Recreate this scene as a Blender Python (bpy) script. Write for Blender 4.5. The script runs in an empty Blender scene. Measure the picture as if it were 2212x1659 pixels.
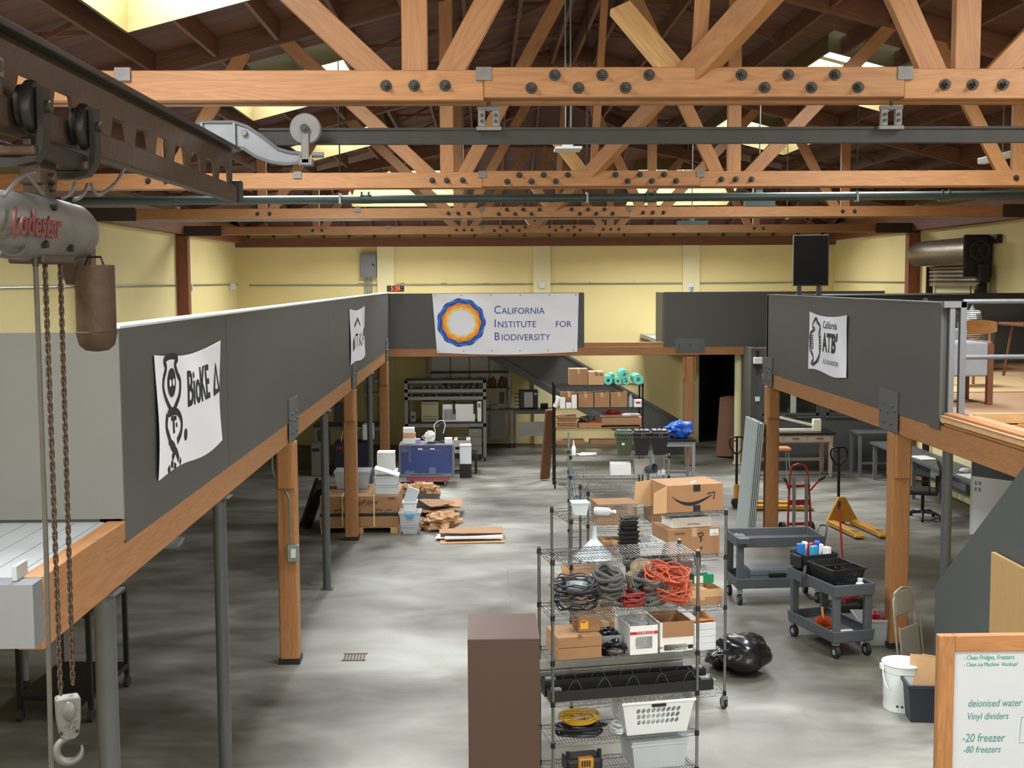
import bpy, bmesh, math, random
from mathutils import Vector, Matrix
RND = random.Random(11)
sc = bpy.context.scene
COL = sc.collection
# ------------------------------------------------------------------ camera
F, CX, CY = 2700.0, 1106.0, 829.5            # focal length and centre for a 2212 x 1659 frame
CAM = Vector((0.0, 0.0, 4.05))
_dy = Vector((-66 / F, 222.5 / F, -1)).normalized()
_up = Vector((-0.0055, 1, 222.5 / F + .000134)).normalized()
_dx = _dy.cross(_up).normalized()
_up = _dx.cross(_dy).normalized()
CAMROT = Matrix((_dx, _dy, _up))
cd = bpy.data.cameras.new('camera'); cd.sensor_width = 36; cd.lens = F / 2212 * 36; cd.clip_end = 200
cam = bpy.data.objects.new('camera', cd); COL.objects.link(cam)
cam.matrix_world = Matrix.Translation(CAM) @ CAMROT.to_4x4()
sc.camera = cam
# ------------------------------------------------------------------ light
sc.view_settings.view_transform = 'Standard'; sc.view_settings.look = 'None'
sc.view_settings.gamma = 1; sc.view_settings.use_curve_mapping = False
sc.view_settings.exposure = 0.62
wd = bpy.data.worlds.new('world'); sc.world = wd; wd.use_nodes = True
_bg = wd.node_tree.nodes['Background']; _bg.inputs[0].default_value = (.75, .87, 1, 1); _bg.inputs[1].default_value = 1.0
SKY_POWER = 430.0
ADDED_WIN_POWER = 130.0
SKY_L = [(-3.0, -1.55, y - 2.4, y) for y in (-1.6, 4.5, 10.95, 16.85, 22.5)]
SKY_R = [(4.0, 5.42, y - 2.4, y) for y in (-1.6, 4.5, 10.95, 16.85, 22.5)]
SKY_H = [(-2.9, -.6, 26.3, 28.6), (3.3, 5.6, 26.3, 28.6)]          # skylights in the hip end
XL, XR, YB, YF = -6.0, 8.75, 31.0, -5.5
XC = (XL + XR) / 2
PITCH = .26
def zr(x): return 5.4 + PITCH * min(x - XL, XR - x)
for (x0, x1, y0, y1) in SKY_L + SKY_R:
    ld = bpy.data.lights.new('skylight_daylight', 'AREA'); ld.shape = 'RECTANGLE'
    ld.size = x1 - x0 - .02; ld.size_y = y1 - y0 - .02; ld.energy = SKY_POWER * (.55 if y1 > 20 else .75 if y1 > 14 else 1.0); ld.color = (.93, .97, 1.0)
    lo = bpy.data.objects.new('skylight_daylight', ld); COL.objects.link(lo)
    xm = (x0 + x1) / 2; s = 1 if xm < XC else -1
    lo.location = (xm, (y0 + y1) / 2, zr(xm) + .48); lo.rotation_euler = (0, -s * math.atan(PITCH), 0)
for (x0, x1, y0, y1) in SKY_H:
    ld = bpy.data.lights.new('skylight_daylight', 'AREA'); ld.shape = 'RECTANGLE'
    ld.size = x1 - x0 - .02; ld.size_y = y1 - y0 - .02; ld.energy = SKY_POWER * 1.38; ld.color = (.96, .98, 1.0)
    lo = bpy.data.objects.new('skylight_daylight', ld); COL.objects.link(lo); ym = (y0 + y1) / 2
    lo.location = ((x0 + x1) / 2, ym, 5.12 + PITCH * (YB - ym) + .48); lo.rotation_euler = (-math.atan(PITCH), 0, 0)
# added lamps for unseen front-wall windows, filling light on camera-facing surfaces
for xm, ym in ((-3.2, 0), (1.4, 0), (6.0, 0)):
    ld = bpy.data.lights.new('window_daylight', 'AREA'); ld.shape = 'RECTANGLE'; ld.size = 3.4; ld.size_y = 2.6; ld.energy = ADDED_WIN_POWER; ld.color = (1, .98, .95)
    lo = bpy.data.objects.new('window_daylight', ld); COL.objects.link(lo); lo.location = (xm, YF + .06, 4.4); lo.rotation_euler = (math.pi / 2, 0, 0)
# ------------------------------------------------------------------ helpers
def at(x, y, Y=None, z=None, X=None):
    """photograph pixel -> world point on the plane Y=.., z=.. or X=.."""
    d = CAMROT @ Vector(((x - CX) / F, -(y - CY) / F, -1))
    if Y is not None: t = (Y - CAM.y) / d.y
    elif z is not None: t = (z - CAM.z) / d.z
    else: t = (X - CAM.x) / d.x
    return CAM + d * t
def lin(h):
    h = h.lstrip('#'); o = []
    for i in (0, 2, 4):
        c = int(h[i:i + 2], 16) / 255
        o.append(c / 12.92 if c <= .04045 else ((c + .055) / 1.055) ** 2.4)
    return (*o, 1)
MATS = {}
def _new(name):
    m = bpy.data.materials.new(name); m.use_nodes = True; MATS[name] = m
    return m, m.node_tree, m.node_tree.nodes['Principled BSDF']
def mat(name, c, rough=.55, metal=0., var=.12, scale=6., bump=0., bscale=60., alpha=1., trans=0., coat=0., stretch=(1, 1, 1), emit=None):
    if name in MATS: return MATS[name]
    m, nt, b = _new(name); N, L = nt.nodes, nt.links
    b.inputs['Roughness'].default_value = rough; b.inputs['Metallic'].default_value = metal
    b.inputs['Coat Weight'].default_value = coat
    c = lin(c)
    if var > 0:
        tc = N.new('ShaderNodeTexCoord'); mp = N.new('ShaderNodeMapping'); mp.inputs['Scale'].default_value = stretch
        nz = N.new('ShaderNodeTexNoise'); nz.inputs['Scale'].default_value = scale; nz.inputs['Detail'].default_value = 5
        L.new(tc.outputs['Object'], mp.inputs[0]); L.new(mp.outputs[0], nz.inputs['Vector'])
        mx = N.new('ShaderNodeMix'); mx.data_type = 'RGBA'
        mx.inputs['A'].default_value = tuple(v * (1 - var) for v in c[:3]) + (1,)
        mx.inputs['B'].default_value = tuple(min(1, v * (1 + var)) for v in c[:3]) + (1,)
        L.new(nz.outputs['Fac'], mx.inputs['Factor']); L.new(mx.outputs['Result'], b.inputs['Base Color'])
        if bump:
            n2 = N.new('ShaderNodeTexNoise'); n2.inputs['Scale'].default_value = bscale
            L.new(mp.outputs[0], n2.inputs['Vector'])
            bp = N.new('ShaderNodeBump'); bp.inputs['Strength'].default_value = bump; bp.inputs['Distance'].default_value = .01
            L.new(n2.outputs['Fac'], bp.inputs['Height']); L.new(bp.outputs[0], b.inputs['Normal'])
    else:
        b.inputs['Base Color'].default_value = c
    if alpha < 1: b.inputs['Alpha'].default_value = alpha
    if trans: b.inputs['Transmission Weight'].default_value = trans
    if emit:
        b.inputs['Emission Color'].default_value = lin(emit[0]); b.inputs['Emission Strength'].default_value = emit[1]
    return m
def wood(name, c1, c2, rough=.6, ring=9., var=.25, axis=0):
    """lumber, grain along the object's own X axis (or axis)"""
    m, nt, b = _new(name); N, L = nt.nodes, nt.links
    tc = N.new('ShaderNodeTexCoord'); oi = N.new('ShaderNodeObjectInfo')
    ad = N.new('ShaderNodeVectorMath'); ad.operation = 'MULTIPLY_ADD'
    cb = N.new('ShaderNodeCombineXYZ')
    for k in range(3): L.new(oi.outputs['Random'], cb.inputs[k])
    ad.inputs[1].default_value = (17, 23, 31)
    L.new(cb.outputs[0], ad.inputs[0]); L.new(tc.outputs['Object'], ad.inputs[2])
    mp = N.new('ShaderNodeMapping'); s = [ring, ring, ring]; s[axis] = ring * .09; mp.inputs['Scale'].default_value = s
    L.new(ad.outputs[0], mp.inputs[0])
    nz = N.new('ShaderNodeTexNoise'); nz.inputs['Scale'].default_value = 1.0; nz.inputs['Detail'].default_value = 2; nz.inputs['Distortion'].default_value = .6
    L.new(mp.outputs[0], nz.inputs['Vector'])
    mu = N.new('ShaderNodeMath'); mu.operation = 'MULTIPLY'; mu.inputs[1].default_value = 9
    fr = N.new('ShaderNodeMath'); fr.operation = 'PINGPONG'; fr.inputs[1].default_value = .5
    L.new(nz.outputs['Fac'], mu.inputs[0]); L.new(mu.outputs[0], fr.inputs[0])
    n2 = N.new('ShaderNodeTexNoise'); n2.inputs['Scale'].default_value = 4; n2.inputs['Detail'].default_value = 4
    L.new(mp.outputs[0], n2.inputs['Vector'])
    av = N.new('ShaderNodeMath'); av.operation = 'MULTIPLY_ADD'; av.inputs[1].default_value = .9
    L.new(fr.outputs[0], av.inputs[0])
    hf = N.new('ShaderNodeMath'); hf.operation = 'MULTIPLY'; hf.inputs[1].default_value = .55
    L.new(n2.outputs['Fac'], hf.inputs[0]); L.new(hf.outputs[0], av.inputs[2])
    mx = N.new('ShaderNodeMix'); mx.data_type = 'RGBA'; mx.inputs['A'].default_value = lin(c1); mx.inputs['B'].default_value = lin(c2)
    L.new(av.outputs[0], mx.inputs['Factor'])
    hs = N.new('ShaderNodeHueSaturation')
    vr = N.new('ShaderNodeMath'); vr.operation = 'MULTIPLY_ADD'; vr.inputs[1].default_value = var; vr.inputs[2].default_value = 1 - var / 2
    L.new(oi.outputs['Random'], vr.inputs[0]); L.new(vr.outputs[0], hs.inputs['Value']); L.new(mx.outputs['Result'], hs.inputs['Color'])
    L.new(hs.outputs[0], b.inputs['Base Color'])
    b.inputs['Roughness'].default_value = rough
    bp = N.new('ShaderNodeBump'); bp.inputs['Strength'].default_value = .15; bp.inputs['Distance'].default_value = .004
    L.new(av.outputs[0], bp.inputs['Height']); L.new(bp.outputs[0], b.inputs['Normal'])
    return m
def wmat(o): return Matrix.Identity(4) if o is None else wmat(o.parent) @ o.matrix_basis
def thing(name, label, cat, loc=(0, 0, 0), rz=0., group=None, kind=None):
    o = bpy.data.objects.new(name, None); COL.objects.link(o); o.empty_display_size = .1
    o.matrix_basis = Matrix.Translation(loc) @ Matrix.Rotation(rz, 4, 'Z')
    return tag(o, label, cat, group, kind)
def tag(o, label=None, cat=None, group=None, kind=None):
    if label: o['label'] = label
    if cat: o['category'] = cat
    if group: o['group'] = group
    if kind: o['kind'] = kind
    return o
def Rz(a): return Matrix.Rotation(a, 4, 'Z')
def Rx(a): return Matrix.Rotation(a, 4, 'X')
def Ry(a): return Matrix.Rotation(a, 4, 'Y')
def T(*p): return Matrix.Translation(Vector(p if len(p) == 3 else p[0]))
class MB:
    """collects shapes; obj() links them as ONE mesh object"""
    def __init__(s): s.v, s.f, s.mi, s.m, s.X = [], [], [], 0, None
    def add(s, vs, fs):
        n = len(s.v)
        s.v += [(s.X @ Vector(p)) if s.X else Vector(p) for p in vs]
        s.f += [tuple(i + n for i in q) for q in fs]; s.mi += [s.m] * len(fs)
        return s
    def box(s, x0, x1, y0, y1, z0, z1, M=None):
        p = [Vector((x, y, z)) for z in (z0, z1) for y in (y0, y1) for x in (x0, x1)]
        if M: p = [M @ q for q in p]
        return s.add(p, [(0, 2, 3, 1), (4, 5, 7, 6), (0, 1, 5, 4), (2, 6, 7, 3), (0, 4, 6, 2), (1, 3, 7, 5)])
    def cbox(s, c, d, M=None):
        c = Vector(c); B = T(c) @ M if M else T(c)
        return s.box(-d[0] / 2, d[0] / 2, -d[1] / 2, d[1] / 2, -d[2] / 2, d[2] / 2, B)
    def tub(s, w, d, h, t, tw=None, td=None, z=0, lip=0, lipz=.02, M=None):
        """open container: bottom w x d, top tw x td"""
        tw = tw or w; td = td or d
        def ring(a, b, zz): return [(-a / 2, -b / 2, zz), (a / 2, -b / 2, zz), (a / 2, b / 2, zz), (-a / 2, b / 2, zz)]
        R_ = [ring(w, d, z)]
        if lip: R_ += [ring(tw, td, z + h - lipz), ring(tw + 2 * lip, td + 2 * lip, z + h - lipz), ring(tw + 2 * lip, td + 2 * lip, z + h)]
        else: R_ += [ring(tw, td, z + h)]
        R_ += [ring(tw - 2 * t, td - 2 * t, z + h), ring(w - 2 * t, d - 2 * t, z + t)]
        vs = [q for r in R_ for q in r]; fs = [(3, 2, 1, 0)]
        for k in range(len(R_) - 1):
            for i in range(4):
                j = (i + 1) % 4; fs.append((k * 4 + i, k * 4 + j, k * 4 + 4 + j, k * 4 + 4 + i))
        k = len(R_) - 1; fs.append((k * 4, k * 4 + 1, k * 4 + 2, k * 4 + 3))
        if M: vs = [M @ Vector(q) for q in vs]
        return s.add(vs, fs)
    def cyl(s, p0, p1, r0, r1=None, n=12, cap=True):
        r1 = r0 if r1 is None else r1; p0, p1 = Vector(p0), Vector(p1)
        q = (p1 - p0).to_track_quat('Z', 'Y').to_matrix()
        vs = []
        for p, r in ((p0, r0), (p1, r1)):
            vs += [p + q @ Vector((r * math.cos(2 * math.pi * i / n), r * math.sin(2 * math.pi * i / n), 0)) for i in range(n)]
        fs = [(i, (i + 1) % n, n + (i + 1) % n, n + i) for i in range(n)]
        if cap: fs += [tuple(range(n))[::-1], tuple(range(n, 2 * n))]
        return s.add(vs, fs)
    def tube(s, pts, r, n=6, closed=False):
        pts = [Vector(p) for p in pts]; m = len(pts); vs, fs = [], []
        prev = None
        for i in range(m):
            a = pts[(i - 1) % m] if closed or i > 0 else pts[0]
            b = pts[(i + 1) % m] if closed or i < m - 1 else pts[-1]
            d = (b - a).normalized()
            if prev is None:
                u = d.orthogonal().normalized()
            else:
                u = prev - d * prev.dot(d)
                u = u.normalized() if u.length > 1e-6 else d.orthogonal().normalized()
            prev = u; w = d.cross(u)
            rr = r[i] if isinstance(r, (list, tuple)) else r
            vs += [pts[i] + rr * (u * math.cos(2 * math.pi * k / n) + w * math.sin(2 * math.pi * k / n)) for k in range(n)]
        for i in range(m if closed else m - 1):
            j = (i + 1) % m
            for k in range(n):
                l = (k + 1) % n; fs.append((i * n + k, i * n + l, j * n + l, j * n + k))
        if not closed: fs += [tuple(range(n))[::-1], tuple(range((m - 1) * n, m * n))]
        return s.add(vs, fs)
    def lathe(s, prof, n=20, M=None, cap=True):
        vs, fs = [], []
        for (r, z) in prof:
            vs += [Vector((r * math.cos(2 * math.pi * k / n), r * math.sin(2 * math.pi * k / n), z)) for k in range(n)]
        for i in range(len(prof) - 1):
            for k in range(n):
                l = (k + 1) % n; fs.append((i * n + k, i * n + l, i * n + n + l, i * n + n + k))
        if cap: fs += [tuple(range(n))[::-1], tuple(range((len(prof) - 1) * n, len(prof) * n))]
        if M: vs = [M @ q for q in vs]
        return s.add(vs, fs)
    def prism(s, poly, d0, d1, M=None):
        """polygon in XZ extruded along Y from d0 to d1"""
        n = len(poly); vs = [Vector((a, d0, b)) for a, b in poly] + [Vector((a, d1, b)) for a, b in poly]
        fs = [tuple(range(n)), tuple(range(2 * n - 1, n - 1, -1))] + [(i, n + i, n + (i + 1) % n, (i + 1) % n) for i in range(n)]
        if M: vs = [M @ q for q in vs]
        return s.add(vs, fs)
    def ball(s, c, r, n=12, m=8):
        r = (r, r, r) if isinstance(r, (int, float)) else r
        return s.lathe([(max(1e-4, math.sin(math.pi * i / m)), -math.cos(math.pi * i / m)) for i in range(m + 1)], n, T(c) @ Matrix.Diagonal((*r, 1)))
    def grid(s, fn, nu, nv, thick=None):
        vs = [Vector(fn(i / nu, j / nv)) for j in range(nv + 1) for i in range(nu + 1)]
        fs = [(j * (nu + 1) + i, j * (nu + 1) + i + 1, (j + 1) * (nu + 1) + i + 1, (j + 1) * (nu + 1) + i) for j in range(nv) for i in range(nu)]
        if thick:
            n = len(vs); t = Vector(thick); vs += [q + t for q in vs]
            fs += [tuple(n + i for i in q[::-1]) for q in fs]
            w = nu + 1
            edge = [i for i in range(w)] + [j * w + nu for j in range(1, nv + 1)] + [nv * w + i for i in range(nu - 1, -1, -1)] + [j * w for j in range(nv - 1, 0, -1)]
            for a, b in zip(edge, edge[1:] + edge[:1]): fs.append((a, a + n, b + n, b))
        return s.add(vs, fs)
    def mesh(s, name, mats, smooth=False):
        me = bpy.data.meshes.new(name); me.from_pydata([tuple(q) for q in s.v], [], s.f)
        for m in (mats if isinstance(mats, (list, tuple)) else [mats]): me.materials.append(MATS[m] if isinstance(m, str) else m)
        if any(s.mi): me.polygons.foreach_set('material_index', s.mi)
        if smooth: me.polygons.foreach_set('use_smooth', [True] * len(s.f))
        me.update(); return me
    def obj(s, name, mats, parent=None, local=None, bevel=0, smooth=False, seg=2, M=None):
        """verts are in the parent's frame (local) or in the world; the origin goes to the base of the shape"""
        if local is None: local = parent is not None
        lo = [min(q[k] for q in s.v) for k in range(3)]; hi = [max(q[k] for q in s.v) for k in range(3)]
        c = Vector(((lo[0] + hi[0]) / 2, (lo[1] + hi[1]) / 2, lo[2]))
        s.v = [q - c for q in s.v]
        o = bpy.data.objects.new(name, s.mesh(name, mats, smooth)); COL.objects.link(o)
        B = (M or Matrix.Identity(4)) @ T(c)
        o.parent = parent
        o.matrix_basis = B if (local or parent is None) else wmat(parent).inverted() @ B
        if bevel:
            md = o.modifiers.new('bevel', 'BEVEL'); md.width = bevel; md.segments = seg; md.limit_method = 'ANGLE'; md.angle_limit = .6
        if smooth and not bevel:
            md = o.modifiers.new('edges', 'EDGE_SPLIT'); md.split_angle = .7
        return o
def fix_normals(o):
    bm = bmesh.new(); bm.from_mesh(o.data); bmesh.ops.recalc_face_normals(bm, faces=bm.faces); bm.to_mesh(o.data); bm.free(); return o
_BEAM = {}
def beam(name, p0, p1, w, h, m, parent=None, up=(0, 0, 1), bevel=0.004):
    """lumber from p0 to p1 (world), w across, h along up; the mesh runs along its own X"""
    p0, p1 = Vector(p0), Vector(p1); d = p1 - p0; L = d.length; x = d / L
    u = Vector(up); u = (u - x * u.dot(x))
    if u.length < 1e-4: u = Vector((0, 1, 0)) - x * x.y
    u.normalize(); y = u.cross(x)
    key = (round(L, 4), w, h, m, name)
    if key not in _BEAM:
        b = MB().box(-L / 2, L / 2, -w / 2, w / 2, -h / 2, h / 2); _BEAM[key] = b.mesh(name, m)
    o = bpy.data.objects.new(name, _BEAM[key]); COL.objects.link(o)
    M = Matrix.Identity(4)
    for k, a in enumerate((x, y, u)):
        for r in range(3): M[r][k] = a[r]
    M.translation = (p0 + p1) / 2
    o.parent = parent; o.matrix_basis = wmat(parent).inverted() @ M if parent else M
    if bevel:
        md = o.modifiers.new('bevel', 'BEVEL'); md.width = bevel; md.segments = 1
    return o
def dup(o, M=None, parent=None, label=None, name=None):
    """copy of a thing with its parts and sub-parts; M = matrix_basis of the copy"""
    c = o.copy(); COL.objects.link(c)
    if parent is not None: c.parent = parent
    if M is not None: c.matrix_basis = M
    if label: c['label'] = label
    for ch in [q for q in bpy.data.objects if q.parent == o]:
        d = dup(ch); d.parent = c; d.matrix_basis = ch.matrix_basis.copy()
    return c
def text(body, size, m, parent, M, name='lettering', sx=1., align='CENTER', local=True, shear=0., bold=0., spacing=1., depth=.0006):
    cu = bpy.data.curves.new(name, 'FONT'); cu.body = body; cu.size = size; cu.align_x = align; cu.align_y = 'CENTER'
    cu.extrude = depth; cu.shear = shear; cu.offset = bold; cu.space_character = spacing; cu.resolution_u = 3
    t = bpy.data.objects.new(name, cu)
    me = bpy.data.meshes.new_from_object(t); bpy.data.objects.remove(t); bpy.data.curves.remove(cu)
    me.materials.clear(); me.materials.append(MATS[m])
    o = bpy.data.objects.new(name, me); COL.objects.link(o); o.parent = parent
    M = M @ Matrix.Diagonal((sx, 1, 1, 1))
    o.matrix_basis = M if local else wmat(parent).inverted() @ M
    return o
FACE_CAM = Rx(math.pi / 2)               # text plane facing -Y
def curve_pts(ctrl, n=8, closed=False):
    """Catmull-Rom through control points"""
    c = [Vector(p) for p in ctrl]; m = len(c); out = []
    for i in range(m if closed else m - 1):
        p0 = c[(i - 1) % m] if closed or i > 0 else c[0]; p1 = c[i]; p2 = c[(i + 1) % m]
        p3 = c[(i + 2) % m] if closed or i + 2 < m else c[-1]
        for k in range(n):
            t = k / n
            out.append(.5 * ((2 * p1) + (p2 - p0) * t + (2 * p0 - 5 * p1 + 4 * p2 - p3) * t * t + (3 * p1 - p0 - 3 * p2 + p3) * t ** 3))
    if not closed: out.append(c[-1])
    return out
# ------------------------------------------------------------------ materials
wood('fir', '#ad7b4b', '#8e5d35', .5, 12, .22)
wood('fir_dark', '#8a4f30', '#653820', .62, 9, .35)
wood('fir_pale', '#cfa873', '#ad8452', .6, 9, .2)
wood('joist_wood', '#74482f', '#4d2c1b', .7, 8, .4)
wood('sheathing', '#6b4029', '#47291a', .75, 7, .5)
wood('ply_yellow', '#5f5327', '#51451c', .6, 5, .1)
wood('deck_wood', '#b58f70', '#94704f', .6, 6, .25)
wood('plywood', '#d9b27c', '#c49a62', .55, 4, .08, 2)
wood('board_orange', '#c98045', '#b26a33', .55, 5, .08)
wood('walnut', '#7b4a2d', '#5d341f', .45, 14, .1, 2)
wood('oak', '#b3824f', '#93662f', .4, 14, .1)
wood('frame_wood', '#b07c4c', '#8a5a31', .5, 14, .12)
wood('slat_brown', '#83583a', '#5e3c26', .6, 12, .3, 2)
mat('wall_yellow', '#e3d193', .75, var=.05, scale=1.2, bump=.15, bscale=9)
mat('wall_yellow_light', '#e0d4a4', .75, var=.04, scale=1.5)
mat('gray_paint', '#4b4b48', .5, var=.06, scale=3, bump=.05, bscale=30)
mat('gray_wall', '#55585a', .7, var=.05, scale=2)
mat('gray_deck', '#9a9c9b', .45, var=.12, scale=5)
mat('gray_steel', '#7c7e82', .4, .35, var=.12, scale=8)
mat('pipe_gray', '#55585a', .38, .2, var=.15, scale=6)
mat('dark_steel', '#2e2a28', .45, .5, var=.3, scale=14)
mat('rail_steel', '#2b2826', .4, .5, var=.3, scale=10)
mat('rust_steel', '#4f3f34', .55, .55, var=.45, scale=18, bump=.2)
mat('bolt_steel', '#3a3632', .5, .5, var=.25, scale=30)
mat('galv', '#8f9a96', .35, .6, var=.18, scale=12)
mat('galv_green', '#414d48', .45, .4, var=.3, scale=10)
mat('cast_gray', '#6d6a67', .5, .4, var=.25, scale=18, bump=.1)
mat('silver_paint', '#76787c', .45, .4, var=.15, scale=14)
mat('white_cap', '#cdd6d4', .5, var=.05)
mat('white_plastic', '#dcdfde', .4, var=.04)
mat('black_plastic', '#19191b', .42, var=.2, scale=20)
mat('black_steel', '#161616', .4, .3, var=.2, scale=20)
mat('black', '#0c0c0d', .6, var=0)
mat('chrome', '#8f918f', .28, .9, var=.1, scale=25)
mat('rubber', '#1d1d1e', .7, var=.2)
mat('paper', '#e6e4df', .7, var=.03)
mat('cardboard', '#9d7550', .8, var=.1, scale=9, stretch=(1, 1, 1))
mat('cardboard_light', '#c29a6e', .8, var=.08, scale=9)
mat('cardboard_dark', '#85603f', .8, var=.14, scale=9)
mat('kraft', '#b48d66', .8, var=.15, scale=6)
mat('ink', '#1b1a18', .7, var=0)
mat('clear_plastic', '#cfd5da', .25, var=.06, alpha=.55)
mat('frost_plastic', '#d9e2e4', .3, var=.04, alpha=.8)
mat('glass', '#9fa9a8', .06, var=0, alpha=.35)
# concrete floor with stains
m, nt, b = _new('concrete'); N, L = nt.nodes, nt.links
tc = N.new('ShaderNodeTexCoord')
def _noise(scale, detail, stretch=(1, 1, 1), dist=0.):
    mp = N.new('ShaderNodeMapping'); mp.inputs['Scale'].default_value = stretch
    L.new(tc.outputs['Object'], mp.inputs[0])
    n = N.new('ShaderNodeTexNoise'); n.inputs['Scale'].default_value = scale; n.inputs['Detail'].default_value = detail; n.inputs['Distortion'].default_value = dist
    L.new(mp.outputs[0], n.inputs['Vector']); return n
def _ramp(src, p0, c0, p1, c1):
    r = N.new('ShaderNodeValToRGB'); r.color_ramp.elements[0].position = p0; r.color_ramp.elements[0].color = c0
    r.color_ramp.elements[1].position = p1; r.color_ramp.elements[1].color = c1
    L.new(src, r.inputs[0]); return r
def _mul(a, bb, fac=1.):
    x = N.new('ShaderNodeMix'); x.data_type = 'RGBA'; x.blend_type = 'MULTIPLY'; x.inputs['Factor'].default_value = fac
    L.new(a, x.inputs['A']); L.new(bb, x.inputs['B']); return x.outputs['Result']
na = _noise(.55, 6, (1, 1.6, 1), .8); nb = _noise(2.6, 8, (1, 2, 1), .4); nc = _noise(.28, 4, (1, 1, 1), .5); nd = _noise(40, 4)
ra = _ramp(na.outputs['Fac'], .32, lin('#6a655c'), .66, lin('#a3a39a'))
rb = _ramp(nb.outputs['Fac'], .3, (.72, .70, .66, 1), .7, (1, 1, 1, 1))
rc = _ramp(nc.outputs['Fac'], .42, (.36, .33, .28, 1), .57, (1, 1, 1, 1))
rd = _ramp(nd.outputs['Fac'], .2, (.9, .9, .9, 1), .8, (1, 1, 1, 1))
res = _mul(_mul(_mul(ra.outputs[0], rb.outputs[0], .8), rc.outputs[0], .85), rd.outputs[0])
L.new(res, b.inputs['Base Color'])
rr = _ramp(nb.outputs['Fac'], .3, (.42, .42, .42, 1), .7, (.62, .62, .62, 1)); L.new(rr.outputs[0], b.inputs['Roughness'])
# ------------------------------------------------------------------ floor, walls
def struct(name, mb, m, **k):
    return tag(mb.obj(name, m, **k), kind='structure')
floor = struct('floor', MB().box(XL - .2, XR + .2, YF - .2, YB + .2, -.15, 0), 'concrete')
for k, (x0, x1, y0, y1) in enumerate([(.33, .336, 12, 17.3), (.33, 8, 17.3, 17.306), (3.3, 8, 14.0, 14.006)]):
    MB().box(x0, x1, y0, y1, 0, .0012).obj('floor_joint', mat('joint_dark', '#6b6963', .8, var=.1), floor, local=False)
b = MB(); c = at(766, 1420, z=0)
for i in range(7): b.box(c.x - .11 + i * .034, c.x - .095 + i * .034, c.y - .11, c.y + .11, 0, .008)
b.box(c.x - .13, c.x + .13, c.y - .13, c.y - .11, 0, .008).box(c.x - .13, c.x + .13, c.y + .11, c.y + .13, 0, .008)
tag(b.obj('floor_drain', mat('drain_rust', '#5d4a3c', .6, .4)), 'small rusty slotted drain grate set in the concrete floor', 'drain')
wl = struct('wall_left', MB().box(XL - .2, XL, YF, YB, 0, 5.6), 'wall_yellow')
wr = struct('wall_right', MB().box(XR, XR + .2, YF, YB, 0, 5.6), 'wall_yellow')
DX0, DX1 = at(1500, 900, Y=YB).x, at(1606, 900, Y=YB).x          # dark passage through the back wall
wb = struct('wall_back', MB().box(XL - .2, DX0, YB, YB + .2, 0, 5.42).box(DX1, XR + .2, YB, YB + .2, 0, 5.42).box(DX0, DX1, YB, YB + .2, 2.5, 5.42), 'wall_yellow')
struct('wall_passage', MB().box(DX0 - .1, DX0, YB + .2, YB + 5, 0, 2.6).box(DX1, DX1 + .1, YB + .2, YB + 5, 0, 2.6).box(DX0 - .1, DX1 + .1, YB + 5, YB + 5.1, 0, 2.6).box(DX0 - .1, DX1 + .1, YB + .2, YB + 5.1, 2.6, 2.7).box(DX0 - .1, DX1 + .1, YB + .2, YB + 5.1, -.1, 0), 'gray_wall')
wf = struct('wall_front', MB().prism([(XL - .2, 0), (XR + .2, 0), (XR + .2, 5.5), (XC, 7.6), (XL - .2, 5.5)], YF - .2, YF), 'wall_yellow')
for i, xm in enumerate((-3.2, 1.4, 6.0)):  # unseen windows added behind the camera around the fill lamps
    g = thing('window_%d' % (21 + i), None, None, (xm, YF, 3.1), kind='structure')
    for dx in (-1.74, -.58, .58, 1.74): MB().box(xm + dx - .03, xm + dx + .03, YF, YF + .1, 3.08, 5.72).obj('window_frame', 'gray_paint', g, local=False)
    for z in (3.06, 4.4, 5.72): MB().box(xm - 1.77, xm + 1.77, YF, YF + .1, z - .03, z + .03).obj('window_frame', 'gray_paint', g, local=False)
# pilasters on the back wall
for px, w, t in ((834, .42, .12), (1170, .42, .10), (1492, .42, .10)):
    c = at(px, 580, Y=YB)
    MB().box(c.x - w / 2, c.x + w / 2, YB - t, YB, 0, 4.98).obj('pilaster', 'wall_yellow_light', wb, local=False)
beam('wall_plate', (XL, YB - .1, 5.00), (XR, YB - .1, 5.00), .2, .2, 'fir_dark', wb)
for s, x in ((1, XL), (-1, XR)):
    beam('wall_plate', (x + s * .09, YF, 5.2), (x + s * .09, YB - .2, 5.2), .18, .4, 'fir_dark', wl if s > 0 else wr)
# ------------------------------------------------------------------ roof
ceil = thing('ceiling', None, None, (XC, 12, 5.2), kind='structure')
TRUSS_Y = [0.55, 6.65, 12.75, 18.85, 24.95]
JH = .19
def wells(x, y0, y1):
    """split the run y0..y1 at x around the skylight wells"""
    cuts = sorted((s[2] - .03, s[3] + .03) for s in SKY_L + SKY_R if s[0] - .03 < x < s[1] + .03)
    out, a = [], y0
    for c0, c1 in cuts:
        if c1 <= a or c0 >= y1: continue
        if c0 > a: out.append((a, c0))
        a = c1
    if a < y1: out.append((a, y1))
    return [q for q in out if q[1] - q[0] > .15]
HIP_Y = 22.6
nj = 24
JX = [XL + .31 + i * (XR - XL - .62) / (nj - 1) for i in range(nj)]
def zhip(y): return 5.12 + PITCH * (YB - y)
bays = list(zip([YF] + TRUSS_Y, TRUSS_Y))
for (y0, y1) in bays:
    for x in JX:
        ye = min(y1, YB - (zr(x) - 5.12) / PITCH)
        if ye - y0 < .4: continue
        for a, c in wells(x, y0 + .06, ye - .06):
            beam('joist', (x, a, zr(x) + JH / 2), (x, c, zr(x) + JH / 2), .042, JH, 'joist_wood', ceil, bevel=0)
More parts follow.
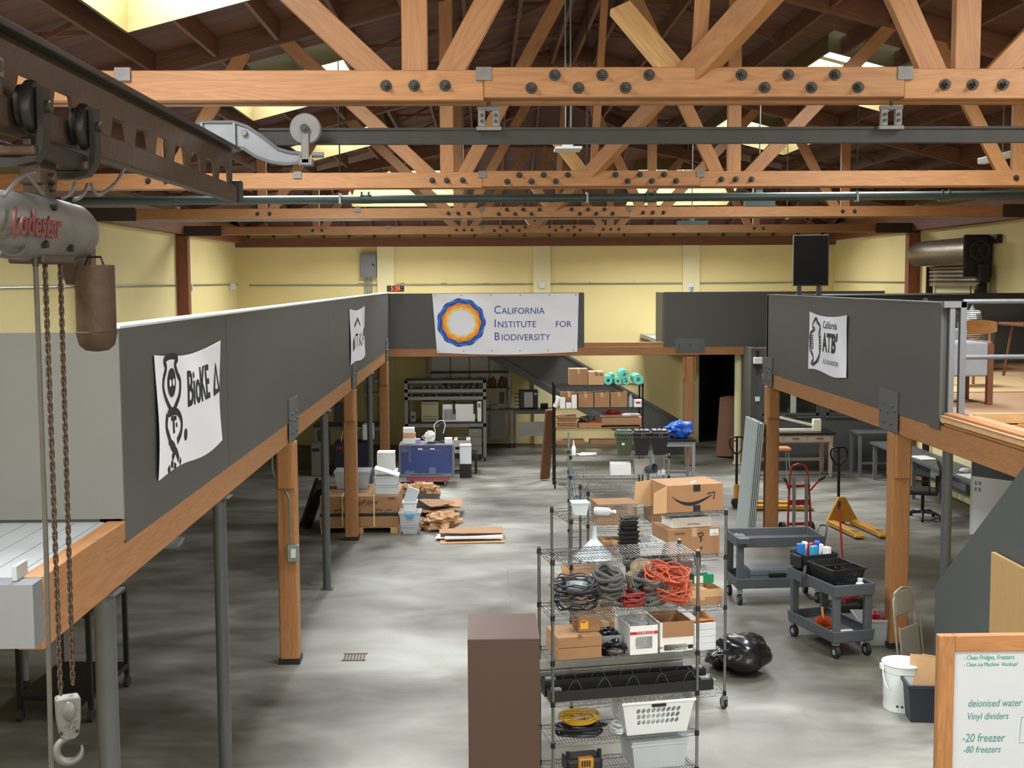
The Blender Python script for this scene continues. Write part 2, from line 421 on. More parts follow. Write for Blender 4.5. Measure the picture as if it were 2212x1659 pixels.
for x in JX:                                      # hip end: joists fall to the back wall
    ys = max(YB - (zr(x) - 5.12) / PITCH, 22.7)
    runs = [(ys, YB - .02)]
    for q in SKY_H:
        if q[0] - .03 < x < q[1] + .03: runs = [(ys, q[2] - .05), (q[3] + .05, YB - .02)]
    for a, c in runs: beam('joist', (x, a, zhip(a) + JH / 2), (x, c, zhip(c) + JH / 2), .042, JH, 'joist_wood', ceil, bevel=0)
BR = {}
for (y0, y1) in bays[1:]:
    ym = (y0 + y1) / 2
    for ym in (y0 + 2.0, y0 + 4.1):
        for i in range(nj - 1):
            xm = (JX[i] + JX[i + 1]) / 2
            if any(s[0] - .4 < xm < s[1] + .4 and s[2] - .3 < ym < s[3] + .3 for s in SKY_L + SKY_R): continue
            if zr(xm) > zhip(ym): continue
            s = 1 if xm < XC else -1
            if abs(xm - XC) < .32: s = 0
            if s not in BR:
                w = JX[1] - JX[0] - .05
                BR[s] = MB()
                for k in (-1, 1):
                    BR[s].cbox((0, k * .03, s * 0), (w * 1.04, .02, .04), Ry(-s * math.atan(PITCH) + k * .22))
                BR[s] = BR[s].mesh('bridging', 'joist_wood')
            o = bpy.data.objects.new('bridging', BR[s]); COL.objects.link(o); o.parent = ceil
            o.matrix_basis = wmat(ceil).inverted() @ T(xm, ym, zr(xm) + JH / 2)
# sheathing boards on the joists
ct, st = math.cos(math.atan(PITCH)), math.sin(math.atan(PITCH))
y = YF; bw = .29
while y < HIP_Y:
    ye = min(y + bw, HIP_Y)
    for side, skys in ((1, SKY_L), (-1, SKY_R)):
        xa, xb = (XL - .3, XC) if side > 0 else (XC, XR + .3)
        segs = [(xa, xb)]
        for s in skys:
            if ye > s[2] - .01 and y < s[3] + .01: segs = [(xa, s[0] - .02), (s[1] + .02, xb)]
        for a, c in segs:
            zz = lambda x: 5.4 + PITCH * (x - XL if side > 0 else XR - x) + JH + .012 + RND.uniform(-.002, .003)
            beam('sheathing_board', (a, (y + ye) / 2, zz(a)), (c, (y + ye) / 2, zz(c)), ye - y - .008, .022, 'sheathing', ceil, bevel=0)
    y += bw
h = JH + .012
apex = (XC, HIP_Y, 5.4 + PITCH * (XC - XL) + h)
def tri(name, pts):
    n = len(pts); vs = [Vector(p) for p in pts] + [Vector(p) + Vector((0, 0, .03)) for p in pts]
    MB().add(vs, [tuple(range(n)), tuple(range(2 * n - 1, n - 1, -1))] + [(i, n + i, n + (i + 1) % n, (i + 1) % n) for i in range(n)]).obj(name, 'sheathing', ceil, local=False)
tri('hip_sheathing', [(XL - .3, HIP_Y, 5.4 - .075 + h), apex, (XL - .3, YB + .3, 5.4 - .075 + h)])
tri('hip_sheathing', [apex, (XR + .3, HIP_Y, 5.4 - .075 + h), (XR + .3, YB + .3, 5.4 - .075 + h)])
def hipx(y): q = max(-.3, (zhip(y) - 5.4) / PITCH); return XL + q, XR - q
rows = [HIP_Y, 24.5, SKY_H[0][2] - .02, SKY_H[0][3] + .02, 29.8, YB + .3]
for ya, yb in zip(rows, rows[1:]):
    la, ra = hipx(ya); lb_, rb2 = hipx(yb); z_a, z_b = zhip(ya) + h, zhip(yb) + h
    if ya == rows[2]:
        e = [la] + [v for q in SKY_H for v in (q[0] - .02, q[1] + .02)] + [ra]; f = [lb_] + e[1:-1] + [rb2]
        for i in (0, 2, 4): tri('hip_sheathing', [(e[i], ya, z_a), (e[i + 1], ya, z_a), (f[i + 1], yb, z_b), (f[i], yb, z_b)])
    else: tri('hip_sheathing', [(la, ya, z_a), (ra + .001, ya, z_a), (rb2, yb, z_b), (lb_, yb, z_b)])
beam('ridge_board', (XC, YF, zr(XC) + .03), (XC, HIP_Y, zr(XC) + .03), .045, .26, 'joist_wood', ceil, bevel=0)
for k in (-1, 1):
    xe = XC + k * (XR - XC)
    beam('hip_rafter', (XC, HIP_Y, zr(XC) + .08), (xe, YB, 5.3), .06, .24, 'joist_wood', ceil, bevel=0)
# skylight wells
mat('alu_white', '#d9dedd', .4, .2, var=0)
for i, (x0, x1, y0, y1) in enumerate(SKY_L + SKY_R):
    s = 1 if x0 < XC else -1
    w = thing('window_%d' % (i + 1), None, None, ((x0 + x1) / 2, (y0 + y1) / 2, zr((x0 + x1) / 2)), kind='structure')
    za, zb = zr(x0), zr(x1); t = .03; hh = .52
    for yy in (y0, y1):                          # sloped end panels
        k = -t if yy == y0 else 0
        MB().prism([(x0, za), (x1, zb), (x1, zb + hh), (x0, za + hh)], yy + k, yy + k + t).obj('well_panel', 'ply_yellow', w, local=False)
    for xx, zz in ((x0, za), (x1, zb)):
        k = -t if xx == x0 else 0
        MB().box(xx + k, xx + k + t, y0 - t, y1 + t, zz, zz + hh).obj('well_panel', 'ply_yellow', w, local=False)
    n = 5
    for j in range(1, n):
        yy = y0 + (y1 - y0) * j / n
        beam('glazing_bar', (x0, yy, za + .43), (x1, yy, zb + .43), .035, .05, 'alu_white', w, bevel=0)
for i, (x0, x1, y0, y1) in enumerate(SKY_H):
    w = thing('window_%d' % (15 + i), None, None, ((x0 + x1) / 2, (y0 + y1) / 2, zhip((y0 + y1) / 2)), kind='structure')
    za, zb = zhip(y0), zhip(y1); t = .03; hh = .52
    for yy, zz in ((y0 - t, za), (y1, zb)): MB().box(x0 - t, x1 + t, yy, yy + t, zz, zz + hh).obj('well_panel', 'ply_yellow', w, local=False)
    for xx in (x0 - t, x1):
        MB().add([(xx + d, yy, zz) for d in (0, t) for yy, zz in ((y0, za), (y1, zb), (y1, zb + hh), (y0, za + hh))], [(0, 1, 2, 3), (7, 6, 5, 4)] + [(k, 4 + k, 4 + (k + 1) % 4, (k + 1) % 4) for k in range(4)]).obj('well_panel', 'ply_yellow', w, local=False)
    for j in range(1, 4): xx = x0 + (x1 - x0) * j / 4; beam('glazing_bar', (xx, y0, za + .43), (xx, y1, zb + .43), .035, .05, 'alu_white', w, bevel=0)
# ------------------------------------------------------------------ trusses
CH = .155                                          # chord depth
ZC = 4.982                                         # underside of the bottom chord
BOLT = MB().cyl((0, 0, 0), (0, -.008, 0), .030, n=16).cyl((0, -.008, 0), (0, -.032, 0), .021, n=4).cyl((0, -.03, 0), (0, -.06, 0), .011, n=8).mesh('bolt', 'bolt_steel', False)
BN = [0]
def bolt(p, parent):
    o = bpy.data.objects.new('bolt', BOLT); COL.objects.link(o); o.parent = parent
    BN[0] += 1
    o.matrix_basis = wmat(parent).inverted() @ T(p) @ Ry(BN[0] * 1.7)
NAMES = {.55: None, 6.65: 'nearest orange timber roof truss spanning above the crane rail',
         12.75: 'second timber roof truss, just beyond the dark crane rail', 18.85: 'third timber roof truss, between the two overhead pipes',
         24.95: 'farthest timber roof truss, last before the back wall'}
TC = 1.115
for Y in TRUSS_Y[1:]:
    t = thing('roof_truss', NAMES[Y], 'truss', (TC, Y, ZC), group='timber roof trusses')
    yf = Y - .06
    m0 = 'fir'
    # doubled bottom chord with the spliced middle
    for x0, x1, dy, dz in ((XL + .05, -.02 + .04, 0, 0), (.02, 2.21, -.012, .012), (2.21, XR - .05, 0, .004)):
        beam('bottom_chord', (x0, Y - .045 + dy, ZC + CH / 2 + dz), (x1, Y - .045 + dy, ZC + CH / 2 + dz), .07, CH, m0, t)
    beam('bottom_chord', (XL + .05, Y + .10, ZC + CH / 2), (XR - .05, Y + .10, ZC + CH / 2), .07, CH, m0, t)
    top = lambda x: min(zr(x), zhip(Y)) - .02
    xs = [XL + .1, XC, XR - .1]
    if zr(XC) > zhip(Y) + .01:
        xh = XL + (zhip(Y) - 5.2) / PITCH
        xs = [XL + .1, xh, XL + XR - xh, XR - .1]
    for a, c in zip(xs, xs[1:]):
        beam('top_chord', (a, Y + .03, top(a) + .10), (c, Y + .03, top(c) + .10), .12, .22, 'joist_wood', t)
    zb = ZC + .02
    for xv in (TC - 1.455, TC + 1.455, TC - 4.37, TC + 4.37):
        beam('web_post', (xv, Y + .025, zb), (xv, Y + .025, top(xv) + .02), .068, .135, m0, t, up=(1, 0, 0))
    for xa, xb in ((TC - 1.56, -1.95), (TC - 1.32, 1.0), (TC + 1.56, 4.15), (TC + 1.32, 1.35), (TC - 4.26, -2.35), (TC + 4.26, 4.6)):
        zt = top(xb) + .02
        beam('web_diagonal', (xa, Y + .025, zb + .05), (xb, Y + .025, zt), .066, .135, m0, t, up=(1, 0, 0))
    # centre braces
    beam('center_brace', (TC - .06, Y + .02, ZC + .12), (TC - .35, Y + .3, ZC + .55), .05, .13, 'fir_pale', t, up=(1, 0, 0))
    beam('center_brace', (TC - .04, Y + .02, ZC + .10), (TC + .62, Y - .55, ZC + .82), .12, .14, 'fir', t, up=(0, 0, 1))
    beam('king_post', (TC + .02, Y - .03, ZC + .12), (TC + .16, Y - .05, top(TC) + .02), .05, .075, m0, t, up=(1, 0, 0))
    # bolts: three at each web node, six and six at the splice
    sc_ = 6.65 / 2700
    for k in (-1, 1):
        for j, dx in enumerate((-.145, 0, .16)):
            bolt((TC + k * 1.455 + dx, Y - .08, ZC + .075), t)
        for j in range(6):
            bolt((TC + k * (.24 + .122 * j), Y - .092, ZC + (.125 if j % 2 == (0 if k < 0 else 0) else .06)), t)
        for dx in (-.06, .12): bolt((TC + k * 4.37 + dx, Y - .08, ZC + .08), t)
    for xx in (.02, 2.21, -1.83):
        MB().box(xx - .04, xx + .04, Y - .10, Y - .06, ZC + CH - .055, ZC + CH + .012).obj('hanger_plate', 'cast_gray', t, local=False)
# columns on the side walls carrying the trusses
for Y in TRUSS_Y[1:]:
    nm = {6.65: 'first', 12.75: 'second', 18.85: 'third', 24.95: 'fourth'}[Y]
    for s, x in ((1, XL), (-1, XR)):
        p = thing('wall_column', '%s dark red timber column from the camera on the %s yellow wall' % (nm, 'left' if s > 0 else 'right'), 'column', (x + s * .1, Y, 0), group='timber wall columns')
        beam('post', (x + s * .115, Y, 0), (x + s * .115, Y, ZC + .1), .22, .23, 'fir_dark', p, up=(1, 0, 0))
        MB().box(min(x + s * .01, x + s * .9), max(x + s * .01, x + s * .9), Y - .13, Y - .09, ZC - .02, ZC + CH + .02).obj('steel_strap', mat('strap_dark', '#33291f', .7, var=.2), p, local=False)
# conduit along the walls
for Yc, pts in ((0, [(XL + .03, 12, 4.0), (XL + .03, 30.9, 4.0)]), (1, [(XL + .3, YB - .03, 3.97), (XR - .2, YB - .03, 3.97)]), (2, [(XR - .03, 25.2, 3.98), (XR - .03, 30.8, 3.98)])):
    b = MB().tube(pts, .014, 6)
    tag(b.obj('wall_conduit', 'galv'), ['thin metal conduit running along the left yellow wall', 'thin metal conduit running across the back yellow wall', 'thin metal conduit on the right yellow wall near the corner'][Yc], 'conduit', 'wall conduits')
for px, py in ((409, 622), (1171, 616), (1492, 618), (502, 618)):
    c = at(px, py, Y=YB - .12) if px > 505 else at(px, py, X=XL + .08)
    w = .07
    MB().box(c.x - w, c.x + w, c.y - .035, c.y + .035, c.z - w, c.z + w).obj('junction_box', 'white_cap', wb if px > 505 else wl, local=False, bevel=.01)
# ------------------------------------------------------------------ mezzanines
BX = -2.0
DZ = 2.72                                          # deck level
GT, GB = 3.80, 2.60                                # guard panel top and bottom
YN, YC = 6.95, 27.0
lb = thing('wall_left_balcony', None, None, (BX, YN, GB), kind='structure')
j1, j2 = at(490, 800, X=BX).y, at(711, 720, X=BX).y
for a, c in ((YN, j1 - .006), (j1 + .006, j2 - .004), (j2 + .004, 20.3), (20.31, YC - .02)):
    MB().box(BX - .02, BX, a, c, GB, GT).obj('plywood_sheet', 'gray_paint', lb, local=False)
MB().box(BX - .14, BX - .02, YN, YC, DZ, GT - .02).obj('stud_wall', 'gray_paint', lb, local=False)
MB().box(BX - .15, BX + .008, YN - .02, YC, GT, GT + .014).obj('cap_rail', 'white_cap', lb, local=False)
MB().box(XL, BX, YN - .02, YN, DZ + .02, GT - .02).obj('end_panel', mat('gray_pale', '#64645f', .5, var=.06, scale=3, bump=.08, bscale=12), lb, local=False)  # guard grey made paler, standing in for the light falling on this end
MB().box(XL, BX - .02, YN, YN + .1, DZ, GT - .03).obj('stud_wall', 'gray_paint', lb, local=False)
struct('floor_left_balcony', MB().box(XL, BX - .12, YN, YC + .1, DZ - .09, DZ), 'gray_deck')
fj = thing('floor_loading_deck', None, None, (BX - 1.5, 6.3, DZ - .05), kind='structure')
for i in range(30):
    x1 = BX - .01 - i * .133
    MB().box(x1 - .128, x1, 5.64, YN - .02, DZ - .035, DZ).obj('deck_plank', 'gray_deck', fj, local=False)
MB().box(XL, BX, 5.5, 5.62, DZ - .29, DZ - .002).obj('steel_fascia', 'gray_steel', fj, local=False)
c = at(60, 1238, z=DZ + .03)
g = MB().box(c.x - .06, BX - .09, 5.56, 5.70, DZ, DZ + .07)
tag(g.obj('deck_block', 'gray_deck', bevel=.004), 'pale grey wooden block at the corner of the loading deck edge', 'block')
bb = thing('balcony_beam', 'long orange timber beam under the left grey balcony wall', 'beam', (BX, 16, GB - .22))
beam('beam_length', (BX - .07, 5.64, GB - .10), (BX - .07, YC, GB - .10), .12, .235, 'fir', bb)
beam('rim_joist', (BX - .05, 5.64, GB + .07), (BX - .05, YN, GB + .07), .10, .11, 'fir', bb)
BZ = GB - .22
mat('plate_gray', '#5f6163', .5, .3, var=.06)
def cap_post(x, y, label, px=None, axis='Y', base=True, w=.2):
    p = thing('timber_post', label, 'post', (x, y, 0), group='orange timber posts')
    beam('shaft', (x, y, .005), (x, y, BZ), w, w, 'fir', p, up=(1, 0, 0), bevel=.012)
    if axis == 'Y': MB().prism([(y - .20, BZ), (y + .20, BZ), (y + .20, BZ - .42), (y + .12, BZ - .54), (y - .12, BZ - .54), (y - .20, BZ - .42)], -.055, .055, T(x, 0, 0) @ Rz(math.pi / 2) @ Matrix.Scale(1, 4)).obj('corbel', 'fir', p, local=False) if False else None
    for k in (-1, 1):
        if axis == 'Y': q = [(x, y + k * (w / 2 + .03), BZ - .5), (x, y + k * (w / 2 + .03), BZ)]
        else: q = [(x + k * (w / 2 + .03), y, BZ - .5), (x + k * (w / 2 + .03), y, BZ)]
        beam('corbel', q[0], q[1], .06 if axis == 'Y' else w - .02, w - .02 if axis == 'Y' else .06, 'fir', p, up=(1, 0, 0), bevel=.02)
    if base: MB().box(x - w / 2 - .012, x + w / 2 + .012, y - w / 2 - .012, y + w / 2 + .012, 0, .06).obj('base_shoe', 'dark_steel', p, local=False)
    return p
def strap(x, y, side, label, parent):
    g = thing('steel_plate', label, 'plate', (x, y, GB - .2), group='bolted steel plates')
    MB().box(min(x, x + side * .012), max(x, x + side * .012), y - .30, y + .30, GB - .2, GB + .24).obj('plate', 'plate_gray', g, local=False)
    for dy, dz in ((-.15, .08), (.12, .08), (0, .0), (-.13, -.12), (.13, -.12), (-.24, .03), (.24, .0)):
        MB().cyl((x + side * .012, y + dy, GB + dz), (x + side * .03, y + dy, GB + dz), .016, n=8).obj('bolt', 'pipe_gray', g, local=False)
PB = ['left-side timber post nearest the camera, with conduit and grey switch box', 'left-side timber post standing in front of the big cardboard carton', 'left-side timber post at the far inner corner of the balcony']
for i, y in enumerate((13.15, 19.5, 26.3)):
    cap_post(BX - .07, y, PB[i])
    strap(BX + .004, y, 1, ['grey bolted steel plate above the left post nearest the camera', 'grey bolted steel plate above the middle left post', 'grey bolted steel plate at the far left balcony corner'][i], None)
PC = ['thick grey pipe column at the left, under the loading deck corner', 'grey pipe column between the thick corner column and the nearest left post', 'grey pipe column just right of the nearest left post', 'farthest grey pipe column under the left balcony']
for i, (y, r) in enumerate(((6.75, .058), (9.75, .052), (16.3, .052), (22.9, .052))):
    p = thing('pipe_column', PC[i], 'column', (BX - .07, y, 0), group='grey pipe columns')
    MB().cyl((BX - .07, y, .012), (BX - .07, y, BZ - .012), r, n=24).obj('shaft', 'pipe_gray', p, local=False, smooth=True)
    MB().box(BX - .16, BX + .02, y - .09, y + .09, BZ - .012, BZ - .001).obj('cap_plate', 'pipe_gray', p, local=False)
    MB().box(BX - .15, BX + .01, y - .08, y + .08, 0, .012).obj('base_plate', 'pipe_gray', p, local=False)
# switch box and conduit on the nearest left post
sb = thing('switch_box', 'grey switch box with bent conduit on the nearest left post', 'switch', (BX, 13.01, 1.0))
c = at(634, 1207, X=BX + .05)
MB().box(BX - .06, BX + .06, 13.05 - .075, 13.05 - .014, c.z - .1, c.z + .08).obj('box', 'galv', sb, local=False, bevel=.008)
MB().box(BX - .02, BX + .03, 13.05 - .09, 13.05 - .075, c.z - .05, c.z + .04).obj('switch_lever', 'white_cap', sb, local=False)
MB().tube(curve_pts([(BX - .03, 13.02, c.z + .08), (BX - .03, 13.02, 1.7), (BX - .06, 13.02, 1.85), (BX - .19, 13.02, 2.05), (BX - .19, 13.02, 2.36)]), .011, 6).obj('conduit', 'galv', sb, local=False, smooth=True)
# back balcony
bk = thing('wall_back_balcony', None, None, (2, YC, GB), kind='structure')
YK = 27.0
c0, c1 = at(848, 700, Y=YK).x, at(1262, 700, Y=YK).x
c2, c3 = at(1434, 700, Y=YK).x, XR
MB().box(BX - .02, c1 - .0, YK, YK + .02, GB, GT - .01).obj('plywood_sheet', 'gray_paint', bk, local=False)
MB().box(BX, c1 - .05, YK + .02, YK + .12, DZ, GT - .03).obj('stud_wall', 'gray_paint', bk, local=False)
MB().box(c2, c3, YK, YK + .02, GB, GT - .01).obj('plywood_sheet', 'gray_paint', bk, local=False)
MB().box(c2, c3, YK + .02, YK + .12, DZ, GT - .03).obj('stud_wall', 'gray_paint', bk, local=False)
MB().box(c2 - .01, c2 + .03, YK + .12, YK + 1.2, GB, GT - .02).obj('return_panel', 'gray_paint', bk, local=False)
bm_ = thing('balcony_beam', 'orange timber beam across the back under the wide white banner', 'beam', (2, YK, BZ))
beam('beam_length', (BX - .02, YK + .06, GB - .08), (XR, YK + .06, GB - .08), .11, .19, 'fir', bm_)
beam('raised_joist', (c1 - .02, YK + .05, GB + .06), (c2, YK + .05, GB + .06), .08, .10, 'fir', bm_)
fb = struct('floor_back_balcony', MB().box(XL, c1 - .2, YK + .12, YB, DZ - .09, DZ).box(c2, XR, YK + .12, YB, DZ - .09, DZ), 'gray_deck')
px = at(1490, 800, Y=YK).x
cap_post(px, YK + .07, 'timber post at the back, beside the dark doorway and blue bag', axis='X', base=False, w=.17)
g = thing('steel_plate', 'wide grey bolted steel plate on the back balcony beam above its post', 'plate', (px, YK, GB - .1), group='bolted steel plates')
MB().box(px - .32, px + .32, YK - .014, YK - .002, GB - .12, GB + .18).obj('plate', 'plate_gray', g, local=False)
for dx, dz in ((-.24, .06), (0, .05), (.2, .06), (.26, .0), (-.22, -.06), (.2, -.06)):
    MB().cyl((px + dx, YK - .014, GB + dz), (px + dx, YK - .03, GB + dz), .018, n=8).obj('bolt', 'pipe_gray', g, local=False)
# right mezzanine
RX = 4.45
RY0, RY1 = 12.0, 19.35
rb = thing('wall_right_balcony', None, None, (RX, 15, GB), kind='structure')
js = at(2010, 800, X=RX).y
MB().box(RX, RX + .02, js + .004, RY1, GB, GT).obj('plywood_sheet', 'gray_paint', rb, local=False)
MB().box(RX - .006, RX + .02, RY0, js - .004, GB - .02, GT).obj('plywood_sheet', 'gray_paint', rb, local=False)
MB().box(RX + .02, RX + .12, RY0 + .02, RY1, DZ, GT - .02).obj('stud_wall', 'gray_paint', rb, local=False)
MB().box(RX, RX + .02, RY1 - .02, RY1 + .06, GB, GT).obj('end_trim', 'gray_paint', rb, local=False)
MB().box(RX - .01, RX + .14, RY0, RY1 + .05, GT, GT + .02).obj('cap_rail', 'gray_paint', rb, local=False)
rbm = thing('balcony_beam', 'orange timber beam under the right grey balcony wall, grain swirls at its near end', 'beam', (RX, 14, BZ))
beam('beam_length', (RX + .08, 7.0, GB - .10), (RX + .08, RY1 + .1, GB - .10), .13, .235, 'fir', rbm)
beam('beam_upper', (RX + .09, 7.0, GB + .085), (RX + .09, RY0 - .02, GB + .085), .11, .13, 'fir', rbm)
struct('floor_right_balcony', MB().box(RX + .14, XR, RY0 - .1, RY1, DZ - .07, DZ), 'deck_wood')
struct('wall_right_balcony_end', MB().box(RX, XR, RY1 + .0, RY1 + .1, GB, GT), 'gray_paint')
lg = thing('floor_stair_landing', None, None, (RX + .3, 10, DZ - .1), kind='structure')
MB().box(RX, RX + .34, 7.0, RY0 - .02, DZ - .055, DZ - .018).obj('plywood_edge', 'plywood', lg, local=False)
MB().box(RX - .005, RX + .34, 7.0, RY0 - .02, DZ - .016, DZ + .004).obj('deck_tread', 'deck_wood', lg, local=False)
beam('curb', (RX + .3, RY0 - .1, DZ - .02), (XR, RY0 - .1, DZ - .02), .04, .1, 'fir_pale', lg)
MB().box(RX + .34, XR, RY0 - .18, RY0 - .13, 2.46, DZ - .08).obj('riser_board', 'board_orange', lg, local=False)
cap_post(RX + .1, 13.45, 'right-side timber post nearest the camera, beside the white pail')
cap_post(RX + .1, 19.45, 'right-side timber post with grey boards leaning against it')
strap(RX - .004, 13.5, -1, 'grey bolted steel plate above the nearest right post', None)
strap(RX - .004, 19.3, -1, 'grey bolted steel plate at the far end of the right balcony', None)
for i, (x, y) in enumerate(((RX + .07, 11.95),)):
    p = thing('pipe_column', 'grey pipe column at the right, beside the stair wall', 'column', (x, y, 0), group='grey pipe columns')
    MB().cyl((x, y, .012), (x, y, BZ - .004), .05, n=24).obj('shaft', 'pipe_gray', p, local=False, smooth=True)
    MB().box(x - .08, x + .08, y - .08, y + .08, 0, .012).obj('base_plate', 'pipe_gray', p, local=False)
# stair guard wall rising towards the camera at the right
sg = thing('wall_stair', None, None, (RX, 9, 0), kind='structure')
ya, yb_ = 11.85, 8.3
sl = 1.37 / 1.8
poly = [(ya, 0), (ya, 1.08), (yb_, 1.08 + (ya - yb_) * sl), (yb_, 0)]
MB().add([(RX - .06, y, z) for y, z in poly] + [(RX + .04, y, z) for y, z in poly], [(0, 1, 2, 3), (7, 6, 5, 4)] + [(i, 4 + i, 4 + (i + 1) % 4, (i + 1) % 4) for i in range(4)]).obj('guard_panel', mat('gray_dark', '#4e5352', .55, var=.06), sg, local=False)
# ------------------------------------------------------------------ bridge crane
XG = -1.25
mat('lead_red', '#6a3431', .6, var=.3, scale=40)
cr = thing('crane_girder', 'dark steel crane girder with scalloped web, running in from the upper left', 'crane', (XG, 4, 4.45))
MB().box(XG - .05, XG + .05, 1.3, 6.36, 4.70, 4.722).obj('top_flange', 'dark_steel', cr, local=False, bevel=.004)
b = MB().box(XG - .006, XG + .006, 1.3, 6.36, 4.615, 4.70)
P = .29
for i in range(17):
    y = 6.36 - .05 - i * P
    q = [(y - .10, 4.615), (y + .05, 4.615), (y + .012, 4.535), (y - .062, 4.535)] if i else [(y - .06, 4.615), (y + .05, 4.615), (y + .05, 4.535), (y - .03, 4.535)]
    b.add([(XG - .006, a, z) for a, z in q] + [(XG + .006, a, z) for a, z in q], [(0, 1, 2, 3), (7, 6, 5, 4)] + [(k, 4 + k, 4 + (k + 1) % 4, (k + 1) % 4) for k in range(4)])
b.obj('web_plate', 'rust_steel', cr, local=False)
MB().box(XG - .028, XG + .028, 1.3, 6.42, 4.452, 4.535).obj('lower_rail', 'rust_steel', cr, local=False, bevel=.008)
MB().box(XG - .02, XG + .045, 6.36, 6.44, 4.45, 4.56).obj('end_stop', 'dark_steel', cr, local=False, bevel=.006)
for yy, ch in ((3.24, '0'), (3.33, 'B')):
    g = MB().box(XG + .007, XG + .009, yy - .017, yy + .017, 4.585, 4.635).obj('stencil_tag', 'cast_gray', cr, local=False)
    text(ch, .042, 'rust_steel', cr, T(XG + .0095, yy, 4.61) @ Rz(math.pi / 2) @ Rx(math.pi / 2), local=False)
# end truck with grooved wheel
et = thing('end_truck', 'silver cast end truck arm with grooved wheel on the crane rail', 'truck', (-1.1, 6.5, 4.6))
poly = [at(x, y, Y=6.48) for x, y in ((422, 270), (440, 264), (505, 264), (535, 274), (568, 296), (600, 322), (630, 330), (650, 331), (650, 352), (615, 355), (585, 350), (552, 338), (528, 322), (508, 317), (422, 322))]
MB().prism([(p.x, p.z) for p in poly], 6.475, 6.487).obj('arm_web', 'silver_paint', et, local=False)
rim = [(p.x, p.z) for p in poly]
b = MB()
for i in range(len(rim) - 1):
    a, c = rim[i], rim[i + 1]
    b.tube([(a[0], 6.47, a[1]), (c[0], 6.47, c[1])], .0085, 6)
b.obj('arm_rim', 'silver_paint', et, local=False)
for xx in (437, 507):
    p = at(xx, 290, Y=6.47); MB().box(p.x - .006, p.x + .006, 6.45, 6.475, p.z - .055, p.z + .055).obj('rib', 'silver_paint', et, local=False)
p = at(526, 286, Y=6.45); MB().cyl((p.x, 6.475, p.z), (p.x, 6.45, p.z), .017, n=6).obj('nut', 'cast_gray', et, local=False)
p = at(660, 279, Y=6.46)
MB().lathe([(.02, -.02), (.075, -.02), (.08, -.014), (.068, -.006), (.068, .006), (.08, .014), (.075, .02), (.02, .02)], 32, T(p.x, 6.46, p.z) @ Rx(math.pi / 2)).obj('grooved_wheel', 'cast_gray', et, local=False, smooth=True)
MB().cyl((p.x, 6.45, p.z), (p.x, 6.415, p.z), .022, n=16).cyl((p.x, 6.42, p.z), (p.x, 6.405, p.z), .011, n=6).obj('axle', 'bolt_steel', et, local=False)
MB().box(p.x - .02, p.x + .02, 6.425, 6.435, p.z - .175, p.z + .012).box(p.x - .035, p.x + .035, 6.425, 6.50, p.z - .185, p.z - .15).obj('wheel_yoke', 'cast_gray', et, local=False, bevel=.004)
MB().cyl((p.x + .03, 6.46, p.z - .13), (p.x + .09, 6.46, p.z - .13), .014, n=8).obj('bumper', 'cast_gray', et, local=False)
# runway rail under the nearest truss
rl = thing('crane_rail', 'long dark steel crane rail hung below the nearest truss', 'rail', (3, 6.66, 4.77))
x0 = at(560, 290, Y=6.66).x
MB().box(x0, XR, 6.655, 6.667, 4.785, 4.842).box(x0, XR, 6.628, 6.694, 4.768, 4.785).box(x0, XR, 6.642, 6.68, 4.84, 4.852).obj('rail_section', 'rail_steel', rl, local=False)
for k, xx in enumerate((1056, 1927)):
    px = at(xx, 260, Y=6.6).x
    h = thing('rail_hanger', ['cast hanger clamping the crane rail left of centre', 'cast hanger clamping the crane rail at the right'][k], 'hanger', (px, 6.62, 4.84), group='crane rail hangers')
    MB().cyl((px, 6.62, 4.93), (px, 6.62, 4.98), .009, n=8).obj('hanger_rod', 'bolt_steel', h, local=False)
    MB().cyl((px - .06, 6.62, 4.945), (px + .06, 6.62, 4.945), .013, n=8).obj('top_bar', 'cast_gray', h, local=False)
    for sgn in (-1, 1):
        MB().box(px + sgn * .038 - .019, px + sgn * .038 + .019, 6.605, 6.635, 4.85, 4.94).obj('side_plate', 'cast_gray', h, local=False, bevel=.006)
        for dz in (.03, .06): MB().cyl((px + sgn * .036, 6.606, 4.85 + dz), (px + sgn * .036, 6.594, 4.85 + dz), .009, n=6).obj('bolt', 'bolt_steel', h, local=False)
    MB().box(px - .066, px + .066, 6.6, 6.70, 4.832, 4.853).obj('rail_clip', 'cast_gray', h, local=False, bevel=.004)
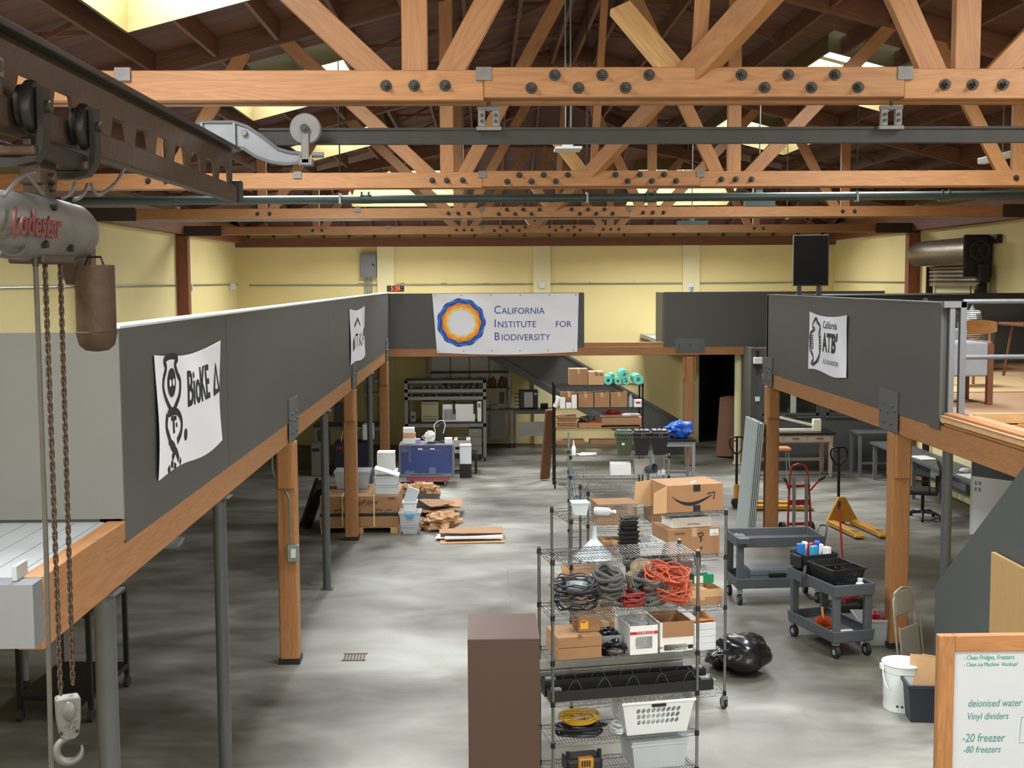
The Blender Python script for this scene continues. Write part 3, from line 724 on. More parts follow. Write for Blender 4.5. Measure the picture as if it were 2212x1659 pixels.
# trolley
tr = thing('crane_trolley', 'dark four-wheel trolley riding on the crane girder above the hoist', 'trolley', (XG, 3.6, 4.3))
for yy, xx in ((3.38, XG + .06), (3.82, XG + .06), (3.38, XG - .06), (3.82, XG - .06)):
    s = 1 if xx > XG else -1
    MB().lathe([(.012, -.022), (.062, -.022), (.07, -.012), (.07, .0), (.058, .012), (.058, .022), (.012, .022)], 28, T(xx, yy, 4.515) @ Ry(math.pi / 2 * -s)).obj('wheel', 'dark_steel', tr, local=False, smooth=True)
for yy in (3.38, 3.82):
    out = [(.105, .05), (.105, -.06), (.10, -.11), (.075, -.145), (.03, -.155)]
    o2 = out + [(-a, z) for a, z in out[::-1]]
    inn = [(.088, .05), (.088, -.06), (.083, -.10), (.065, -.128), (.03, -.136)]
    i2 = inn + [(-a, z) for a, z in inn[::-1]]
    n = len(o2)
    vs = [(XG + a, yy + d, 4.515 + z) for d in (-.028, .028) for a, z in o2 + i2]
    fs = []
    for k in range(n - 1):
        fs += [(k, k + 1, n + k + 1, n + k), (2 * n + k + 1, 2 * n + k, 3 * n + k, 3 * n + k + 1), (k, 2 * n + k, 2 * n + k + 1, k + 1), (n + k + 1, 3 * n + k + 1, 3 * n + k, n + k)]
    fs += [(0, n, 3 * n, 2 * n), (n - 1, 3 * n - 1, 4 * n - 1, 2 * n - 1)]
    fix_normals(MB().add(vs, fs).obj('yoke', 'dark_steel', tr, local=False))
    for s in (-1, 1): MB().cyl((XG + s * .03, yy, 4.515), (XG + s * .118, yy, 4.515), .016, n=10).obj('axle', 'bolt_steel', tr, local=False)
    MB().box(XG - .085, XG + .085, yy - .05, yy + .05, 4.385, 4.412).obj('cross_bar', 'rust_steel', tr, local=False, bevel=.006)
for s in (-1, 1): MB().box(XG + s * .055 - .014, XG + s * .055 + .014, 3.36, 3.84, 4.385, 4.435).obj('side_bar', 'dark_steel', tr, local=False, bevel=.006)
MB().box(XG - .03, XG + .03, 3.53, 3.67, 4.325, 4.40).cyl((XG - .05, 3.6, 4.345), (XG + .05, 3.6, 4.345), .016, n=10).obj('clevis', 'rust_steel', tr, local=False, bevel=.006)
# hoist
ho = thing('chain_hoist', 'old cast electric chain hoist with red raised lettering, hung from the trolley', 'hoist', (XG, 3.55, 4.12))
prof = [(.02, -.42), (.05, -.41), (.074, -.36), (.084, -.26), (.088, -.1), (.088, .08), (.085, .22), (.082, .23), (.082, .32), (.074, .36), (.05, .385), (.02, .39)]
MB().lathe(prof, 36, T(XG, 3.56, 4.205) @ Rx(-math.pi / 2) @ Matrix.Diagonal((.95, 1.05, 1, 1))).obj('body', 'cast_gray', ho, local=False, smooth=True)
MB().box(XG - .03, XG + .03, 3.56, 3.66, 4.27, 4.335).cyl((XG - .045, 3.61, 4.32), (XG + .045, 3.61, 4.32), .012, n=8).obj('top_lug', 'rust_steel', ho, local=False, bevel=.008)
text('Lodestar', .1, 'lead_red', ho, T(XG + .0835, 3.33, 4.205) @ Rz(math.pi / 2) @ Rx(math.pi / 2) @ Rx(-.03), local=False, shear=.45, bold=.001, depth=.003)
for yy, zz in ((3.42, 4.155), (3.63, 4.15), (3.50, 4.26)):
    MB().cyl((XG + .068, yy, zz), (XG + .083, yy, zz), .011, n=10).obj('screw', 'dark_steel', ho, local=False)
MB().box(XG - .05, XG + .05, 3.48, 3.74, 4.105, 4.13).obj('base_plate', 'rust_steel', ho, local=False, bevel=.006)
MB().prism([(-.05, 0), (.05, 0), (.075, -.06), (.06, -.11), (.03, -.115), (-.03, -.05)], -.03, .03, T(XG, 3.86, 4.16) @ Rz(math.pi / 2)).obj('container_bracket', 'rust_steel', ho, local=False, bevel=.005)
LK = MB().tube([(.0054 * math.cos(a), 0, .0054 * math.sin(a) + (.0078 if math.sin(a) > 0 else -.0078)) for a in [2 * math.pi * (k + .5) / 12 for k in range(12)]], .0031, 6, closed=True).mesh('chain_link', 'rust_steel', True)
def chain(x, y, zt, zb, x2, y2, parent):
    c = bpy.data.objects.new('chain', None); COL.objects.link(c); c.parent = parent
    c.matrix_basis = wmat(parent).inverted() @ T(x, y, zb)
    p0, p1 = Vector((x, y, zt)), Vector((x2, y2, zb)); n = int((zt - zb) / .0168)
    for i in range(n + 1):
        p = p0.lerp(p1, i / n)
        o = bpy.data.objects.new('link', LK); COL.objects.link(o); o.parent = c
        o.matrix_basis = wmat(c).inverted() @ T(p) @ Rz((.25 + .5 * (i % 2)) * math.pi)
zt = 4.105; zb = at(130, 1497, Y=3.55).z
for (xa_, ya2), (xb_, yb3), Yq in (((96, 545), (131, 1497), 3.57), ((129, 545), (158, 1497), 3.66)):
    a, c = at(xa_, ya2, Y=Yq), at(xb_, yb3, Y=Yq); chain(a.x, Yq, zt, zb, c.x, Yq, ho)
yc, zc = 3.61, at(147, 1540, Y=3.61).z
XH = at(147, 1540, Y=3.61).x
hb = thing('hook_block', 'grey cast hook block with steel hook on the two hanging chains', 'hook', (XH, yc, zc - .17))
MB().prism([(-.072, .055), (-.06, .062), (.06, .062), (.072, .055), (.068, -.02), (.055, -.075), (.03, -.09), (-.03, -.09), (-.055, -.075), (-.068, -.02)], -.03, .03, T(XH, yc, zc) @ Rz(.45) @ Matrix.Diagonal((.48, .8, .82, 1))).obj('block_housing', 'cast_gray', hb, local=False, bevel=.012, seg=3)
MB().ball((XH + .008, yc - .02, zc + .012), (.022, .014, .03), 16, 10).obj('sheave_cover', 'cast_gray', hb, local=False, smooth=True)
text('CM', .03, 'cast_gray', hb, T(XH + .011, yc - .0235, zc - .032) @ Rz(.45) @ Rx(math.pi / 2), local=False, shear=.2, depth=.003, bold=.001)
for k in (-.04, .04):
    MB().cyl((XH + k * .5 + .008, yc - .02 + k * .25, zc - .05), (XH + k * .5 + .011, yc - .028 + k * .25, zc - .05), .005, n=8).obj('screw', 'dark_steel', hb, local=False)
hk = []
for k in range(16):
    a = math.radians(112 + k * 17.5); r = .045
    hk.append((0, r * math.cos(a), r * math.sin(a) - .155))
pts = [Vector((0, .006, -.09)), Vector((0, .004, -.108))] + [Vector(q) for q in hk]
pts = [T(XH, yc, zc + .012) @ Rz(-1.2) @ Matrix.Scale(.8, 4) @ q for q in pts]
MB().tube(pts, [.009, .009] + [.0095 + .003 * math.sin(math.pi * k / 13) if k < 13 else .0095 - (k - 12) * .002 for k in range(16)], 10).obj('hook', 'cast_gray', hb, local=False, smooth=True)
# chain container
cb_ = at(207, 660, Y=3.88)
cc = thing('chain_container', 'rusty steel chain bucket hanging from the end of the hoist', 'bucket', (cb_.x, 3.88, 3.84))
MB().lathe([(.01, 0), (.035, .004), (.053, .02), (.06, .05), (.062, .06), (.0595, .062), (.0595, .265), (.056, .265), (.056, .07), (.01, .05)], 28, T(cb_.x, 3.88, 3.84)).obj('bucket', 'rust_steel', cc, local=False, smooth=True)
MB().tube([(cb_.x - .03, 3.88, 4.1), (cb_.x - .02, 3.88, 4.13), (cb_.x + .02, 3.88, 4.13), (cb_.x + .03, 3.88, 4.1)], .004, 6).obj('bail', 'dark_steel', cc, local=False)
# pendant cable
pc = thing('pendant_cable', 'dark pendant control cable hanging straight down from the hoist', 'cable', (XG, 3.47, .8))
a, c = at(75, 520, Y=3.47), at(111, 1659, Y=3.47)
MB().tube([(a.x, 3.47, a.z), (a.x, 3.47, 3.3), (c.x, 3.47, c.z), (c.x, 3.47, 1.9)], .0075, 8).obj('cable', mat('cable_gray', '#4a4640', .6, var=.3, scale=30), pc, local=False, smooth=True)
MB().cyl((a.x, 3.47, a.z - .07), (a.x, 3.47, a.z + .02), .0085, .013, 10).obj('strain_relief', 'black_plastic', pc, local=False, smooth=True)
for i, q in enumerate(([(0, 545), (20, 552), (42, 548), (58, 525)], [(8, 425), (28, 400), (50, 380), (75, 372)], [(55, 376), (72, 395), (85, 412), (92, 418)], [(135, 428), (150, 420), (158, 408), (162, 395)], [(160, 432), (175, 425), (185, 410), (190, 398)], [(196, 398), (205, 415), (212, 422), (225, 415), (250, 395), (268, 365)])):
    pts = curve_pts([at(x, y, X=XG + .06 + .0 * k) for k, (x, y) in enumerate(q)], 6)
    MB().tube(pts, .006, 6).obj('power_cable', 'cast_gray' if i != 0 else 'cable_gray', ho, local=False, smooth=True)
# ------------------------------------------------------------------ overhead pipes
p1 = thing('sprinkler_pipe', 'thick dark green-grey pipe crossing the room below the second truss', 'pipe', (1, 14.5, 4.9))
zz = at(1100, 428, Y=14.5).z
MB().cyl((XL + .3, 14.5, zz - .02), (XR - .1, 14.5, zz + .02), .048, n=20).obj('pipe', 'galv_green', p1, local=False, smooth=True)
for xx in (790, 1405, 2040):
    px = at(xx, 430, Y=14.5).x
    MB().cyl((px - .06, 14.5, zz), (px + .06, 14.5, zz), .058, n=20).box(px - .05, px - .03, 14.43, 14.46, zz + .03, zz + .075).box(px + .03, px + .05, 14.43, 14.46, zz + .03, zz + .075).obj('coupling', 'galv_green', p1, local=False)
for xx in (735, 1268, 1850):
    px = at(xx, 430, Y=14.5).x
    MB().cyl((px, 14.5, zz), (px, 14.5, zr(px) + .1), .008, n=6).obj('hanger_rod', 'dark_steel', p1, local=False)
    MB().box(px - .012, px + .012, 14.44, 14.56, zz - .055, zz + .06).obj('hanger_strap', 'galv', p1, local=False)
p2 = thing('sprinkler_pipe', 'thin pale grey pipe crossing the room below the third truss', 'pipe', (1, 20, 5))
zz = at(1100, 471, Y=20).z
MB().cyl((XL + .2, 20, zz - .01), (XR - .1, 20, zz + .015), .031, n=16).obj('pipe', 'galv', p2, local=False, smooth=True)
for xx in (1002, 1700):
    px = at(xx, 470, Y=20).x
    MB().box(px - .02, px + .02, 19.96, 20.04, zz - .04, zz + .04).cyl((px, 20, zz), (px, 20, zr(px) + .1), .006, n=6).obj('hanger_strap', 'galv', p2, local=False)
for k, (xx, yy, Y) in enumerate(((1640, 440, 16.0), (1495, 481, 21.5))):
    p = at(xx, yy, Y=Y)
    g = thing('steel_channel', ['greenish steel channel block hanging below the pipe at right', 'small greenish steel channel block under the thin pipe'][k], 'channel', (p.x, Y, p.z), group='hanging steel blocks')
    w = 65 * Y / F / 2
    MB().box(p.x - w, p.x + w, Y - .06, Y + .06, p.z - .035, p.z + .035).obj('channel', 'galv_green', g, local=False)
    MB().box(p.x - .04, p.x + .04, Y - .02, Y + .02, p.z + .03, p.z + .2).box(p.x - .08, p.x + .08, Y - .04, Y + .04, p.z + .2, p.z + .215).cyl((p.x, Y, p.z + .2), (p.x, Y, zr(p.x) + .2), .01, n=6).obj('hanger', 'cast_gray', g, local=False)
# hanging panel light
p = at(1226, 323, Y=12.0)
g = thing('pendant_light', 'small unlit white square light hanging on rods beyond the crane rail', 'lamp', (p.x, 12, p.z))
MB().box(p.x - .125, p.x + .125, 11.8, 12.15, p.z - .012, p.z + .012).obj('panel', 'white_plastic', g, local=False, bevel=.006)
MB().box(p.x - .05, p.x + .05, 11.95, 12.05, p.z + .012, p.z + .05).obj('driver_box', 'white_plastic', g, local=False, bevel=.004)
for d in (-.02, .03): MB().cyl((p.x + d, 12, p.z + .05), (p.x + d, 12, zr(p.x) + .1), .007, n=6).obj('rod', 'galv', g, local=False)
a, c = at(2118, 349, Y=13.6), at(2230, 322, Y=13.0)
g = thing('strip_light', 'unlit white strip light high at the right edge', 'lamp', (c.x, 13.3, c.z))
beam('housing', a, c, .1, .06, 'white_plastic', g)
MB().cyl((a.x + .2, 13.5, a.z + .03), (a.x + .2, 13.5, zr(a.x) + .1), .006, n=6).cyl((a.x + 1.0, 13.2, a.z + .1), (a.x + 1.0, 13.2, zr(a.x + 1) + .1), .006, n=6).obj('rod', 'galv', g, local=False)
# ------------------------------------------------------------------ banners
mat('banner_white', '#e9eaf0', .65, var=.02)
mat('blue_dark', '#1f4fa8', .6, var=0); mat('blue_mid', '#2f86c8', .6, var=0); mat('orange_print', '#f0823c', .6, var=0); mat('yellow_print', '#f7b53c', .6, var=0)
mat('yellow_pale', '#f6d98a', .6, var=0); mat('navy_print', '#27468f', .6, var=0); mat('black_print', '#161c1c', .6, var=0)
class Cloth:
    """banner in its own plane: u right, v up (metres from the lower left corner), w out of the wall"""
    def __init__(s, M, w, h, wave, root): s.M, s.w, s.h, s.wave, s.root = M, w, h, wave, root
    def P(s, u, v, o=0.): return s.M @ Vector((u, v, s.wave(u / s.w, v / s.h) + o))
    def sheet(s, skirt=lambda u, v: (0, 0)):
        def f(u, v):
            du, dv = skirt(u, v); return s.M @ Vector((u * s.w + du, v * s.h + dv, s.wave(u, v)))
        nrm = (s.M.to_3x3() @ Vector((0, 0, 1))) * -.003
        return MB().grid(f, 40, 24, nrm).obj('cloth', 'banner_white', s.root, local=False, smooth=True)
    def ribbon(s, pts, wd, m, o=.004, name='print_stroke', closed=False, n=5, taper=None):
        c = curve_pts([(a, b, 0) for a, b in pts], n, closed) if n > 1 else [Vector((a, b, 0)) for a, b in pts]
        k = len(c); vs = []; fs = []
        for i in range(k):
            a = c[(i - 1) % k] if closed or i else c[0]; b2 = c[(i + 1) % k] if closed or i < k - 1 else c[-1]
            d = (b2 - a).normalized(); nn = Vector((-d.y, d.x, 0)); q = wd / 2
            if taper: q *= taper(i / max(1, k - 1))
            vs += [s.P(c[i].x + nn.x * q, c[i].y + nn.y * q, o), s.P(c[i].x - nn.x * q, c[i].y - nn.y * q, o)]
        for i in range(k if closed else k - 1):
            j = (i + 1) % k; fs.append((2 * i, 2 * i + 1, 2 * j + 1, 2 * j))
        return MB().add(vs, fs).obj(name, m, s.root, local=False)
    def fill(s, pts, m, o=.004, name='print_shape'):
        return MB().add([s.P(a, b, o) for a, b in pts], [tuple(range(len(pts)))]).obj(name, m, s.root, local=False)
    def ring(s, c, r0, r1, m, o, n=96, name='print_ring'):
        vs, fs = [], []
        for i in range(n):
            a = 2 * math.pi * i / n
            for r in (r0(a), r1(a)): vs.append(s.P(c[0] + r * math.cos(a), c[1] + r * math.sin(a), o))
        for i in range(n): j = (i + 1) % n; fs.append((2 * i, 2 * i + 1, 2 * j + 1, 2 * j))
        return MB().add(vs, fs).obj(name, m, s.root, local=False)
    def text(s, body, u, v, size, m, align='LEFT', sx=1., bold=0., shear=0.):
        o = text(body, size, m, s.root, Matrix.Identity(4), align=align, bold=bold, shear=shear, depth=0)
        for q in o.data.vertices:
            q.co = s.P(u + q.co.x * sx, v + q.co.y, .004)
        c = Vector(sum((q.co for q in o.data.vertices), Vector()) / len(o.data.vertices))
        for q in o.data.vertices: q.co -= c
        o.matrix_basis = wmat(s.root).inverted() @ T(c)
        w = max(q.co.x for q in o.data.vertices)
        return o
# wide banner on the back balcony
a, c = at(935, 762, Y=YK), at(1250, 633, Y=YK)
w, h = c.x - a.x, c.z - a.z
root = thing('wall_banner', 'wide white banner with blue and orange ring logo and blue institute name', 'banner', (a.x + w / 2, YK - .02, a.z))
M = T(a.x, YK - .012, a.z) @ Rx(math.pi / 2)
wave = lambda u, v: .006 + .005 * math.sin(u * 23 + 2 * v) * (1 - v) + .006 * math.sin(9 * u + 7 * v) ** 2
C = Cloth(M, w, h, wave, root)
C.sheet(lambda u, v: ((.09 * (1 - v)) * (1 - 2 * u) * (1 if u < .5 else .35), -.05 * math.sin(math.pi * u) * (1 - v) ** 3))
cc = (.62 / 3.2 * w + .01, h * .51)
sc1 = h / 1.29
def wob(r, a_, n, ph=0): return lambda t: r * sc1 * (1 + a_ * math.cos(n * t + ph))
C.ring(cc, wob(.40, .0, 1), wob(.525, .025, 11), 'blue_dark', .003)
C.ring(cc, wob(.40, .0, 1), wob(.505, .03, 11, 3.14), 'blue_mid', .0045)
C.ring(cc, wob(.40, .0, 1), wob(.475, .02, 11, 1.5), 'blue_dark', .006)
C.ring(cc, wob(.33, .0, 1), wob(.425, .03, 11), 'orange_print', .0075)
C.ring(cc, wob(.29, .03, 11), wob(.385, .03, 11, 3.14), 'yellow_print', .009)
C.ring(cc, wob(.285, .03, 11, 1.5), wob(.325, .04, 11, 1.5), 'yellow_pale', .0105)
C.fill([(cc[0] + .30 * sc1 * math.cos(2 * math.pi * i / 48), cc[1] + .30 * sc1 * math.sin(2 * math.pi * i / 48)) for i in range(48)], 'banner_white', .0066)
k = w / 315.0                                      # metres per photograph pixel on the banner
def smallcaps(words, x0, ybase):
    x = x0
    for wd_ in words:
        big, rest = wd_
        if big:
            C.text(big, x, ybase, .245, 'navy_print', sx=.92); x += {'C': .165, 'I': .075, 'B': .155}[big]
        n = len(rest); wid = rest_w[rest]
        o = C.text(rest, x, ybase - .022, .19, 'navy_print', sx=.98); x += wid + .09
rest_w = {'ALIFORNIA': 1.28, 'NSTITUTE': 1.16, 'FOR': .44, 'IODIVERSITY': 1.5}
X0 = 132 * k
smallcaps([('C', 'ALIFORNIA')], X0, h - 36 * k)
smallcaps([('I', 'NSTITUTE'), (None, 'FOR')], X0, h - 65 * k)
smallcaps([('B', 'IODIVERSITY')], X0, h - 93 * k)
for u in (.02, .2, .4, .6, .8, .98):
    for v in (.03, .97):
        p = C.P(u * w if v > .5 else .06 + u * (w - .12), v * h, .006); MB().cyl(p, p + Vector((0, -.006, 0)), .012, n=8).obj('grommet', 'bolt_steel', root, local=False)
# banner on the left balcony: corners from the photograph
def side_banner(label, corners, X, side, wavefn, droop):
    TL, TR, BR_, BL = [at(x, y, X=X + side * .012) for x, y in corners]
    y0, y1 = (TL.y + BL.y) / 2, (TR.y + BR_.y) / 2
    z0, z1 = (BL.z + BR_.z) / 2, (TL.z + TR.z) / 2
    w, h = abs(y1 - y0), z1 - z0
    root = thing('wall_banner', label, 'banner', (X, (y0 + y1) / 2, z0))
    M = T(X + side * .012, y0, z0) @ Rz(side * math.pi / 2) @ Rx(math.pi / 2)
    C = Cloth(M, w, h, wavefn, root); C.sheet(droop); return C
drp = lambda u, v: (.03 * math.sin(math.pi * v) * (1 - 2 * u), -.045 * math.sin(math.pi * u) * v + .02 * math.sin(7 * u) * (1 - v))
wv = lambda u, v: .008 + .012 * math.sin(math.pi * u) * math.sin(2.6 * v + .4) ** 2 + .006 * math.sin(9 * u + 5 * v)
C = side_banner('white square banner with black bottle logo and lettering on the left balcony', ((330, 768), (469, 737), (481, 957), (344, 1030)), BX, 1, wv, drp)
w, h = C.w, C.h
U = lambda u, v: (u * w, v * h)
# bottle-shaped emblem: outlines and cells
C.ribbon([U(.10, .80), U(.13, .88), U(.11, .94), U(.18, .965), U(.27, .94), U(.24, .89), U(.27, .80), U(.30, .74), U(.29, .62), U(.22, .52)], .04, 'black_print')
C.ribbon([U(.10, .80), U(.09, .72), U(.12, .62), U(.18, .52), U(.22, .52)], .04, 'black_print')
C.fill([U(.13, .94), U(.16, .965), U(.24, .96), U(.26, .94)], 'black_print')
C.ring(U(.195, .745), lambda t: .0, lambda t: .05 * w, 'black_print', .0045, 24)
for du in (-.02, .02): C.ring(U(.195 + du, .745), lambda t: 0, lambda t: .013 * w, 'banner_white', .006, 16, 'print_eye')
C.ribbon([U(.12, .50), U(.10, .40), U(.13, .30), U(.16, .22), U(.22, .16), U(.25, .08)], .05, 'black_print')
C.ribbon([U(.13, .50), U(.25, .49), U(.31, .40), U(.30, .30), U(.24, .24)], .045, 'black_print')
C.ribbon([U(.12, .28), U(.20, .20), U(.16, .12)], .045, 'black_print')
C.ribbon([U(.17, .45), U(.24, .44)], .03, 'black_print', n=1); C.ribbon([U(.20, .46), U(.20, .32)], .04, 'black_print', n=1); C.ribbon([U(.24, .40), U(.24, .36)], .03, 'black_print', n=1)
C.ring(U(.37, .26), lambda t: 0, lambda t: .022 * w, 'black_print', .0045, 16)
for u0, v0, u1, v1 in ((.11, .07, .12, .02), (.20, .07, .19, .02), (.27, .08, .28, .04), (.16, .10, .15, .05)): C.ribbon([U(u0, v0), U(u1, v1)], .05, 'black_print', n=1)
C.text('BioKE', .39 * w, .63 * h, .44 * h, 'black_print', sx=.86, bold=.006)
C.ribbon([U(.87, .52), U(.905, .77), U(.97, .52), U(.86, .52)], .055, 'black_print', n=1)
C = side_banner('small white banner with black brush marks far along the left balcony', ((754, 668), (785, 661), (789, 772), (758, 784)), BX, 1, wv, drp)
w, h = C.w, C.h
C.ribbon([U(.25, .66), U(.42, .80), U(.60, .66)], .05, 'black_print', n=1)
C.fill([U(.10, .22), U(.12, .40), U(.22, .48), U(.24, .26)], 'black_print')
C.ribbon([U(.30, .28), U(.30, .50), U(.42, .50), U(.42, .28)], .045, 'black_print', n=1)
C.ribbon([U(.53, .26), U(.53, .50)], .045, 'black_print', n=1); C.ribbon([U(.66, .50), U(.54, .38), U(.68, .26)], .045, 'black_print', n=1)
C.ribbon([U(.74, .26), U(.80, .50), U(.84, .38), U(.76, .36)], .045, 'black_print', n=1)
C.fill([U(.88, .42), U(.90, .58), U(.97, .55), U(.96, .40)], 'black_print')
C = side_banner('white banner with black double-helix outline and lettering on the right balcony', ((1748, 673), (1833, 681), (1828, 818), (1748, 797)), RX, -1, wv, drp)
w, h = C.w, C.h
o1 = [U(.10, .78), U(.20, .90), U(.27, .83), U(.34, .76), U(.30, .62), U(.36, .46), U(.32, .30), U(.24, .16), U(.14, .10), U(.16, .22), U(.05, .36), U(.08, .52), U(.05, .62), U(.14, .70)]
C.ribbon(o1, .03, 'black_print', closed=True, taper=lambda t: .5 + .9 * abs(math.sin(9 * t)))
o2 = [(u + .05 * w * math.sin(i * 2.1), v) for i, (u, v) in enumerate(o1)]
C.ribbon(o2, .02, 'black_print', closed=True, taper=lambda t: .4 + .9 * abs(math.cos(9 * t)))
for i in range(7): C.ribbon([U(.03 + .01 * i, .58 - .035 * i), U(.13 + .005 * i, .60 - .035 * i)], .016, 'black_print', n=1)
for i in range(5): C.ribbon([U(.31, .58 - .05 * i), U(.37, .60 - .05 * i)], .016, 'black_print', n=1)
C.text('California', .42 * w, .80 * h, .17 * h, 'black_print', sx=1.15, bold=.001)
C.text("ATB'", .42 * w, .50 * h, .42 * h, 'black_print', sx=.98, bold=.012)
C.text('ALL TAXA INVENTORY', .42 * w, .19 * h, .11 * h, 'black_print', sx=.82)
# ------------------------------------------------------------------ generic builders
def rect(x0, x1, y0, y1, Y):
    a, c = at(x0, y1, Y=Y), at(x1, y0, Y=Y); return a.x, c.x, a.z, c.z
def carton(label, x0, x1, y0, y1, Y, d, m='cardboard', zb=None, rz=0., open_=False, tape=True, name='cardboard_box', cat='box', group=None, prints=(), stickers=(), flaps=0, bev=.003, h=None, loc=None, flapdir=None):
    """box whose front face fills the photograph's rectangle at depth Y; d = its depth"""
    if loc: X, Yc, zb, w, h = loc
    else:
        X0, X1, z0, z1 = rect(x0, x1, y0, y1, Y); w = X1 - X0; X = (X0 + X1) / 2; Yc = Y + d / 2
        if zb is None: zb = z0
        h = h or (z1 - zb)
    t = thing(name, label, cat, (X, Yc, zb), rz, group)
    if open_:
        MB().tub(w, d, h, .006).obj('body', m, t)
        if flaps:
            f = min(w, d) * .42 * flaps
            for k, (sx, sy, L) in enumerate(((0, -1, w), (0, 1, w), (-1, 0, d), (1, 0, d))):
                if flapdir and k not in flapdir: continue
                M = T(sx * w / 2, sy * d / 2, h) @ Rz(math.atan2(sy, sx) - math.pi / 2) @ Rx(-.75 - .5 * ((k * 7) % 3) / 3)
                MB().box(-L / 2, L / 2, -.002, .002, 0, f, M).obj('flap', m, t)
    else:
        MB().box(-w / 2, w / 2, -d / 2, d / 2, 0, h).obj('body', m, t, bevel=bev)
        if tape: MB().box(-.025, .025, -d / 2 - .0012, d / 2 + .0012, h * .7, h + .0012).obj('tape', 'cardboard_light' if m != 'cardboard_light' else 'cardboard', t)
    for (s, u, v, size, mm) in prints:
        text(s, size * h, mm, t, T((u - .5) * w, -d / 2 - .0022, v * h) @ FACE_CAM)
    for (u0, u1, v0, v1, mm) in stickers:
        MB().box((u0 - .5) * w, (u1 - .5) * w, -d / 2 - .002, -d / 2 + .001, v0 * h, v1 * h).obj('printed_label', mm, t)
    return t
def wire_unit(label, loc, rz, w, d, shelves, ph, m='chrome', caster=0., group='wire shelving units', pr=.0135, pm=None, ext=None):
    t = thing('wire_shelf_unit', label, 'shelf', (loc[0], loc[1], 0), rz, group)
    z0 = caster
    for i, (sx, sy) in enumerate(((-1, -1), (1, -1), (-1, 1), (1, 1))):
        b = MB(); x, y = sx * (w / 2 - .02), sy * (d / 2 - .02)
        top = ph + ((ext or {}).get(i, 0))
        b.cyl((x, y, z0), (x, y, top), pr, n=10)
        b.m = 1
        for z in shelves: b.cyl((x, y, z - .03), (x, y, z + .012), pr * 1.45, pr * 1.25, 10)
        b.obj('post', [pm or m, 'dark_steel' if m == 'chrome' else m], t, smooth=True)
        if caster:
            c = MB().box(x - .022, x + .022, y - .03, y + .03, caster - .035, caster).box(x - .024, x - .018, y - .025, y + .03, .03, caster - .03).box(x + .018, x + .024, y - .025, y + .03, .03, caster - .03).obj('caster_fork', 'galv', t)
            MB().cyl((x - .015, y + .02, caster * .42), (x + .015, y + .02, caster * .42), caster * .41, n=18).obj('caster_wheel', 'rubber', t, smooth=True)
    for z in shelves:
        b = MB(); x1, y1 = w / 2 - .02, d / 2 - .02
        for dz in (0, -.032):
            b.tube([(-x1, -y1, z + dz), (x1, -y1, z + dz), (x1, y1, z + dz), (-x1, y1, z + dz)], .0032, 4, True)
        n = int(w / .027)
        for i in range(1, n):
            x = -x1 + 2 * x1 * i / n; b.tube([(x, -y1, z + .003), (x, y1, z + .003)], .0026, 4)
        for k in (-.5, 0, .5): b.tube([(-x1, k * y1 * 1.3, z - .003), (x1, k * y1 * 1.3, z - .003)], .0028, 4)
        nz = int(w / .06)
        for yy in (-y1, y1):
            b.tube([(-x1 + 2 * x1 * i / nz, yy, z + (0 if i % 2 else -.032)) for i in range(nz + 1)], .0024, 4)
        nz = max(4, int(d / .06))
        for xx in (-x1, x1):
            b.tube([(xx, -y1 + 2 * y1 * i / nz, z + (0 if i % 2 else -.032)) for i in range(nz + 1)], .0024, 4)
        b.obj('wire_shelf', m, t)
    return t
def on(t, x, y):
    """point in the frame of a unit -> world x, y"""
    p = wmat(t) @ Vector((x, y, 0)); return p.x, p.y
def loops(c, rx, ry, n, r, seed, hz=.05, lift=0., pts=9, tilt=0., sq=1.):
    """tangled closed loops of cable around c"""
    R_ = random.Random(seed); out = []
    for i in range(n):
        a0 = R_.random() * 6.28; kx, ky = rx * R_.uniform(.62, 1.), ry * R_.uniform(.62, 1.)
        zc = r + hz * i / max(1, n - 1) * R_.uniform(.7, 1.1)
        for k in range(pts):
            a = a0 + 2 * math.pi * k / pts
            q = Vector((kx * math.cos(a) + R_.uniform(-.07, .07) * rx, ky * math.sin(a) + R_.uniform(-.07, .07) * ry, zc + R_.uniform(-.3, .5) * hz * .35 + lift * (1 + math.sin(a)) / 2))
            q.z = max(q.z, r)
            out.append(q)
    p = curve_pts(out, 4)
    return MB().tube([Vector(c) + Rz(tilt).to_3x3() @ q for q in p], r, 6)
def blob(c, r, seed, n=18, m=12, amp=.18, freq=2.2, flat=0):
    """crumpled sack: sphere pushed about by noise, flattened on its underside"""
    from mathutils import noise as _n
    b = MB(); vs, fs = [], []
    for j in range(m + 1):
        for i in range(n):
            th, ph = math.pi * j / m, 2 * math.pi * i / n
            d = Vector((math.sin(th) * math.cos(ph), math.sin(th) * math.sin(ph), math.cos(th)))
            k = 1 + amp * _n.noise(d * freq + Vector((seed, seed * 2, 0))) * 2 + amp * .6 * _n.noise(d * freq * 2.7 + Vector((seed, 0, seed)))
            q = Vector((d.x * r[0] * k, d.y * r[1] * k, r[2] + d.z * r[2] * k))
            if q.z < 0: q.z = 0
            vs.append(Vector(c) + q)
    for j in range(m):
        for i in range(n):
            l = (i + 1) % n; fs.append((j * n + i, (j + 1) * n + i, (j + 1) * n + l, j * n + l))
    return b.add(vs, fs)
mat('navy_case', '#232f63', .5, var=.05)
mat('orange_cord', '#b04a28', .5, var=.1); mat('red_cord', '#96302a', .5, var=.1); mat('gray_rope', '#4b4a48', .7, var=.2, scale=30)
mat('black_cord', '#242527', .45, var=.15); mat('yellow_cord', '#d3a42c', .45, var=.1)
mat('gray_bin', '#4a4d50', .6, var=.1); mat('burlap', '#8a7a5f', .85, var=.2, scale=12)
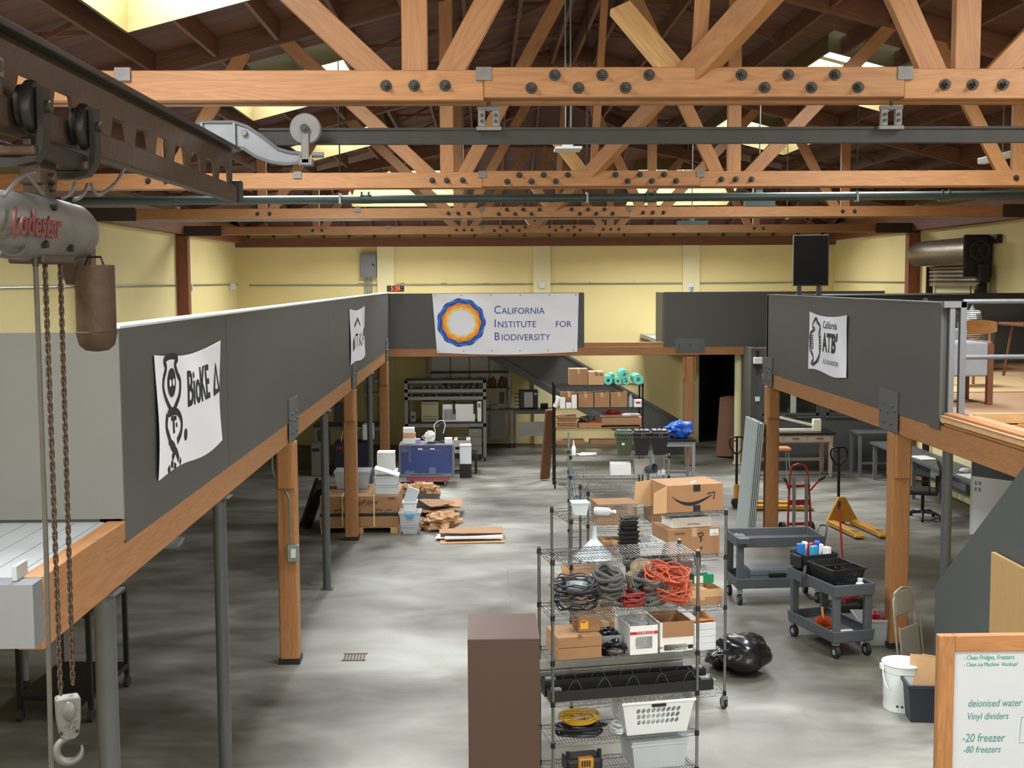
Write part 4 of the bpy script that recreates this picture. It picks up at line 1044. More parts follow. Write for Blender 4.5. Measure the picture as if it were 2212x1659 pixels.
mat('red_print', '#b3202c', .6, var=0); mat('blue_print', '#2a5da8', .6, var=0); mat('green_box', '#1d8a5b', .5, var=.05); mat('pink_box', '#c39aa6', .6, var=.05)
mat('orange_env', '#d98635', .7, var=.1); mat('teal_wrap', '#67d3bd', .35, var=.1, alpha=.9); mat('blue_bag', '#1f56b8', .4, var=.1)
mat('green_bin', '#3f4a33', .55, var=.08); mat('magenta', '#c65a8d', .6, var=0); mat('label_gray', '#8e9294', .5, var=.05)
mat('bag_clear', '#c7ccd0', .15, var=.1, alpha=.45); mat('bag_black', '#0e0f11', .25, var=.2, scale=8, coat=.3)
mat('red_paint', '#a32127', .4, var=.1); mat('yellow_paint', '#c08a2c', .45, var=.15, scale=10); mat('blue_top', '#2a6fb5', .4, var=.05)
# ------------------------------------------------------------------ brown locker in front
a, c = at(1010, 1381, Y=8.2), at(1166, 1381, Y=8.2)
zt = a.z; lw = c.x - a.x
lk = thing('metal_locker', 'tall plain brown metal locker beside the nearest wire shelves', 'locker', ((a.x + c.x) / 2, 8.2 + .32, 0))
mat('brown_metal', '#4d382f', .5, .1, var=.06, scale=4)
MB().box(-lw / 2, lw / 2, -.32, .32, .06, zt).obj('body', 'brown_metal', lk, bevel=.006)
MB().box(-lw / 2 + .03, lw / 2 - .03, -.28, .28, 0, .06).obj('plinth', 'dark_steel', lk)
MB().box(-lw / 2 + .002, lw / 2 - .002, -.322, -.318, .08, zt - .015).obj('back_panel', 'brown_metal', lk)
MB().box(-lw / 2 + .012, lw / 2 - .012, .32, .335, .09, zt - .02).obj('door', 'brown_metal', lk, bevel=.003)
# ------------------------------------------------------------------ nearest wire unit
S1 = [.12, .42, .75, 1.08, 1.44, 1.88]
u1 = wire_unit('chrome wire shelf unit nearest the camera, loaded with cords', (1.08, 9.87), .2, 1.24, .47, S1, 1.905)
z5 = 1.445
def pile(name, label, x, y, z, rx, ry, n, r, m, seed, hz, lift=0., unit=u1, cat='cord', tilt=None, pts=9):
    X, Y = on(unit, x, y)
    return tag(loops((X, Y, z + .006), rx, ry, n, r, seed, hz, lift, pts, tilt if tilt is not None else .2).obj(name, m, smooth=True), label, cat)
pile('cable_coil', 'thick coil of thin black cable at the left end of the cord shelf', -.36, -.02, z5, .20, .17, 16, .0065, 'black_cord', 3, .2, .05)
pile('rope_bundle', 'grey knotted rubber hose bundle in the middle of the cord shelf', -.08, .0, z5, .15, .15, 8, .017, 'gray_rope', 5, .24, .06)
pile('extension_cord', 'small tangle of red extension cord between two grey hose bundles', .10, -.06, z5, .14, .12, 14, .006, 'red_cord', 8, .11)
pile('rope_bundle', 'grey knotted hose bundle beside the orange extension cord', .24, -.04, z5, .14, .16, 7, .016, 'gray_rope', 12, .18, .05)
pile('extension_cord', 'bright orange extension cord heaped at the right end of the cord shelf', .42, .0, z5, .22, .2, 20, .0075, 'orange_cord', 21, .22, .08, tilt=.5)
X, Y = on(u1, -.30, .12)
tag(MB().lathe([(.045, .0), (.11, .0), (.125, .03), (.11, .075), (.05, .075), (.042, .04)], 24, T(X, Y, z5 + .12), False).obj('wrapped_coil', mat('wrap_gray', '#a9b0b3', .2, .2, var=.2, scale=30), smooth=True), 'coil wrapped in clear film on top of the black cable coil', 'coil')
X, Y = on(u1, .24, .15)
tag(blob((X, Y, z5 + .004), (.10, .08, .15), 4.2, amp=.3).obj('cloth_bag', 'burlap', smooth=True), 'crumpled khaki cloth bag behind the cords', 'bag')
# shelf with open cartons
z4 = 1.088
def box1(label, x, y, z, w, d, h, m, **k):
    X, Y = on(u1, x, y)
    return carton(label, 0, 0, 0, 0, 0, d, m, loc=(X, Y, z, w, h), rz=.2, **k)
box1('flat kraft box under another on the wire shelf, at the left end', -.38, -.03, z4, .36, .36, .09, 'cardboard', tape=False, group='flat kraft boxes')
b = box1('flat kraft box lying on an identical box at the left end', -.378, -.03, z4 + .094, .36, .36, .085, 'cardboard', tape=False, group='flat kraft boxes')
MB().cyl((0, -.181, .085), (0, -.183, .085), .02, n=12).obj('thumb_notch', 'cardboard_dark', b)
b = box1('small printed carton on top of the two flat kraft boxes', -.27, .0, z4 + .182, .18, .2, .12, 'cardboard', tape=False, stickers=[(.1, .45, .2, .7, 'yellow_print'), (.15, .35, .6, .8, 'orange_print')])
X, Y = on(u1, -.09, .05)
t = thing('speaker_tray', 'grey tray holding four round black speaker pods', 'tray', (X, Y, z4), .2)
MB().tub(.2, .26, .13, .006).obj('tray', 'label_gray', t)
for dx in (-.045, .045):
    for dy in (-.05, .05): MB().lathe([(.01, .02), (.042, .02), (.042, .14), (.03, .145), (.02, .135), (.01, .13)], 20, T(dx, dy, 0)).obj('pod', 'black_plastic', t, smooth=True)
X, Y = on(u1, -.09, -.17)
tag(blob((X, Y, z4), (.10, .06, .06), 9.1, amp=.35).obj('plastic_bag', 'bag_black', smooth=True), 'small crumpled bag of black parts on the carton shelf', 'bag')
b = box1('open white carton with red stripe holding plastic film', .15, -.01, z4, .23, .40, .23, 'paper', open_=True, flaps=.2, flapdir=(1,), stickers=[(.0, 1., .70, .80, 'red_print'), (.22, .8, .2, .62, 'label_gray'), (.24, .78, .22, .60, 'paper')], prints=[('CCS-8000 LCZ 8P', .55, .75, .085, 'paper'), ('______', .5, .28, .12, 'blue_print')])
MB().box(-.07, -.0, -.2045, -.2035, .07, .13).obj('line_drawing', 'label_gray', b)
blob((.0, .0, .14), (.09, .15, .05), 2.4, amp=.4).obj('plastic_film', 'bag_clear', b, smooth=True)
b = box1('open carton with brown flap folded over its white front', .43, -.01, z4, .28, .38, .24, 'paper', open_=True, flaps=.3, flapdir=(2, 3), stickers=[(.12, .80, .05, .24, 'ink'), (.125, .795, .06, .23, 'paper'), (.84, .98, .07, .2, 'ink'), (.9, 1., .5, .6, 'green_box')], prints=[('DATAELECTRONXW 12', .45, .145, .12, 'ink')])
MB().box(-.12, .14, -.198, -.192, .12, .245).obj('folded_flap', 'cardboard', b)
MB().tub(.27, .37, .235, .004).obj('lining', 'cardboard', b)
# long light bars
z3 = .756
for k, (lab, y, zz, L, hh, m, off) in enumerate((('black linear light housing, front one of the pair', -.16, z3, 1.36, .085, 'black_plastic', .06), ('black linear light housing, behind another on the shelf', -.02, z3 + .001, 1.36, .13, 'black_plastic', .05), ('long silver aluminium profile behind the black light housings', .13, z3, 1.28, .24, 'chrome', -.04))):
    X, Y = on(u1, off, y)
    t = thing('light_bar', lab, 'light bar', (X, Y, zz), .2)
    if m == 'chrome':
        for q in (0, .08, .16): MB().box(-L / 2, L / 2, -.03, .03, q, q + .075).obj('profile', mat('alu', '#b0b1b0', .35, .7, var=.1), t, bevel=.006)
    else:
        MB().tub(L, .11, hh, .006).obj('housing', m, t)
        for q in (-1, 1): MB().box(q * (L / 2 - .06) - .04, q * (L / 2 - .06) + .04, -.03, .03, hh - .02, hh + .008).obj('end_bracket', 'galv', t)
        for s in range(5):
            x = -L / 2 + .15 + s * .24
            MB().tube(curve_pts([(x, 0, hh - .05), (x + .03, -.02, hh + .04), (x + .09, .02, hh + .05), (x + .13, -.01, hh - .03)], 5), .0018, 4).obj('wire', 'galv', t)
# lower shelves
z2 = .426
X, Y = on(u1, -.34, -.05)
pile('cable_coil', 'flat coil of thick black cable under the yellow cord', -.34, -.05, z2, .22, .15, 9, .011, 'black_cord', 31, .06, pts=10)
tag(loops((X, Y, z2 + .10), .17, .12, 8, .006, 33, .04, .02, 10, .2).obj('extension_cord', 'yellow_cord', smooth=True), 'yellow extension cord lying on a black cable coil', 'cord')
pile('cable_coil', 'white cable bundled in a clear bag beside the laundry basket', -.04, -.1, z2, .05, .09, 8, .006, 'white_plastic', 35, .06)
X, Y = on(u1, .27, -.02)
lbk = thing('laundry_basket', 'white plastic laundry basket with rows of oval holes', 'basket', (X, Y, z2), .2)
def slotted(wb, db, wt, dt, hh, rows, cols, hw, hv, m, parent, u0=.16, v0=.3, du=None, dv=None, name='wall'):
    """four tub walls, each a lattice with real oval openings"""
    for k in range(4):
        L0, L1 = (wb, wt) if k % 2 == 0 else (db, dt)
        off0, off1 = (db / 2, dt / 2) if k % 2 == 0 else (wb / 2, wt / 2)
        n = cols if k % 2 == 0 else max(3, int(cols * db / wb))
        def PT(u, v): return Rz(k * math.pi / 2).to_3x3() @ Vector(((u - .5) * (L0 + (L1 - L0) * v), -(off0 + (off1 - off0) * v), v * hh))
        b = MB()
        def quad(u0_, u1_, v0_, v1_):
            b.add([PT(u0_, v0_), PT(u1_, v0_), PT(u1_, v1_), PT(u0_, v1_)], [(0, 1, 2, 3)])
        us, ue, vs_, ve = u0, 1 - u0, v0, v0 + rows * dv
        quad(0, 1, 0, vs_); quad(0, 1, ve, 1); quad(0, us, vs_, ve); quad(ue, 1, vs_, ve)
        cu, cv = (ue - us) / n, dv
        for i in range(n):
            for j in range(rows):
                cx_, cy_ = us + (i + .5) * cu, vs_ + (j + .5) * cv; S = 16; vs2 = []
                for q in range(S):
                    a = 2 * math.pi * q / S; ca, sa = math.cos(a), math.sin(a)
                    vs2.append(PT(cx_ + cu * hw * ca + cu * .12 * sa, cy_ + cv * hv * sa))
                    mx = max(abs(ca), abs(sa)); vs2.append(PT(cx_ + cu * .5 * ca / mx, cy_ + cv * .5 * sa / mx))
                b.add(vs2, [(2 * q, 2 * q + 1, (2 * q + 3) % (2 * S), (2 * q + 2) % (2 * S)) for q in range(S)])
        o = b.obj(name, m, parent)
        md = o.modifiers.new('thick', 'SOLIDIFY'); md.thickness = .004; md.offset = 0
slotted(.50, .34, .60, .42, .27, 3, 9, .40, .42, 'white_plastic', lbk, .17, .30, dv=.18, name='basket_wall')
MB().box(-.25, .25, -.17, .17, 0, .006).obj('basket_bottom', 'white_plastic', lbk)
MB().tube([(-.305, -.215, .27), (.305, -.215, .27), (.305, .215, .27), (-.305, .215, .27)], .012, 8, True).obj('rim', 'white_plastic', lbk, smooth=True)
MB().box(-.06, .06, -.222, -.205, .232, .262).obj('handle_slot', 'ink', lbk, bevel=.006)
z1 = .126
X, Y = on(u1, .3, .0)
ct = thing('storage_tote', 'clear plastic tote with lid on the lowest shelf of the nearest unit', 'tote', (X, Y, z1), .2)
MB().tub(.42, .33, .22, .005, .47, .37, lip=.012).obj('body', 'clear_plastic', ct); MB().box(-.245, .245, -.195, .195, .221, .237).obj('lid', 'clear_plastic', ct, bevel=.006)
X, Y = on(u1, -.32, -.06)
yt = thing('power_tool', 'black and yellow power tool on the lowest wire shelf', 'tool', (X, Y, z1), .2)
MB().box(-.15, .15, -.10, .10, 0, .13).obj('case', 'black_plastic', yt, bevel=.03, seg=3)
MB().box(-.06, .07, -.115, -.05, .05, .14).obj('grip', 'yellow_paint', yt, bevel=.015)
for q in range(4): MB().box(-.035 + q * .02, -.023 + q * .02, -.117, -.114, .07, .12).obj('vent', 'black', yt)
for s in (-1, 1): MB().cyl((s * .13, -.05, .12), (s * .13, -.05, .18), .018, n=10).obj('knob', 'black_plastic', yt)
# ------------------------------------------------------------------ second wire unit
S2 = [.165, .56, .99, 1.47, 1.89]
u2 = wire_unit('chrome wire shelf unit on casters, second from the camera, big parcel on top', (1.46, 11.6), .24, 1.56, .64, S2, 1.915, caster=.13)
def box2(label, x, y, z, w, d, h, m, unit=u2, rz=.24, **k):
    X, Y = on(unit, x, y); return carton(label, 0, 0, 0, 0, 0, d, m, loc=(X, Y, z, w, h), rz=rz, **k)
za = 1.897
b = box2('large parcel with curved black arrow print and side flap open on the top wire shelf', .47, -.04, za, .56, .42, .255, 'cardboard', tape=False)
MB().prism([(0, 0), (0, .25), (-.2, .21), (-.21, .02)], -.005, .0, T(-.28, -.2, 0) @ Rz(.55)).obj('side_flap', 'cardboard_light', b)
MB().prism([(0, 0), (0, .25), (-.15, .23), (-.16, .02)], -.005, .0, T(-.28, .2, 0) @ Rz(-.3)).obj('side_flap', 'cardboard_light', b)
MB().box(-.12, .04, -.09, -.06, .2555, .2565, Rz(.9)).obj('tape', 'label_gray', b)
MB().box(-.02, .05, -.2125, -.2105, .0, .06).obj('black_tape', 'ink', b)
MB().box(-.02, .05, -.2125, -.2105, .19, .255).obj('black_tape', 'ink', b)
ar = [(-.23 + .40 * i / 14, .15 - .075 * math.sin(math.pi * (i / 14) ** .85)) for i in range(15)]
vs = []
for i, (x, z) in enumerate(ar):
    q = .004 + .013 * math.sin(math.pi * i / 14); vs += [(x, -.2115, z + q), (x, -.2115, z - q)]
MB().add(vs, [(2 * i, 2 * i + 1, 2 * i + 3, 2 * i + 2) for i in range(14)]).obj('arrow_print', 'ink', b)
MB().tube([(.12, -.211, .165), (.195, -.211, .18), (.185, -.211, .11)], .006, 4).obj('arrow_head', 'ink', b)
X, Y = on(u2, -.60, -.06)
tb = thing('plastic_tub', 'small translucent tub at the left of the upper wire shelf', 'tub', (X, Y, za), .1); MB().tub(.11, .12, .12, .003, .15, .15, lip=.006, lipz=.008).obj('tub', 'frost_plastic', tb)
X, Y = on(u2, -.48, -.14)
bt = thing('plastic_bottle', 'clear plastic bottle lying beside the translucent tub', 'bottle', (X, Y, za), 0)
MB().lathe([(.01, 0), (.035, .0), (.038, .02), (.036, .13), (.015, .16), (.015, .18)], 16, T(0, 0, .04) @ Rz(1.2) @ Rx(math.pi / 2)).obj('bottle', 'clear_plastic', bt, smooth=True)
MB().cyl(tuple(T(0, 0, .04) @ Rz(1.2) @ Rx(math.pi / 2) @ Vector((0, 0, .18))), tuple(T(0, 0, .04) @ Rz(1.2) @ Rx(math.pi / 2) @ Vector((0, 0, .2))), .018, n=12).obj('cap', 'white_plastic', bt)
zb2 = 1.477
X, Y = on(u2, -.46, -.06)
fn = thing('funnel', 'large translucent white funnel standing upside down on the wire shelf', 'funnel', (X, Y, zb2))
MB().lathe([(.17, 0), (.175, .004), (.17, .03), (.05, .16), (.028, .19), (.022, .30), (.019, .30), (.024, .19), (.045, .16), (.165, .03), (.168, .0)], 28).obj('cone', 'frost_plastic', fn, smooth=True)
X, Y = on(u2, -.11, -.04)
MB_ = MB()
for q in range(8):
    t = thing('nursery_pot', ['black square pot at the bottom of the nested pot stack', 'black square pot second from the bottom of the nested stack', 'black square pot third from the bottom of the nested stack', 'black square pot fourth from the bottom of the nested stack', 'black square pot fourth from the top of the nested stack', 'smaller black pot third from the top of the nested stack', 'smaller black pot second from the top of the nested stack', 'smaller black pot topmost of the nested stack'][q], 'pot', (X, Y, zb2 + q * .042), .24, 'nested black pots')
    s = .15 if q < 5 else .13
    MB().tub(s * .8, s * .8, .075, .004, s, s, lip=.008, lipz=.014).obj('pot', 'black_plastic', t)
X, Y = on(u2, .08, .02)
wt = thing('plastic_tub', 'white plastic tub holding a clear bag beside the pot stack', 'tub', (X, Y, zb2), .24); MB().tub(.2, .28, .13, .004, .24, .33, lip=.01).obj('tub', 'white_plastic', wt)
blob((0, 0, .05), (.08, .11, .06), 3.3, amp=.35).obj('bag', 'bag_clear', wt, smooth=True)
b = box2('brown carton with black curl logo and white shipping label', .48, .0, zb2, .52, .42, .25, 'cardboard', stickers=[(.8, .97, .7, .95, 'paper'), (.82, .95, .74, .78, 'label_gray')])
MB().tube([(.03, -.212, .20), (.08, -.212, .21), (.095, -.212, .19), (.06, -.212, .17), (.05, -.212, .18), (.075, -.212, .15), (.06, -.212, .12)], .006, 4).obj('curl_logo', 'ink', b)
text('SF', .04, 'ink', b, T(.07, -.212, .06) @ FACE_CAM); text('LCB RG', .03, 'ink', b, T(-.15, -.212, .21) @ FACE_CAM)
b = box2('flat dusty white box lying on the brown carton under the parcel', .48, -.02, zb2 + .252, .40, .26, .095, 'paper', tape=False, prints=[('SMT PBTubes', .55, .3, .24, 'ink')])
MB().box(-.2, .2, -.13, .13, .0955, .097).obj('printed_top', 'label_gray', b)
zc_ = .997
b = box2('open carton with flaps up behind the black cable coil', -.50, .0, zc_, .36, .36, .26, 'cardboard', open_=True, flaps=.9)
MB().cyl((.04, .02, .02), (.04, .02, .3), .05, n=16).obj('paper_roll', 'paper', b)
X, Y = on(u2, .10, .02)
gb = thing('waste_bin', 'dark grey round plastic bin behind the cords', 'bin', (X, Y, zc_)); MB().lathe([(.01, 0), (.18, 0), (.21, .36), (.235, .37), (.235, .42), (.205, .42), (.175, .02), (.01, .02)], 32).obj('bin', 'gray_bin', gb, smooth=True)
b = box2('green and white glove box on the right of the second unit', .60, -.10, zc_ + .19, .20, .14, .085, 'green_box', tape=False, stickers=[(.0, .45, .1, .9, 'paper')])
box2('cardboard tray box under the green glove box', .55, -.05, zc_, .40, .40, .075, 'cardboard', group='cardboard trays')
box2('cardboard tray box stacked on another below the glove box', .55, -.05, zc_ + .078, .40, .40, .075, 'cardboard_light', open_=True, group='cardboard trays')
box2('dull pink small box behind the glove box', .5, .12, zc_ + .157, .16, .16, .2, 'pink_box', tape=False)
X, Y = on(u2, .56, -.08); tag(blob((X, Y, zc_ + .278), (.13, .09, .03), 6.6, amp=.4).obj('plastic_bag', 'bag_clear', smooth=True), 'crumpled clear bag on top of the green glove box', 'bag')
zd = .567
for q in range(4):
    box2(['white flat carton at the bottom of the white stack', 'white flat carton second in the white stack', 'white flat carton third in the white stack', 'white flat carton topmost under the orange envelope'][q], .58, -.1, zd + q * .066, .22, .3, .064, 'white_plastic', tape=False, group='white stacked cartons')
X, Y = on(u2, .58, -.1)
tag(MB().grid(lambda u, v: Vector((X, Y, zd + .268)) + Rz(.3) @ Vector(((u - .5) * .24, (v - .5) * .28, .012 * math.sin(5 * u) * math.sin(4 * v) + .012)), 8, 8, (0, 0, .008)).obj('envelope', 'orange_env', smooth=True), 'padded orange envelope lying on the white carton stack', 'envelope')
box2('long kraft carton printed with dark letters behind the flat boxes', -.3, .05, zd + .0, .6, .3, .3, 'cardboard_light', prints=[('SEI3321', .7, .75, .2, 'ink')])
X, Y = on(u2, .52, -.08); tag(blob((X, Y, .172), (.2, .12, .05), 7.7, amp=.35).obj('plastic_bag', 'bag_clear', smooth=True), 'clear plastic bags on the lowest shelf of the second unit', 'bag')
# ------------------------------------------------------------------ third wire unit
u3 = wire_unit('chrome wire shelf unit, third from the camera, with printed cartons', (1.72, 13.75), .12, 1.25, .47, [.2, .6, 1.02, 1.38, 1.74], 1.77)
def box3(*a, **k): return box2(*a, unit=u3, rz=.12, **k)
box3('flat kraft carton with black capitals, upper of two under the wire top', -.28, -.05, 1.388 + .115, .44, .36, .11, 'cardboard', tape=False, prints=[('VEVOR', .55, .6, .5, 'ink')], group='printed flat cartons')
box3('flat kraft carton below its twin on the third unit', -.28, -.05, 1.388, .44, .36, .11, 'cardboard', tape=False, group='printed flat cartons')
b = box3('small pale carton with line drawing in front of the twin cartons', -.12, -.14, 1.028, .22, .16, .30, 'cardboard_light', tape=False)
box3('open kraft carton at the right of the third unit', .25, -.05, 1.388, .3, .32, .26, 'cardboard_dark', open_=True, flaps=.5)
box3('kraft carton with white label on the third unit', -.3, -.05, 1.028, .26, .3, .16, 'cardboard', stickers=[(.6, .85, .3, .5, 'paper')], prints=[('At Digital Recorder', .5, .75, .16, 'ink')])
box3('white flat box on the third unit behind the pots', .2, -.05, 1.028, .5, .3, .1, 'paper', tape=False)
# ------------------------------------------------------------------ fourth wire unit with lidded bins
u4 = wire_unit('grey-post wire shelf unit carrying three lidded dark bins', (1.76, 16.1), -.02, 1.30, .55, [.3, .75, 1.15, 1.54, 1.80], 1.83, pm='galv', ext={2: .22, 0: .0})
zt = 1.808
for k, (xx, m, lab) in enumerate(((1349, 'green_bin', 'olive green lidded bin, leftmost of the three on the wire shelf'), (1387, 'black_plastic', 'black lidded bin in the middle of three on the wire shelf'), (1425, 'black_plastic', 'black lidded bin, rightmost of three on the wire shelf'))):
    X = at(xx, 960, Y=15.95).x
    t = thing('lidded_bin', lab, 'bin', (X, 16.0, zt), 0, 'lidded bins')
    MB().tub(.15, .16, .25, .006, .205, .21, lip=.012, lipz=.03).obj('body', m, t)
    MB().box(-.115, .115, -.12, .12, .251, .30).obj('lid', m, t, bevel=.02, seg=3)
    MB().box(-.10, .10, -.10, .10, .30, .318).obj('lid_top', m, t, bevel=.012)
    MB().tube([(-.03, 0, .318), (-.025, 0, .345), (.025, 0, .345), (.03, 0, .318)], .008, 6).obj('handle', m, t)
    for dx in (-.02, .012): MB().box(dx, dx + .012, -.135, -.12, .22, .28).obj('latch', 'gray_bin', t)
    if k == 0: MB().box(-.04, -.005, -.098, -.094, .13, .165).obj('sticker', 'paper', t)
def box4(*a, **k): return box2(*a, unit=u4, rz=-.02, **k)
box4('white carton on the shelf below the olive bin', .02, -.1, 1.548, .26, .2, .15, 'paper', tape=False, prints=[('-----', .5, .55, .15, 'label_gray')])
b = box4('grey beige carton leaning beside the white carton', .30, -.05, 1.548, .2, .2, .18, mat('beige', '#a39d92', .7, var=.05), tape=False)
X, Y = on(u4, .36, -.16); t = thing('grey_cup', 'dark grey plastic cup tipped on its side', 'cup', (X, Y, 1.548), 0); MB().lathe([(.045, 0), (.065, .14), (.06, .14), (.04, .006)], 20, T(0, 0, .066) @ Rz(.7) @ Rx(1.35)).obj('cup', 'gray_bin', t, smooth=True)
for k, (dx, m, lab) in enumerate(((.50, 'blue_top', 'small blue capped jar on the bin unit'), (.57, 'orange_env', 'small orange bottle at the right end of the bin unit'))):
    X, Y = on(u4, dx, -.16); t = thing('small_bottle', lab, 'bottle', (X, Y, 1.548)); MB().lathe([(.01, 0), (.028, 0), (.028, .05), (.015, .06)], 14).obj('bottle', 'frost_plastic', t, smooth=True); MB().cyl((0, 0, .06), (0, 0, .078), .018, n=12).obj('cap', m, t)
X, Y = on(u4, -.42, -.1); tag(MB().cbox((X, Y, zt + .004), (.22, .16, .006), Rz(.3)).cbox((X + .03, Y + .02, zt + .01), (.2, .14, .004), Rz(-.2)).obj('paper_sheets', 'paper'), 'loose white papers on the top shelf left of the olive bin', 'paper')
X, Y = on(u4, -.585, -.16); t = thing('spray_bottle', 'white squeeze bottle on the corner of the bin unit', 'bottle', (X, Y, zt)); MB().lathe([(.01, 0), (.026, 0), (.026, .1), (.01, .13)], 14).obj('bottle', 'white_plastic', t, smooth=True); MB().lathe([(.01, .13), (.008, .16), (.003, .2)], 10).obj('nozzle', 'white_plastic', t)
X, Y = on(u4, -.52, -.2)
rs = thing('retort_stand', 'bundle of leaning metal lab rods with blue clamps at the left shelf end', 'lab stand', (X, Y, 1.158))
for q, (x0, x1, y1, z1) in enumerate(((-.05, -.16, 0, .62), (-.02, -.11, .05, .66), (0, .08, .02, .5), (.02, -.22, -.04, .3), (.03, .1, 0, .22), (-.04, .16, -.02, .36))):
    MB().cyl((x0, 0, .004), (x1, y1, z1), .006, n=8).obj('rod', 'galv', rs)
for x, z in ((-.10, .22), (-.03, .12), (-.13, .38)):
    MB().cbox((x, 0, z), (.04, .03, .03)).cyl((x, -.03, z), (x + .12, -.03, z + .02), .006, n=6).obj('clamp', 'blue_print', rs)
MB().tube([(-.22 + .05 * math.cos(a), .05 * math.sin(a) - .02, .28) for a in [k * .63 for k in range(10)]], .004, 5, True).obj('ring_clamp', 'dark_steel', rs)
# ------------------------------------------------------------------ black rack at the back
YR = 24.1
XA, XB = at(1196, 850, Y=YR).x, at(1391, 850, Y=YR).x
ZR = [.12, .46, .85, 1.17, 1.58, 2.02]
rk = wire_unit('tall black wire rack stacked with cartons in front of the stairs', ((XA + XB) / 2, YR + .28), 0, XB - XA, .56, ZR, 2.05, m='black_steel', pr=.018, group='wire shelving units')
def rb_(label, x0, x1, y0, y1, zs, d=.38, m='cardboard', **k): return carton(label, x0, x1, y0, y1, YR + .03, d, m, zb=zs + .008, **k)
zt = ZR[-1]
rb_('taller carton at left on top of the black rack', 1230, 1270, 797, 836, zt)
rb_('shorter carton beside the taller one on top of the black rack', 1271, 1305, 803, 836, zt, m='cardboard_light', stickers=[(.45, .65, .7, .85, 'cardboard_dark'), (.7, .9, .7, .85, 'cardboard_dark')])
for k, (xx, yy, r) in enumerate(((1314, 826, .085), (1335, 828, .07), (1353, 829, .065), (1379, 825, .10), (1324, 814, .05), (1349, 809, .095))):
    X = at(xx, yy, Y=YR).x; z = zt + .008 + (r if k < 4 else .14 + r * .6)
    L = .5; lab = ['pale teal foam roll at the left end of the roll heap', 'pale teal foam roll second from the left in the heap', 'pale teal foam roll third from the left in the heap', 'thick pale teal foam roll at the far right end', 'thin pale teal roll lying on the left rolls', 'fat pale teal roll on top of the heap'][k]
    tag(MB().lathe([(r * .4, 0), (r, 0), (r, L), (r * .4, L), (r * .35, L * .5)], 22, T(X, YR + .02, z) @ Rx(-math.pi / 2) @ T(0, 0, 0), False).obj('foam_roll', 'teal_wrap', smooth=True), lab, 'roll', 'teal foam rolls')
z = ZR[-2]
rb_('kraft carton behind the white tube boxes on the rack', 1212, 1247, 848, 885, z, m='cardboard_dark', d=.3)
for k, (a_, b_, y0) in enumerate(((1210, 1221, 859), (1223, 1234, 870), (1235, 1246, 854))):
    carton(['tall white tube box, left of three on the rack', 'short white tube box between two taller ones', 'tallest white tube box, right of three on the rack'][k], a_, b_, y0, 885, YR - .06, .09, 'paper', zb=z + .008, tape=False, name='tube_box', group='white tube boxes')
rb_('kraft carton with torn tape, left of three in a row', 1249, 1282, 850, 885, z, prints=())
rb_('kraft carton in the middle of three in a row on the rack', 1284, 1317, 848, 885, z)
rb_('kraft carton at the right of three in a row on the rack', 1319, 1355, 847, 885, z)
rb_('small white carton with red print at the right rack end', 1370, 1387, 864, 882, z, d=.2, m='paper', tape=False, stickers=[(.2, .8, .5, .75, 'red_print')])
X = at(1362, 870, Y=YR + .1).x; t = thing('small_bottle', 'clear bottle between the cartons and the red-printed box', 'bottle', (X, YR + .1, z + .008)); MB().lathe([(.01, 0), (.04, 0), (.04, .18), (.015, .23), (.015, .26)], 14).obj('bottle', 'clear_plastic', t, smooth=True); MB().cyl((0, 0, .26), (0, 0, .28), .018, n=10).obj('cap', 'dark_steel', t)
X = at(1203, 875, Y=YR).x; tag(MB().cbox((X, YR + .1, z + .12), (.08, .2, .22), Ry(.3)).obj('paper_bundle', 'paper', bevel=.01), 'white paper bundle at the left end of the rack shelf', 'paper')
z = ZR[-3]
for k in range(5):
    rb_(['folded brown carton at the bottom of the flat rack pile', 'folded brown carton second from the bottom of the flat rack pile', 'folded brown carton in the middle of the flat rack pile', 'folded brown carton second from the top of the flat rack pile', 'folded brown carton on top of the flat rack pile'][k], 1199 + (k % 2) * 4, 1242 + (k * 3) % 5, 0, 0, z + k * .052, h=.045, tape=False, m='cardboard_dark' if k % 2 else 'cardboard', group='flat folded cartons', name='folded_carton')
t = rb_('shallow open carton tray with green and red bags', 1250, 1299, 913, 931, z, open_=True)
for k, (m, dx, zz) in enumerate((('red_paint', .02, .06), ('green_bin', -.05, .12))): blob((dx, 0, zz), (.16, .14, .05), 3 + k, amp=.3).obj('bag', m, t, smooth=True)
rb_('long flat kraft carton with papers on its top', 1300, 1388, 902, 921, z + .075, tape=False)
rb_('long flat kraft carton underneath another on the rack', 1302, 1389, 922, 931, z, m='cardboard_dark', tape=False)
X = at(1312, 895, Y=YR + .1).x; tag(blob((X + .1, YR + .12, z + .265), (.16, .1, .04), 5.5, amp=.5).obj('red_netting', 'red_paint', smooth=True), 'crumpled red netting on the long rack carton', 'netting')
X = at(1362, 895, Y=YR + .1).x; tag(MB().cbox((X, YR + .16, z + .268), (.36, .24, .01), Rz(.1)).cbox((X - .03, YR + .14, z + .278), (.3, .2, .008), Rz(-.1)).obj('paper_sheets', 'paper'), 'white papers lying at the right of the long rack carton', 'paper')
z = ZR[-4]
for k, (x0, x1) in enumerate(((1202, 1262), (1275, 1335), (1340, 1385))):
    rb_(['flat brown cardboard stack at left on the lower rack shelf', 'flat brown cardboard stack in the middle of the lower rack shelf', 'flat brown cardboard stack at right of the lower rack shelf'][k], x0, x1, 0, 0, z, h=.09, m='cardboard_dark', tape=False)
